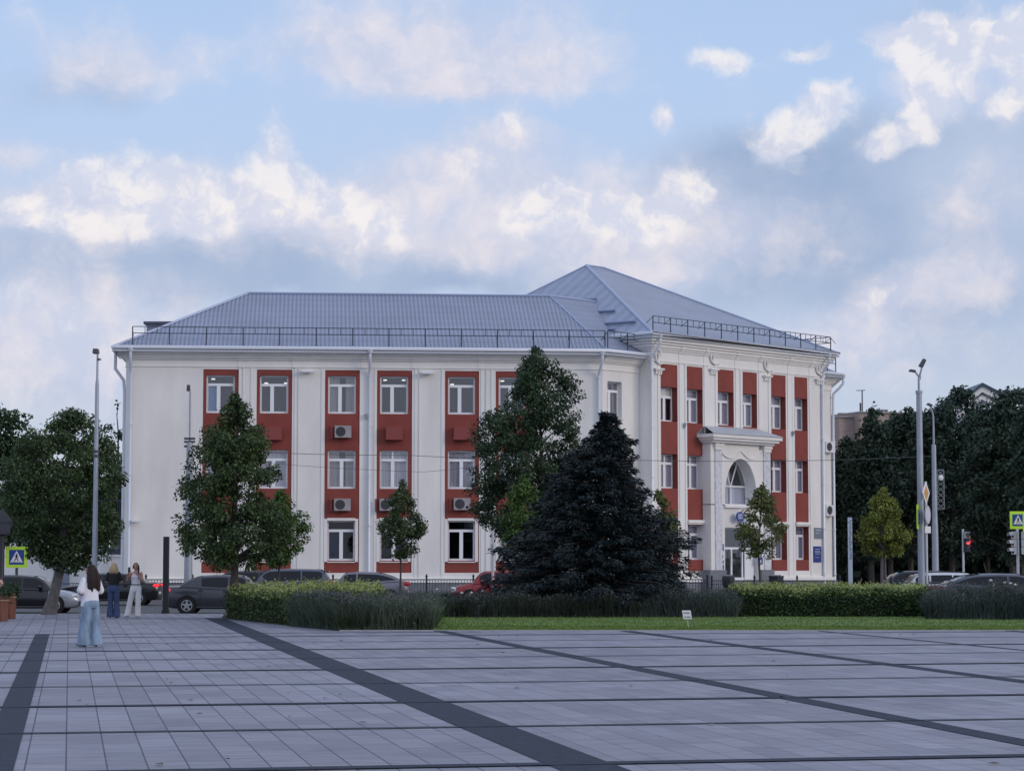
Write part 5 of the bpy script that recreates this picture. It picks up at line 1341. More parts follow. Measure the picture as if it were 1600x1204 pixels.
signal(1586, 111.8, 829.5, 866, -75, 'white backed traffic light below the crossing sign, facing away to the left', False, 1590, .34, 826, pale=True)
signal(1598, 111.6, 829.5, 866, 62, 'second signal head on the pole at the right edge, with dim red lens', False, 1603, .34, 826, pale=True)
# slim info stele and pale pole by the yard fence
Y = 106; x = at(1328.5, 850, Y).x
t = thing('info_stele', 'slim pale blue banner post with dark marks right of the building', 'stele', (x, Y, ROADZ))
g = MB(); g.box(x-.10, x+.10, Y, Y+.08, ROADZ, zat(808, Y)); obj('panel', g, mat('pale_blue_panel', (.42, .48, .56), .5), t)
g = MB(); rr = random.Random(2)
for k in range(22):
    z = zat(812, Y)-k*.085; a = rr.uniform(-.07, 0); b = rr.uniform(.01, .08); g.box(x+a, x+b, Y-.006, Y-.001, z-.05, z)
obj('marks', g, mat('mark_dark', (.08, .12, .18), .6), t)
x = at(770, 900, 84).x
t = thing('pale_post', 'thin pale post with a small box, between the red car and the tall tree', 'post', (x, 84, ROADZ))
g = MB(); g.tube([(x, 84, ROADZ), (x, 84, zat(828, 84))], .05, 8); obj('post', g, mat('pale_post', (.50, .52, .55), .4, metal=.2), t)
g = MB(); g.box(x-.08, x+.02, 83.9, 84.0, zat(865, 84), zat(850, 84)); obj('box', g, galv, t)
x = at(259.5, 900, 74.3).x
t = thing('black_pylon', 'plain slim black pylon at the edge of the square', 'pylon', (x, 74.3, 0))
g = MB(); g.box(x-.085, x+.085, 74.15, 74.4, ROADZ, zat(838, 74.3)); obj('column', g, blk, t)
g = MB(); g.box(x-.11, x+.11, 74.12, 74.43, ROADZ, .12); obj('base', g, blk, t)
# black lantern post, left edge
Y = 69; x = at(3.2, 850, Y).x
t = thing('park_lantern', 'black park lantern on a dark post, cut by the left edge', 'lantern', (x, Y, 0))
g = MB(); g.lathe([(.14, 0), (.14, .5), (.085, .6), (.08, zat(836, Y))], (x, Y, 0), 12); obj('post', g, blk, t, smooth=True)
g = MB(); g.lathe([(.16, zat(836, Y)), (.26, zat(834.5, Y)), (.26, zat(832, Y))], (x, Y, 0), 8); obj('lantern_base', g, blk, t)
g = MB(); g.lathe([(.24, zat(832, Y)), (.27, zat(816, Y))], (x, Y, 0), 8); obj('glass', g, mat('smoked_glass', (.05, .055, .07), .15), t)
g = MB(); g.lathe([(.31, zat(816, Y)), (.31, zat(814, Y)), (.16, zat(803, Y)), (.05, zat(797, Y)), (.02, zat(793, Y))], (x, Y, 0), 8); obj('hood', g, blk, t)
# wooden planters
wood_m = mat('planter_wood', (.16, .058, .035), .7, var=.4, vscale=3, stretch=(6, 6, .6))
def planter(px, py0, py1, w, label, seed):
    c = gr(px, py1); Y = c.y; h = zat(py0, Y)
    t = thing('wooden_planter', label, 'planter', (c.x, Y, 0), 'wooden planters at the left edge')
    g = MB(); nS = 14
    for k in range(nS):
        a0, a1 = 2*math.pi*k/nS, 2*math.pi*(k+.9)/nS; r0, r1 = w*.46, w*.54
        g.add([(c.x+r*math.cos(a), Y+r*math.sin(a), z) for (r, z) in ((r0, 0), (r1, h)) for a in (a0, a1)] + [(c.x+(r-.03)*math.cos(a), Y+(r-.03)*math.sin(a), z) for (r, z) in ((r0, 0), (r1, h)) for a in (a0, a1)], [(0, 1, 3, 2), (4, 6, 7, 5), (2, 3, 7, 6), (0, 2, 6, 4), (1, 5, 7, 3)])
    g.lathe([(w*.44, .01), (w*.50, h-.08)], (c.x, Y, 0), 14)
    obj('staves', g, wood_m, t)
    g = MB(); g.lathe([(w*.548, h*.80), (w*.55, h*.84)], (c.x, Y, 0), 16); obj('rope_band', g, mat('rope', (.32, .26, .2), .9), t)
    rs = np.random.RandomState(seed); n = 260
    P = np.array([c.x, Y, h+.02])+rs.normal(size=(n, 3))*np.array([w*.30, w*.30, .10])+np.array([.06, 0, .06])
    npmesh('plant', leaves(P, unit(rs.normal(size=(n, 3))+np.array([0, -.3, .5])), .11, rs), 4, lm_dark, t)
planter(3.5, 930, 970, .34, 'nearer brown wooden planter at the left edge', 5)
planter(17, 925, 966.5, .30, 'second brown wooden planter, just right of the nearest one', 6)
# lawn notice and stake
Y = 58.2; x = at(1073.5, 970, Y).x
t = thing('lawn_notice', 'small white notice with two dark lines on a stick in the lawn', 'notice', (x, Y, .03))
fr = Fr((x-.01, Y), 0)
g = MB(); g.tube([(x+.03, Y+.02, .03), (x, Y+.02, .42)], .014, 6); obj('stick', g, mat('stick_paint', (.40, .43, .36), .6), t)
z0, z1 = zat(966.5, Y), zat(953, Y); q = .03
pts = [fr.p(-.105+.02, 0, z0), fr.p(.115+.02, 0, z0), fr.p(.105, 0, z1), fr.p(-.12, 0, z1)]
g = MB(); g.prism(pts, fr.n*.012); pl = obj('board', g, mat('notice_white', (.72, .72, .74), .5), t)
g = MB()
for (za, segs) in ((.70, ((-.085, -.05), (-.03, .0), (.005, .035), (.04, .07))), (.22, ((-.055, -.02), (0, .03), (.035, .06), (.065, .095)))):
    for a, b in segs: g.box(a, b, .0125, .0145, z0+(z1-z0)*za-.018, z0+(z1-z0)*za+.018, fr)
obj('lettering', g, mat('faded_ink', (.18, .18, .20), .8), pl)
Y = 67; x = at(747.5, 960, Y).x
t = thing('garden_stake', 'short dark stake with a little head at the back of the lawn', 'stake', (x, Y, .03))
g = MB(); g.tube([(x, Y, .0), (x+.01, Y, .38)], .022, 6); obj('stake', g, blk, t)
g = MB(); g.lathe([(.10, 0.02), (.09, .06)], (x, Y, .01), 10); g.ball((x+.01, Y, .40), .035); obj('foot', g, blk, t)
# dark boards by the entrance
def board(px, py0, py1, w, Y, label, rnd):
    x = at(px, 900, Y).x; t = thing('litter_bin', label, 'litter bin', (x, Y, ROADZ+.1), 'dark bins before the entrance'); z0, z1 = zat(py1, Y), zat(py0, Y)
    g = MB()
    if rnd: g.lathe([(w*.30, z0), (w*.46, z0+.12), (w*.5, (z0+z1)/2), (w*.5, z1-.1), (w*.42, z1)], (x, Y, 0), 14)
    else: g.lathe([(w*.47, z0), (w*.5, z1-.06), (w*.53, z1-.05), (w*.53, z1)], (x, Y, 0), 4+4*0)
    obj('bin_body', g, blk, t); g = MB(); g.tube([(x, Y, ROADZ+.1), (x, Y, z0+.02)], .05, 6); obj('stand', g, blk, t)
    g = MB(); g.box(x-w*.3, x+w*.3, Y-.06, Y+.06, z1, z1+.05); obj('lid', g, galv, t)
board(1138, 899, 918, .62, 109.6, 'round dark litter bin left of the entrance door', True)
board(1213, 899, 917, .72, 109.6, 'square dark litter bin right of the entrance door', False)
# yard fence, panel by panel between posts
iron = mat('iron_fence', (.055, .065, .085), .5)
def fence(x0, x1, Y, ztop, label, zb=ROADZ+.12, pitch=2.35, curl=False, bar=.14):
    t = thing('iron_fence', label, 'fence', (x0, Y, zb)); n = max(1, round((x1-x0)/pitch)); d = (x1-x0)/n
    for k in range(n):
        a, b = x0+d*k, x0+d*(k+1); g = MB()
        g.bar((a, Y, ztop), (b, Y, ztop), .025); g.bar((a, Y, zb+.15), (b, Y, zb+.15), .02); g.bar((a, Y, ztop-.17), (b, Y, ztop-.17), .016)
        m_ = int((b-a)/bar)
        for j in range(1, m_): x = a+(b-a)*j/m_; g.bar((x, Y, zb+.15), (x, Y, ztop), .013)
        if curl:
            for j in range(int((b-a)/.5)): x = a+.25+j*.5; g.tube([(x+.12*math.cos(q), Y, ztop-.42+.16*math.sin(q)) for q in [2*math.pi*i/8 for i in range(9)]], .016, 4)
        obj('fence_panel', g, iron, t)
    for k in range(n+1):
        x = x0+d*k; g = MB(); g.tube([(x, Y, zb), (x, Y, ztop+.12)], .045, 6); g.lathe([(.05, 0), (.06, .06), (.005, .16)], (x, Y, ztop+.12), 6); obj('fence_post', g, blk, t)
ZFE = zat(905, 110)
fence(at(228, 900, 110.3).x, at(1105, 900, 110.3).x, 110.3, ZFE, 'long dark iron yard fence before the white building')
fence(at(1112, 900, 110.3).x, at(1312, 900, 110.3).x, 110.3, ZFE-.05, 'shorter iron fence with closer bars before the entrance facade', bar=.11)
fence(at(55, 900, 112).x, at(155, 900, 112).x, 112, zat(911, 112), 'ornate iron fence with rings before the white wall at the left', curl=True)
fence(at(1392, 900, 92).x, at(1490, 900, 92).x, 92, zat(910, 92), 'low grey railing in front of the white estate car', zb=ROADZ, bar=.16)
# overhead wires
def wire(pts, r, label):
    t = thing('overhead_wire', label, 'wire', pts[0], 'overhead wires'); g = MB(); P = []
    for a, b in zip(pts[:-1], pts[1:]):
        for k in range(10): f = k/10; p = Vector(a).lerp(Vector(b), f); P.append(p-Vector((0, 0, .35*4*f*(1-f)*(b-a).length/40)))
    P.append(Vector(pts[-1])); g.tube(P, r, 5); obj('cable', g, darkgrey, t)
wire([at(294, 700, 110), at(640, 711, 112), at(1010, 719, 114), at(1462, 712, 118)], .014, 'upper thin wire crossing in front of the whole facade')
wire([at(294, 712, 110.2), at(660, 737, 110), at(760, 726, 108)], .009, 'lower faint wire sagging in front of the long facade')
# ---- things at the far left: white yard wall, gate pier, shed
t = thing('yard_wall', 'white rendered yard wall behind the broad tree at the left', 'wall', (at(100, 900, 121).x, 121, ROADZ))
g = MB(); xl, xr = at(-60, 900, 121).x, at(168, 900, 121).x; g.box(xl, xr, 121, 121.3, ROADZ-.1, zat(868, 121)); obj('wall_panel', g, wall_m, t)
g = MB(); g.box(xl, xr, 120.95, 121.35, zat(868, 121)+.002, zat(866, 121)); obj('coping', g, trim_m, t)
g = MB(); g.box(at(84, 900, 120.9).x, at(107, 900, 120.9).x, 120.9, 120.97, ROADZ, zat(880, 121)); obj('gate_leaf', g, mat('grey_gate', (.22, .25, .31), .6), t)
t = thing('gate_pier', 'white gate pier with a dark hipped cap next to the building corner', 'pier', (at(178, 900, 119.5).x, 119.5, ROADZ))
xa, xb = at(167.5, 900, 119.5).x, at(189.5, 900, 119.5).x
g = MB(); g.box(xa, xb, 119.5, 120.3, ROADZ-.1, zat(869, 119.5)); obj('pier', g, wall_m, t)
g = MB(); g.box(xa-.06, xb+.06, 119.4, 120.4, zat(869, 119.5)+.002, zat(866, 119.5)); obj('cornice', g, trim_m, t)
zc = zat(866, 119.5); g = MB(); g.box(xa-.02, xb+.02, 119.42, 120.38, zc+.002, zc+.28); m_ = (xa+xb)/2
g.add([(xa-.04, 119.4, zc+.281), (xb+.04, 119.4, zc+.281), (xb+.04, 120.4, zc+.281), (xa-.04, 120.4, zc+.281), (m_, 119.9, zc+.5)], [(0, 1, 4), (1, 2, 4), (2, 3, 4), (3, 0, 4)]); obj('cap', g, mat('dark_cap', (.05, .055, .08), .5), t)
t = thing('iron_balcony', 'dark iron stair railing above the gate pier at the left end of the building', 'railing', (at(175, 900, 124).x, 124, ROADZ))
g = MB(); xa, xb = at(150, 900, 124).x, at(189, 900, 124).x
for (z0, z1) in ((zat(812, 124), zat(782, 124)), (zat(862, 124), zat(838, 124))):
    g.bar((xa, 124, z1), (xb, 124, z1), .04); g.bar((xa, 124, z0), (xb, 124, z0), .05)
    for k in range(13): x = xa+(xb-xa)*k/12; g.bar((x, 124, z0), (x, 124, z1), .02)
g.bar((xa, 124, ROADZ), (xa, 124, zat(782, 124)), .05); g.bar((xb, 124, ROADZ), (xb, 124, zat(782, 124)), .05)
obj('bars', g, iron, t)
t = thing('white_house', 'pale low house with a grey roof far behind the broad tree', 'building', (at(20, 900, 150).x, 150, -.3))
g = MB(); g.box(at(-80, 900, 150).x, at(120, 900, 150).x, 150, 156, -.3, zat(838, 150)); obj('wall', g, wall_m, t)
g = MB(); g.box(at(-84, 900, 150).x, at(124, 900, 150).x, 149.6, 156.4, zat(838, 150)+.002, zat(833, 150)); obj('roof', g, mat('grey_sheet', (.42, .45, .50), .45, metal=.3, var=.1), t)
# ---- far buildings on the right
Y = 210; t = thing('apartment_block', 'brown flat roofed apartment block behind the trees right of the school', 'building', (at(1345, 900, Y).x, Y, -.4))
fa = Fr(at(1332, 700, Y), 20)
g = MB(); s0, s1 = fa.s(1300), fa.s(1460)
zt = zat(648, Y); br = mat('brown_plaster', (.33, .26, .225), .9, var=.1)
g.box(fa.s(1312), fa.s(1335), -10, 0, -.4, zat(652, Y), fa); g.box(fa.s(1335)+.003, s1, -12, 1.2, -.4, zat(645.5, Y), fa); obj('wall', g, br, t)
g = MB(); g.box(fa.s(1334), s1+.2, -12.2, 1.4, zat(645.5, Y)+.003, zat(643.5, Y), fa); g.box(fa.s(1311), fa.s(1334)-.01, -10.2, .2, zat(652, Y)+.003, zat(650, Y), fa); obj('parapet', g, mat('grey_coping', (.35, .34, .34), .8), t)
s0, s1 = fa.s(1384), fa.s(1397.5)
g = MB(); g.box(s0, s1, -3, -1, zat(643.5, Y), zat(636.5, Y), fa); rb = obj('roof_unit', g, mat('unit_white', (.5, .5, .52), .6), t)
g = MB(); 
for k in range(2): g.box(s0+(s1-s0)*(.1+.45*k), s0+(s1-s0)*(.45+.45*k), -.999, -.98, zat(642, Y), zat(637.5, Y), fa)
obj('unit_grille', g, darkgrey, rb)
g = MB(); x, z = fa.s(1373), zat(644, Y); g.bar(fa.p(x, -3, z), fa.p(x, -3, zat(605, Y)), .06); g.bar(fa.p(fa.s(1364), -3, zat(605.5, Y)), fa.p(fa.s(1378), -3, zat(604.5, Y)), .035); g.bar(fa.p(x-.2, -3, z), fa.p(x-.2, -3, zat(625, Y)), .09); obj('antenna', g, darkgrey, t)
g = MB()
for xx_ in (1329, 1338): s = fa.s(xx_); g.box(s-.3, s+.3, -3, -2.4, zat(651, Y), zat(646 if xx_ < 1333 else 642, Y), fa)
obj('chimney', g, br, t)
Y = 185; t = thing('gabled_building', 'white classical building with a pediment and dark roof above the right trees', 'building', (at(1540, 900, Y).x, Y, -.4))
xl, xm, xr = at(1496, 650, Y).x, at(1533.5, 600, Y).x, at(1571, 650, Y).x; zb, zt = zat(632, Y), zat(598.5, Y)
fg = WORLD
zl = zat(634, Y); zr_ = zat(616, Y); xr2 = at(1566, 612, Y).x
g = MB(); g.box(xl+.4, xr2+14, Y+.4, Y+14, -.4, zr_-1.2); obj('wall', g, mat('pale_blue_render', (.50, .52, .58), .9, var=.06), t)
g = MB(); g.prism([(xl, Y+.2, zl), (xr2, Y+.2, zr_-.9), (xr2, Y+.2, zr_-.6), (xm, Y+.2, zt-.25), (xl, Y+.2, zl+.25)], (0, .4, 0))
obj('tympanum', g, mat('pale_blue_render', (.50, .52, .58), .9), t)
g = MB()
for (a, b) in (((xl-.3, zl), (xm, zt)), ((xm, zt), (xr2+.1, zr_))):
    g.prism([(a[0], Y-.3, a[1]-.75), (b[0], Y-.3, b[1]-.75), (b[0], Y-.3, b[1]-.25), (a[0], Y-.3, a[1]-.25)], (0, .5, 0))
    g.prism([(a[0], Y-.1, a[1]-1.35), (b[0], Y-.1, b[1]-1.35), (b[0], Y-.1, b[1]-1.0), (a[0], Y-.1, a[1]-1.0)], (0, .3, 0))
g.box(xr2+.1, xr2+16, Y-.3, Y+.3, zr_-.8, zr_-.25)
obj('cornice', g, trim_m, t)
g = MB()
for (a, b) in (((xl-.3, zl), (xm, zt)), ((xm, zt), (xr2+.1, zr_))): g.prism([(a[0], Y-.45, a[1]-.248), (b[0], Y-.45, b[1]-.248), (b[0], Y-.45, b[1]+.02), (a[0], Y-.45, a[1]+.02)], (0, 14, 0))
g.prism([(xr2+.1, Y-.4, zr_-.2), (xr2+16, Y-.4, zr_-.2), (xr2+16, Y+6, zt-.2), (xm+2, Y+6, zt-.2)], (0, 0, .1))
obj('roof', g, mat('dark_green_roof', (.05, .075, .10), .5, metal=.2), t)
# ------------------------------------------------------------------ cars
glass_car = mat('car_glass', (.008, .010, .014), .06, spec=.3)
tyre_m = mat('tyre', (.012, .012, .014), .85); rim_m = mat('alloy', (.42, .44, .47), .35, metal=.7)
arch_m = mat('arch_black', (.006, .006, .008), .9); lampw = mat('lamp_clear', (.60, .64, .70), .15); lampr = mat('tail_red', (.35, .012, .015), .25)
trimb = mat('car_trim', (.015, .016, .02), .5)
lampr_lit = mat('tail_red_lit', (.8, .02, .03), .3, emit=.9)
def interp(tab, x):
    if x <= tab[0][0]: return tab[0][1]
    for (a, b), (c, d) in zip(tab[:-1], tab[1:]):
        if x <= c:
            f = (x-a)/(c-a); f = f*f*(3-2*f)*.35+f*.65
            return b+(d-b)*f
    return tab[-1][1]
def car(label, paint, L=4.5, W=1.78, Ht=1.45, kind='sedan', wheel=.32, lit=False, loc=(0, 0, 0), rz=0, rack=False, spoiler=False, rims=rim_m, front=None):
    """local x forward; profiles of bonnet / waist, roof and half width along the length"""
    t = thing('parked_car', label, 'car', (0, 0, 0), 'cars along the street', local=True)
    h = L/2; bel = .62*Ht+.02
    if kind == 'sedan': top = [(-h, .64*Ht), (-h+.12, .70*Ht), (-h+.75, .715*Ht), (-.3, bel+.04), (h-1.35, bel), (h-.55, .58*Ht), (h-.12, .50*Ht), (h, .42*Ht)]; roofp = [-h+.55, -h+1.45, -.35, .55, h-1.25]
    elif kind == 'wagon': top = [(-h, .66*Ht), (-h+.1, .70*Ht), (-.3, bel+.03), (h-1.2, bel), (h-.5, .58*Ht), (h-.1, .50*Ht), (h, .42*Ht)]; roofp = [-h+.10, -h+.55, -.5, .45, h-1.05]
    elif kind == 'coupe': top = [(-h, .62*Ht), (-h+.1, .70*Ht), (-h+.6, .72*Ht), (-.3, bel+.05), (h-1.3, bel), (h-.55, .58*Ht), (h-.12, .50*Ht), (h, .40*Ht)]; roofp = [-h+.28, -h+1.6, -.2, .50, h-1.2]
    else: top = [(-h, .64*Ht), (-h+.1, .70*Ht), (-.3, bel+.03), (h-1.15, bel), (h-.5, .57*Ht), (h-.1, .48*Ht), (h, .40*Ht)]; roofp = [-h+.15, -h+.9, -.35, .45, h-1.0]
    wd = [(-h, W*.40), (-h+.15, W*.455), (-h+.9, W*.495), (.2, W*.5), (h-.9, W*.495), (h-.25, W*.45), (h, W*.37)]
    bot = [(-h, .34), (-h+.25, .22), (-h+.6, .19), (h-.6, .18), (h-.2, .2), (h, .28)]
    xs = sorted(set([-h, -h+.05, -h+.12, -h+.25, -h+.5, -h+.75, -h+1.0, -h+1.4, -.8, -.3, .2, .7, h-1.4, h-1.1, h-.85, h-.6, h-.4, h-.22, h-.1, h-.04, h]))
    rings = []
    for x in xs:
        zt, zb, w = interp(top, x), interp(bot, x), interp(wd, x); e = 1.0
        d = zt-zb
        half = [(w*.80, zb), (w*.95, zb+.05), (w*.985, zb+d*.25), (w, zb+d*.52), (w*.985, zb+d*.74), (w*.955, zb+d*.90), (w*.90, zt-.015), (w*.62, zt+.022), (w*.25, zt+.035)]
        rings.append([Vector((x, y, z)) for y, z in half] + [Vector((x, -y, z)) for y, z in reversed(half)])
    if front:
        kf = next(i for i, x in enumerate(xs) if x >= h-1.12); g = MB(); g.ring_loft(rings[kf:]); obj('bonnet', g, front, t, smooth=True); rings = rings[:kf+1]
    g = MB(); g.ring_loft(rings)
    # cabin
    x0, x1, xm, x2, x3 = roofp      # rear glass foot, roof rear, roof mid, roof front, windscreen foot
    def rz_(x):
        b = interp(top, x)-.01
        if x <= x1: f = (x-x0)/(x1-x0); f = math.sin(max(0, f)*math.pi/2)**(.9 if kind != 'coupe' else .85); return b + (Ht*.985-b)*f
        if x >= x2: f = (x3-x)/(x3-x2); f = math.sin(max(0, f)*math.pi/2)**.85; return b+(Ht*.985-b)*f
        f = (x-x1)/(x2-x1); return Ht*.985+.015*Ht*math.sin(f*math.pi)
    def yb(x): return interp(wd, x)*.955
    kk = .30 if kind != 'wagon' else .24
    def ys(x, z): b = interp(top, x)-.03; return yb(x) - kk*(z-b)
    N2 = 26; cx_ = [x0+(x3-x0)*k/N2 for k in range(N2+1)]; rings = []
    for x in cx_:
        zr = rz_(x); b = interp(top, x)-.03; q = max(.01, zr-b)
        half = [(yb(x), b), (ys(x, b+q*.5), b+q*.5), (ys(x, b+q*.86), b+q*.86), (ys(x, b+q*.96)-.05*min(1, q*3), b+q*.97), (ys(x, zr)*.72, zr+.004), (ys(x, zr)*.3, zr+.02)]
        rings.append([Vector((x, y, z)) for y, z in half] + [Vector((x, -y, z)) for y, z in reversed(half)])
    g.ring_loft(rings)
    body = obj('body', g, paint, t, smooth=True)
    # glass: side windows, screens
    def side(xa, xb, sg, n=10):
        g = MB(); P = []
        for k in range(n+1):
            x = xa+(xb-xa)*k/n; b = interp(top, x); lo = b+.045; hi = max(lo+.01, rz_(x)-.085)
            P.append(((x, sg*(ys(x, lo)+.006), lo), (x, sg*(ys(x, (lo+hi)/2)+.006), (lo+hi)/2), (x, sg*(ys(x, hi)+.006), hi)))
        for k in range(n):
            for j in (0, 1): g.quad(P[k][j], P[k+1][j], P[k+1][j+1], P[k][j+1])
        obj('window', g, glass_car, t, fix=False)
    xf, xr = x3-.30, x0+.30
    mid = .12
    for sg in (1, -1):
        side(mid+.04, xf, sg); side(mid-.95 if kind in ('wagon', 'suv') else max(xr+.15, mid-1.02), mid-.04, sg)
        if kind in ('wagon', 'suv', 'coupe'): side(xr, mid-1.02, sg, 6)
    def screen(xa, xb, nm):
        g = MB(); P = []
        for k in range(7):
            x = xa+(xb-xa)*k/6; z = rz_(x)+.012; w = ys(x, rz_(x))*.86
            P.append([(x+(.008 if xb > xa else -.008)*0, y*w, z+.012*(1-abs(y))) for y in (-1, -.5, 0, .5, 1)])
        for k in range(6):
            for j in range(4): g.quad(P[k][j], P[k][j+1], P[k+1][j+1], P[k+1][j])
        obj(nm, g, glass_car, t, fix=False)
    screen(x2+.06, x3-.05, 'windscreen'); screen(x1-.06, x0+.06, 'rear_window')
    # wheels
    for wx in (h-.86, -h+.84):
        for sg in (1, -1):
            w = interp(wd, wx); g = MB(); c = (wx, sg*(w-.19), wheel)
            g.lathe([(wheel*1.16, -.01), (wheel*1.16, .20*1.0)], (wx, sg*(w-.19)-(0 if sg > 0 else .20)-.008*sg, wheel+.01), 22, axis='y'); obj('wheel_arch', g, arch_m, body)
            g = MB(); o0 = sg*(w-.17)
            g.lathe([(wheel*.62, -.11), (wheel*.92, -.115), (wheel, -.07), (wheel, .07), (wheel*.92, .115), (wheel*.62, .11)], (wx, sg*(w-.10), wheel), 24, axis='y')
            wh = obj('wheel', g, tyre_m, t, smooth=True)
            g = MB(); yo = sg*(w+.018)
            for k in range(24):
                a0, a1 = 2*math.pi*k/24, 2*math.pi*(k+1)/24
                g.quad(*[(wx+r*math.cos(a), yo, wheel+r*math.sin(a)) for r, a in ((wheel*.57, a0), (wheel*.66, a0), (wheel*.66, a1), (wheel*.57, a1))])
            for k in range(5):
                a = 2*math.pi*k/5+.3; ca, sa = math.cos(a), math.sin(a); q = .045
                g.quad((wx-sa*q+ca*.03, yo+.004*sg, wheel+ca*q+sa*.03), (wx+sa*q+ca*.03, yo+.004*sg, wheel-ca*q+sa*.03), (wx+ca*wheel*.6+sa*q*.6, yo+.004*sg, wheel+sa*wheel*.6-ca*q*.6), (wx+ca*wheel*.6-sa*q*.6, yo+.004*sg, wheel+sa*wheel*.6+ca*q*.6))
            g.lathe([(.06, -.01), (.06, .014)], (wx, yo, wheel), 10, axis='y')
            obj('rim', g, rims, wh, fix=False)
    # lights, mirrors, bumpers, handles
    for sg in (1, -1):
        x, z = h-.20, interp(top, h-.3)-.10; g = MB(); g.ball((x, sg*interp(wd, x)*.86, z), .20, .10, .075, 10, 6, rot=Matrix.Rotation(-.25*1, 3, 'Y')); obj('headlight', g, lampw, t, smooth=True)
        x, z = -h+.12, interp(top, -h+.2)-.12; g = MB(); g.ball((x, sg*interp(wd, x)*.90, z), .20, .09, .085 if kind == 'sedan' else .12, 10, 6, rot=Matrix.Rotation(.12, 3, 'Y')); obj('taillight', g, lampr_lit if lit else lampr, t, smooth=True)
        x = x3-.42; g = MB(); g.ball((x, sg*(yb(x)+.11), interp(top, x)+.09), .085, .10, .065, 10, 6); g.bar((x+.03, sg*(yb(x)-.02), interp(top, x)+.03), (x, sg*(yb(x)+.06), interp(top, x)+.07), .025); obj('mirror', g, paint, t, smooth=True)
        for x in (mid-.12, mid-1.05):
            g = MB(); z = interp(top, x)-.10; w = interp(wd, x)*.985; g.box(x-.09, x+.09, sg*w-.02, sg*w+.025, z-.018, z+.018); obj('door_handle', g, paint, t)
        g = MB(); g.tube([(x_, sg*(interp(wd, x_)*.97), .24) for x_ in (-h+1.2, 0, h-1.2)], .05, 6); obj('sill', g, trimb, t)
        g = MB()      # door gaps
        for x in (mid, mid-1.05 if kind != 'coupe' else mid-1.1, mid+1.0):
            b = interp(bot, x)+.08; tp_ = interp(top, x)-.06; w = interp(wd, x)
            g.quad((x-.007, sg*(w*.988+.004), b+.08), (x+.007, sg*(w*.988+.004), b+.08), (x+.007, sg*(w+.004), (b+tp_)/2), (x-.007, sg*(w+.004), (b+tp_)/2))
            g.quad((x-.007, sg*(w+.004), (b+tp_)/2), (x+.007, sg*(w+.004), (b+tp_)/2), (x+.007, sg*(w*.96+.004), tp_), (x-.007, sg*(w*.96+.004), tp_))
        obj('door_gap', g, arch_m, body, fix=False)
    g = MB(); g.box(h-.10, h+.015, -W*.30, W*.30, .30, .46); obj('grille', g, trimb, t)
    g = MB(); g.box(-h-.012, -h+.2, -W*.36, W*.36, .24, .36); obj('rear_bumper', g, trimb, t)
    g = MB(); g.box(-h-.016, -h+.05, -.26, .26, .50, .61); obj('number_plate', g, white_m, t)
    if rack:
        g = MB()
        for sg in (1, -1): g.tube([(x1+.1, sg*ys(x1, Ht)*.8, Ht*1.0), (x1+.25, sg*ys(x1, Ht)*.8, Ht+.05), (x2-.2, sg*ys(x2, Ht)*.8, Ht+.05), (x2-.05, sg*ys(x2, Ht)*.8, Ht)], .02, 6)
        obj('roof_rail', g, trimb, t)
    if spoiler:
        g = MB(); g.box(x1-.42, x1-.12, -W*.30, W*.30, rz_(x1-.2)+.02, rz_(x1-.2)+.06); obj('spoiler', g, paint, t)
    t.location = loc; t.rotation_euler = (0, 0, rz)
    return t
def paint(n, c, r=.25, metal=.3): return mat('paint_'+n, c, r, metal=metal, coat=.35)
PI = math.pi
def put(px_mid, Y): return (at(px_mid, 900, Y).x, Y, ROADZ)
rd = R(1.5)
pk = paint('black', (.012, .013, .016), .22)
car('black car with a silver front facing right at the left edge, behind the leaning tree', pk, 4.45, 1.78, 1.42, 'suv', loc=put(36, 86), rz=rd, front=paint('silver', (.32, .34, .38)))
car('black saloon with a red tail lamp, behind the two women at the kerb', pk, 4.7, 1.8, 1.42, 'sedan', lit=True, loc=put(168, 101), rz=PI+rd)
car('dark grey saloon with red tail lamp, right of the black pylon', paint('graphite', (.045, .05, .06)), 4.55, 1.78, 1.44, 'sedan', lit=True, loc=(at(356, 900, 85).x, 85, ROADZ), rz=rd)
car('dark car showing only its roof behind the linden trunk', paint('navy', (.02, .024, .035)), 4.4, 1.76, 1.5, 'suv', loc=put(378, 106), rz=PI+rd)
car('blue grey estate car with tall roof and rear spoiler, beyond the golden hedge', paint('blue_grey', (.075, .092, .13)), 4.35, 1.80, 1.62, 'wagon', loc=put(442, 99), rz=PI+rd, spoiler=True)
car('grey lilac coupe with sloping tail, right of the blue grey estate car', paint('lilac_grey', (.16, .155, .19)), 4.45, 1.82, 1.46, 'coupe', loc=put(563, 104), rz=PI+rd)
car('red hatchback half hidden by the spruce', paint('red', (.26, .022, .025)), 4.2, 1.76, 1.52, 'hatch', loc=put(776, 103), rz=PI+rd)
car('black car with a pale edged windscreen, behind the double lamp post', pk, 4.6, 1.82, 1.52, 'suv', loc=put(1426, 103), rz=PI+rd)
car('white estate car with roof bars behind the grey railing', paint('white', (.60, .62, .66), .3, 0), 4.2, 1.72, 1.46, 'wagon', loc=put(1452, 97), rz=PI+rd, rack=True)
car('large dark grey saloon with a dull red lamp, before the right traffic light', paint('slate', (.07, .08, .11)), 4.9, 1.88, 1.50, 'coupe', loc=(at(1562, 900, 84.5).x, 84.5, ROADZ), rz=rd)
car('silver car cut by the right edge behind the roses', paint('silver', (.32, .34, .38)), 4.5, 1.8, 1.45, 'sedan', loc=put(1640, 91), rz=PI+rd)
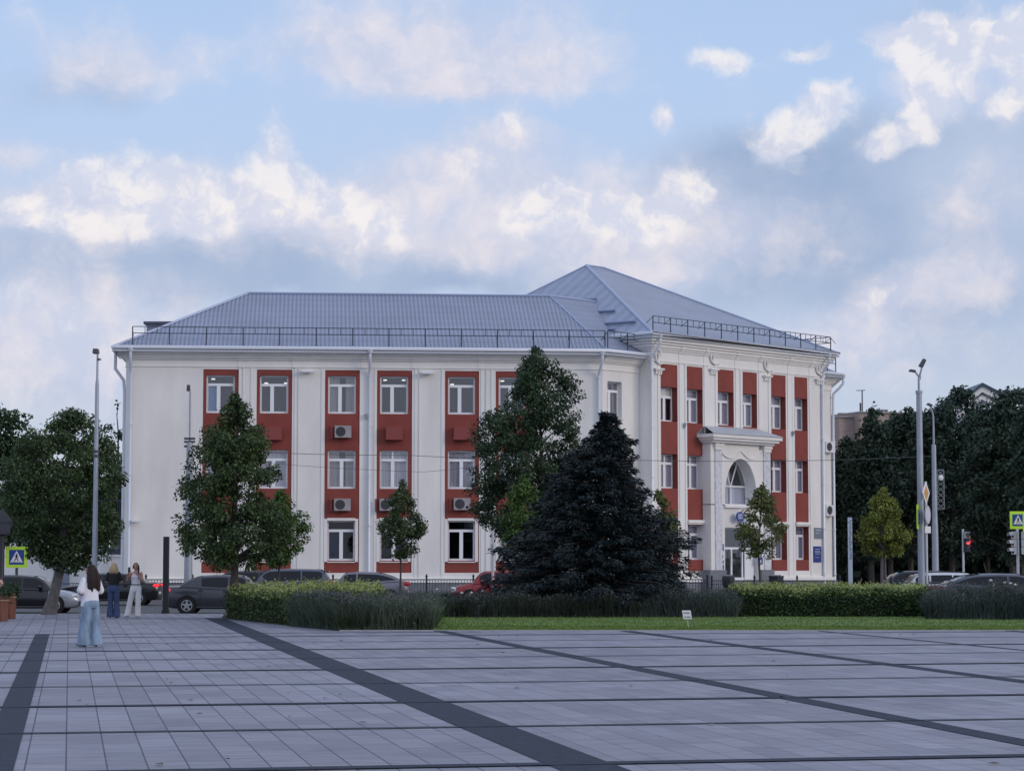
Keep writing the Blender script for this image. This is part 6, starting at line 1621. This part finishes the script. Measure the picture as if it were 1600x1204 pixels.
# ------------------------------------------------------------------ people
V3 = Vector
def cone(mb, a, ra, b, rb, n=12, fl=1.0):
    a, b = V3(a), V3(b); mb.tube([a, a.lerp(b, .33), a.lerp(b, .66), b], [ra, ra*.66+rb*.34, ra*.34+rb*.66, rb], n); mb.ball(a, ra, n=10, m=8); mb.ball(b, rb, n=10, m=8)
def ell(mb, c, rx, ry, rz, rot=None): mb.ball(c, rx, ry, rz, 16, 12, rot=rot)
def stack(mb, rings, n=20):
    """rings = (cx, cy, z, rx, ry)"""
    mb.ring_loft([[V3((cx+rx*math.cos(2*math.pi*k/n), cy+ry*math.sin(2*math.pi*k/n), z)) for k in range(n)] for cx, cy, z, rx, ry in rings])
def fused(name, mb, m, parent, voxel=.010, smooth=4, factor=.5):
    """melt the overlapping shapes into one continuous skin"""
    me = bpy.data.meshes.new('tmp'); me.from_pydata(mb.v, [], mb.f)
    bm = bmesh.new(); bm.from_mesh(me); bmesh.ops.recalc_face_normals(bm, faces=bm.faces); bm.to_mesh(me); bm.free()
    o = link(bpy.data.objects.new('tmp', me))
    r = o.modifiers.new('r', 'REMESH'); r.mode = 'VOXEL'; r.voxel_size = voxel; r.use_smooth_shade = True
    s = o.modifiers.new('s', 'SMOOTH'); s.iterations = smooth; s.factor = factor
    dg = bpy.context.evaluated_depsgraph_get(); dg.update()
    out = bpy.data.meshes.new_from_object(o.evaluated_get(dg)); out.name = name
    bpy.data.objects.remove(o); out.materials.clear(); out.materials.append(m)
    out.polygons.foreach_set('use_smooth', [True]*len(out.polygons))
    p = link(bpy.data.objects.new(name, out)); p.parent = parent; BASE[p.name] = V3((0, 0, 0)); return p
def hand(mb, w, d, side, curl=.5, L=.17):
    """palm + five fingers; w wrist, d pointing direction, side = direction of the thumb"""
    w, d, side = V3(w), V3(d).normalized(), V3(side); side = (side-d*side.dot(d)).normalized(); nrm = d.cross(side).normalized()
    c = w+d*.055; R_ = Matrix((side, d, nrm)).transposed(); ell(mb, c, .040, .055, .016, R_)
    for k, (off, ln) in enumerate(((.029, .066), (.010, .076), (-.010, .070), (-.028, .054))):
        a = w+d*.098+side*off; b = a+(d*math.cos(curl*.6)-nrm*math.sin(curl*.6))*ln*.5; e = b+(d*math.cos(curl*1.5)-nrm*math.sin(curl*1.5))*ln*.5
        cone(mb, a, .0095, b, .0085, 8); cone(mb, b, .0085, e, .007, 8)
    a = w+d*.035+side*.034; b = a+(d*.6+side*.75).normalized()*.034; e = b+(d*.9+side*.25-nrm*.3).normalized()*.03
    cone(mb, a, .012, b, .010, 8); cone(mb, b, .010, e, .008, 8)
skin_m = mat('skin', (.44, .23, .17), .6); skin2_m = mat('tanned_skin', (.36, .19, .14), .55)
shoe_d = mat('dark_shoe', (.02, .02, .024), .5); shoe_w = mat('white_shoe', (.62, .62, .62), .5)
def cloth(n, c, var=.15): return mat('cloth_'+n, c, .9, var=var, vscale=7, bump=.9, bscale=9, stretch=(1, 1, .45))
def head(mb, c, yaw=0, tilt=0):
    """c = middle of the head; face looks along +y turned by yaw"""
    M_ = Matrix.Rotation(yaw, 3, 'Z') @ Matrix.Rotation(tilt, 3, 'X'); c = V3(c)
    def P(x, y, z): return c + M_ @ V3((x, y, z))
    ell(mb, P(0, -.012, .022), .074, .092, .092, M_); ell(mb, P(0, .02, -.045), .056, .066, .068, M_)
    ell(mb, P(0, .045, -.088), .026, .026, .022, M_)
    cone(mb, P(0, .082, .012), .009, P(0, .104, -.022), .014, 8)
    for s in (-1, 1): ell(mb, P(s*.072, -.008, -.01), .010, .020, .032, M_); ell(mb, P(s*.032, .068, .022), .016, .012, .010, M_)
    ell(mb, P(0, .084, -.058), .024, .010, .008, M_)
    return P
def face(t, P, par):
    g = MB()
    for s in (-1, 1): ell(g, P(s*.031, .080, .014), .011, .006, .006)
    obj('eyes', g, mat('eye_dark', (.03, .02, .018), .3), par, smooth=True)
    g = MB()
    for s in (-1, 1): g.tube([P(s*.016, .084, .036), P(s*.034, .083, .041), P(s*.050, .072, .036)], [.004, .005, .003], 5)
    obj('eyebrows', g, mat('brow_dark', (.035, .024, .02), .8), par)
    g = MB(); ell(g, P(0, .094, -.058), .022, .005, .007); obj('lips', g, mat('lip', (.40, .13, .12), .5), par, smooth=True)
def basebody(mb, hips, knees, ankles, sh, lean=0.0):
    stack(mb, [(0, 0, .80, .14, .095), (0, 0, .88, .15, .10), (0, -.005, .98, .128, .092), (0, -.005, 1.06, .122, .09), (0, 0, 1.16, .135, .10), (0, .0, 1.27, .15, .105), (0, -.005, 1.355, .14, .08), (0, -.01, 1.40, .075, .06)])
    for s in (-1, 1): ell(mb, (s*.06, .075, 1.22), .055, .045, .055)
    for s in (-1, 1): ell(mb, (s*.07, -.045, .86), .075, .06, .08)
    cone(mb, (0, -.01, 1.38), .052, (0, .0, 1.47), .047)
    for h, k, a in zip(hips, knees, ankles): cone(mb, h, .085, k, .055); cone(mb, k, .056, a, .036)
def foot(mb, a, d):
    a, d = V3(a), V3(d).normalized(); p = V3((a.x, a.y, .035)); cone(mb, p-d*.05, .036, p+d*.11, .030); cone(mb, p+d*.11, .030, p+d*.165, .022); cone(mb, V3(a), .038, p, .036)
def arm(mb, s, e, w, r=(.046, .036, .026)): cone(mb, s, r[0], e, r[1]); cone(mb, e, r[1], w, r[2])
def strands(mb, pts, r): mb.tube(pts, r, 7)
# ---- woman in white shirt and pale wide jeans, seen from behind, looking left
pos = gr(140, 1010); rz = R(42)
t = thing('person', 'dark haired woman in white shirt and wide pale jeans, back half turned', 'person', (pos.x, pos.y, .008), rz=rz, local=True)
b = MB(); hips = [(-.085, 0, .86), (.085, 0, .86)]; knees = [(-.10, .02, .46), (.10, -.02, .46)]; ank = [(-.13, .03, .08), (.11, -.05, .08)]
basebody(b, hips, knees, ank, None)
eL, wL = (-.25, .0, 1.08), (-.10, .21, 1.06); eR, wR = (.25, .0, 1.08), (.10, .22, 1.10)
arm(b, (-.165, -.01, 1.34), eL, wL); arm(b, (.165, -.01, 1.34), eR, wR)
hand(b, wL, (.75, .6, -.1), (0, .3, 1), .9); hand(b, wR, (-.8, .5, .1), (0, .3, 1), .9)
P = head(b, (0, .015, 1.545), R(35), R(4))
body = fused('body', b, skin2_m, t, .0065); face(t, P, body)
c = MB()
stack(c, [(0, .01, .80, .195, .155), (0, .01, .84, .20, .16), (0, .01, .92, .19, .15), (0, .005, 1.02, .178, .138), (0, .005, 1.14, .178, .135), (0, .005, 1.26, .178, .13), (0, -.005, 1.345, .165, .10), (0, -.01, 1.395, .10, .075), (0, -.01, 1.42, .07, .062)])
for s, e in ((-1, eL), (1, eR)): cone(c, (s*.15, -.008, 1.335), .072, V3((s*.165, -.01, 1.34)).lerp(V3(e), .80), .078)
fused('shirt', c, cloth('white', (.72, .71, .74), .07), t, .011, 5)
c = MB()
stack(c, [(0, -.005, .955, .16, .125), (0, -.01, .90, .182, .145), (0, -.012, .84, .19, .15), (0, -.01, .78, .182, .135)])
for s, k, a in ((-1, knees[0], ank[0]), (1, knees[1], ank[1])):
    stack(c, [(s*.085, -.005, .84, .105, .125), (s*.092, -.005, .70, .105, .12), (k[0], k[1], .48, .105, .115), ((k[0]+a[0])/2, (k[1]+a[1])/2, .28, .118, .125), (a[0], a[1]-.005, .06, .128, .14), (a[0], a[1]-.005, .025, .128, .142)])
fused('jeans', c, cloth('pale_denim', (.21, .29, .39), .40), t, .010, 2)
c = MB()      # back pockets
for s in (-1, 1): c.box(s*.09-.055, s*.09+.055, -.172, -.155, .79, .91)
obj('back_pocket', c, cloth('pale_denim', (.21, .29, .39), .40), t) if False else None
c = MB()
ell(c, P(0, -.022, .036), .090, .098, .088); ell(c, P(0, -.07, -.03), .085, .06, .10)
hp = [(0, -.075, 1.50), (-.04, -.09, 1.49), (.045, -.085, 1.49), (.075, -.05, 1.49), (-.07, -.055, 1.49), (.085, -.01, 1.48)]
for i, (x, y, z) in enumerate(hp): strands(c, [(x*.8, y, z+.08), (x*1.25, y-.03, z-.03), (x*1.5+.01, y-.055, z-.16), (x*1.6+.02, y-.045, z-.27-.03*(i % 3)), (x*1.5+.025, y-.035, z-.36-.03*(i % 2))], [.05, .052, .048, .038, .012])
fused('hair', c, mat('brown_hair', (.022, .011, .010), .85, bump=.6, bscale=30, stretch=(4, 4, .5)), t, .009, 2)
for a, d in ((ank[0], (-.35, 1, 0)), (ank[1], (.25, 1, 0))):
    c = MB(); foot(c, a, d); fused('shoe', c, shoe_d, t, .009, 2)
# what she holds
hp_ = Matrix.Rotation(rz, 3, 'Z') @ V3((-.05, .27, 1.0)); hp_ = V3((pos.x, pos.y, .008))+hp_
hb = thing('pouch', 'small white pouch held before the waist by the woman in pale jeans', 'bag', hp_, rz=rz, local=True)
c = MB(); stack(c, [(0, 0, -.09, .05, .022), (0, 0, -.06, .085, .035), (0, 0, .02, .08, .03), (0, 0, .06, .055, .016)]); fused('bag_body', c, cloth('white', (.72, .71, .74), .07), hb, .01, 3)
c = MB(); c.tube([(-.04, 0, .05), (-.02, .01, .10), (.03, .01, .10), (.045, 0, .05)], .006, 6); obj('strap', c, cloth('white', (.72, .71, .74), .07), hb)
# ---- blonde woman from behind
pos = gr(177, 965); 
t = thing('person', 'blonde woman in a black top and dark flared jeans with her back to the square', 'person', (pos.x, pos.y, .008), rz=R(-4), local=True)
b = MB(); hips = [(-.08, 0, .86), (.08, 0, .86)]; knees = [(-.095, .01, .46), (.095, .01, .46)]; ank = [(-.10, 0, .08), (.11, 0, .08)]
basebody(b, hips, knees, ank, None)
eL, wL = (-.235, .03, 1.09), (-.12, .23, 1.20); eR, wR = (.235, .03, 1.09), (.12, .23, 1.20)
arm(b, (-.165, -.01, 1.34), eL, wL); arm(b, (.165, -.01, 1.34), eR, wR)
hand(b, wL, (.55, .4, .6), (.3, 0, 1), 1.0); hand(b, wR, (-.55, .4, .6), (-.3, 0, 1), 1.0)
P = head(b, (0, .03, 1.545), R(-8), R(-12))
body = fused('body', b, skin_m, t, .0065); face(t, P, body)
c = MB(); stack(c, [(0, 0, .97, .155, .115), (0, 0, 1.02, .155, .118), (0, 0, 1.14, .162, .122), (0, 0, 1.26, .172, .122), (0, -.005, 1.345, .165, .10), (0, -.01, 1.395, .09, .07), (0, -.01, 1.415, .065, .06)])
for s, e in ((-1, eL), (1, eR)): cone(c, (s*.155, -.008, 1.335), .066, V3((s*.165, -.01, 1.34)).lerp(V3(e), .72), .064)
fused('top', c, cloth('black', (.012, .012, .015), .1), t, .011, 4)
c = MB(); stack(c, [(0, -.005, 1.0, .145, .108), (0, -.008, .92, .168, .128), (0, -.012, .84, .178, .138), (0, -.01, .78, .17, .125)])
for s, k, a in ((-1, knees[0], ank[0]), (1, knees[1], ank[1])): stack(c, [(s*.085, -.005, .84, .095, .115), (s*.09, 0, .68, .092, .105), (k[0], k[1], .46, .078, .085), ((k[0]+a[0])/2, .0, .26, .092, .098), (a[0], a[1], .05, .108, .122), (a[0], a[1], .025, .108, .122)])
fused('jeans', c, cloth('dark_denim', (.035, .06, .13), .25), t, .010, 2)
c = MB(); ell(c, P(0, -.02, .036), .088, .098, .090); ell(c, P(0, -.05, -.03), .086, .07, .11)
for x, y, z in ((0, -.08, 1.48), (-.045, -.075, 1.48), (.05, -.075, 1.48), (.08, -.03, 1.47), (-.075, -.03, 1.47)): strands(c, [(x, y, z+.07), (x*1.3, y-.02, z-.03), (x*1.5, y-.02, z-.10), (x*1.45, y-.01, z-.16)], [.05, .05, .04, .012])
fused('hair', c, mat('blonde_hair', (.40, .29, .15), .5, var=.25, vscale=20, bump=.5, bscale=30, stretch=(4, 4, .5)), t, .009, 2)
for a, d in ((ank[0], (-.2, 1, 0)), (ank[1], (.2, 1, 0))):
    c = MB(); foot(c, a, d); fused('shoe', c, shoe_d, t, .009, 2)
# ---- woman in white trousers taking a photo, facing the square
pos = gr(211.5, 963.5)
t = thing('person', 'woman in white vest and white trousers facing the camera with both hands raised', 'person', (pos.x, pos.y, .008), rz=R(180), local=True)
b = MB(); hips = [(-.08, 0, .86), (.08, 0, .86)]; knees = [(-.08, .03, .46), (.17, .03, .46)]; ank = [(-.07, 0, .08), (.25, .02, .08)]
basebody(b, hips, knees, ank, None)
eR, wR = (.25, .09, 1.13), (.19, .20, 1.37); eL, wL = (-.24, .12, 1.10), (-.10, .25, 1.28)
arm(b, (.165, -.01, 1.345), eR, wR, (.043, .034, .025)); arm(b, (-.165, -.01, 1.345), eL, wL, (.043, .034, .025))
hand(b, wR, (-.15, .2, 1), (-1, .3, .1), 1.1); hand(b, wL, (.35, .15, .9), (1, .2, -.2), .5)
P = head(b, (0, .02, 1.545), R(6), R(-6))
body = fused('body', b, skin_m, t, .0065); face(t, P, body)
c = MB(); stack(c, [(0, 0, 1.0, .138, .104), (0, 0, 1.06, .132, .10), (0, .004, 1.16, .145, .112), (0, .006, 1.25, .152, .115), (0, .004, 1.31, .12, .095), (0, .0, 1.335, .10, .085)])
for s in (-1, 1): ell(c, (s*.06, .08, 1.22), .06, .048, .06); c.tube([(s*.075, .085, 1.29), (s*.09, .04, 1.385), (s*.09, -.03, 1.39), (s*.075, -.085, 1.30)], .016, 8)
fused('vest', c, cloth('lilac_white', (.74, .73, .76), .06), t, .009, 3)
c = MB(); stack(c, [(0, 0, 1.0, .143, .108), (0, -.004, .94, .16, .12), (0, -.01, .85, .18, .135), (0, -.01, .78, .175, .125)])
for s, k, a in ((-1, knees[0], ank[0]), (1, knees[1], ank[1])): stack(c, [(s*.085, -.003, .84, .092, .115), ((s*.085+k[0])/2, .01, .66, .088, .105), (k[0], k[1]-.01, .46, .083, .092), ((k[0]+a[0])/2, .01, .26, .086, .095), (a[0], a[1], .06, .092, .10), (a[0], a[1], .03, .092, .10)])
fused('trousers', c, cloth('white_cotton', (.74, .73, .72), .08), t, .010, 2)
c = MB(); stack(c, [(0, 0, .975, .150, .114), (0, 0, 1.0, .148, .112)]); obj('belt', c, mat('dark_belt', (.02, .018, .02), .5), t, smooth=True)
c = MB(); ell(c, P(0, -.030, .040), .084, .092, .086); ell(c, P(0, -.05, -.02), .082, .06, .09)
strands(c, [P(-.06, -.02, .04), (-.085, .0, 1.47), (-.09, .07, 1.38), (-.085, .10, 1.28)], [.04, .032, .03, .01]); strands(c, [P(.065, -.01, .05), P(.085, .02, -.02), P(.08, .02, -.08)], [.03, .02, .008])
fused('hair', c, mat('brown_hair', (.022, .011, .010), .85, bump=.6, bscale=30, stretch=(4, 4, .5)), t, .009, 2)
for a, d in ((ank[0], (-.1, 1, 0)), (ank[1], (.55, 1, 0))):
    c = MB(); foot(c, a, d); fused('shoe', c, shoe_w, t, .009, 2)
hp_ = V3((pos.x, pos.y, .008)) + Matrix.Rotation(R(180), 3, 'Z') @ V3((.165, .265, 1.455))
hb = thing('mobile_phone', 'dark phone held up beside the face of the woman in white trousers', 'phone', hp_, rz=R(180), local=True)
c = MB(); c.box(-.036, .036, -.005, .005, -.075, .075); obj('case', c, blk, hb)
c = MB(); c.box(.008, .028, .005, .008, .03, .062); obj('camera_lens', c, mat('lens_black', (.02, .02, .025), .1), hb)
# ---- person mostly outside the left edge, only an elbow in view
pos = V3((at(-15, 900, 65.6).x, 65.6, .008))
t = thing('person', 'person in a dark top, only a bare bent elbow showing at the left edge', 'person', pos, rz=R(25), local=True)
b = MB(); hips = [(-.085, 0, .86), (.085, 0, .86)]; knees = [(-.09, .01, .46), (.09, .01, .46)]; ank = [(-.10, 0, .08), (.10, 0, .08)]
basebody(b, hips, knees, ank, None)
eR, wR = (.36, -.06, 1.02), (.17, .10, .97); eL, wL = (-.22, .0, 1.06), (-.21, .10, .84)
arm(b, (.165, -.01, 1.34), eR, wR, (.052, .044, .03)); arm(b, (-.165, -.01, 1.34), eL, wL)
hand(b, wR, (-.7, .3, -.4), (0, .5, .8), .6); hand(b, wL, (0, .2, -1), (.3, 1, 0), .5)
P = head(b, (0, .02, 1.545)); body = fused('body', b, mat('pale_skin', (.56, .33, .27), .55), t, .007); face(t, P, body)
c = MB(); stack(c, [(0, 0, .92, .17, .13), (0, 0, 1.06, .15, .12), (0, 0, 1.2, .168, .128), (0, 0, 1.3, .17, .115), (0, -.01, 1.395, .09, .07)])
for s, e in ((-1, eL), (1, eR)): cone(c, (s*.155, -.008, 1.335), .066, V3((s*.165, -.01, 1.34)).lerp(V3(e), .45), .062)
fused('top', c, cloth('plum', (.06, .03, .06), .1), t, .012, 4)
c = MB(); stack(c, [(0, 0, .98, .15, .115), (0, -.01, .86, .178, .138), (0, -.01, .78, .17, .125)])
for s, k, a in ((-1, knees[0], ank[0]), (1, knees[1], ank[1])): stack(c, [(s*.085, 0, .84, .095, .115), (k[0], k[1], .46, .075, .08), (a[0], a[1], .05, .06, .07)])
fused('trousers', c, cloth('black', (.012, .012, .015), .1), t, .012, 2)
c = MB(); ell(c, P(0, -.025, .036), .086, .096, .088); fused('hair', c, mat('brown_hair', (.022, .011, .010), .85), t, .01, 2)
for a in ank:
    c = MB(); foot(c, a, (0, 1, 0)); fused('shoe', c, shoe_d, t, .009, 2)
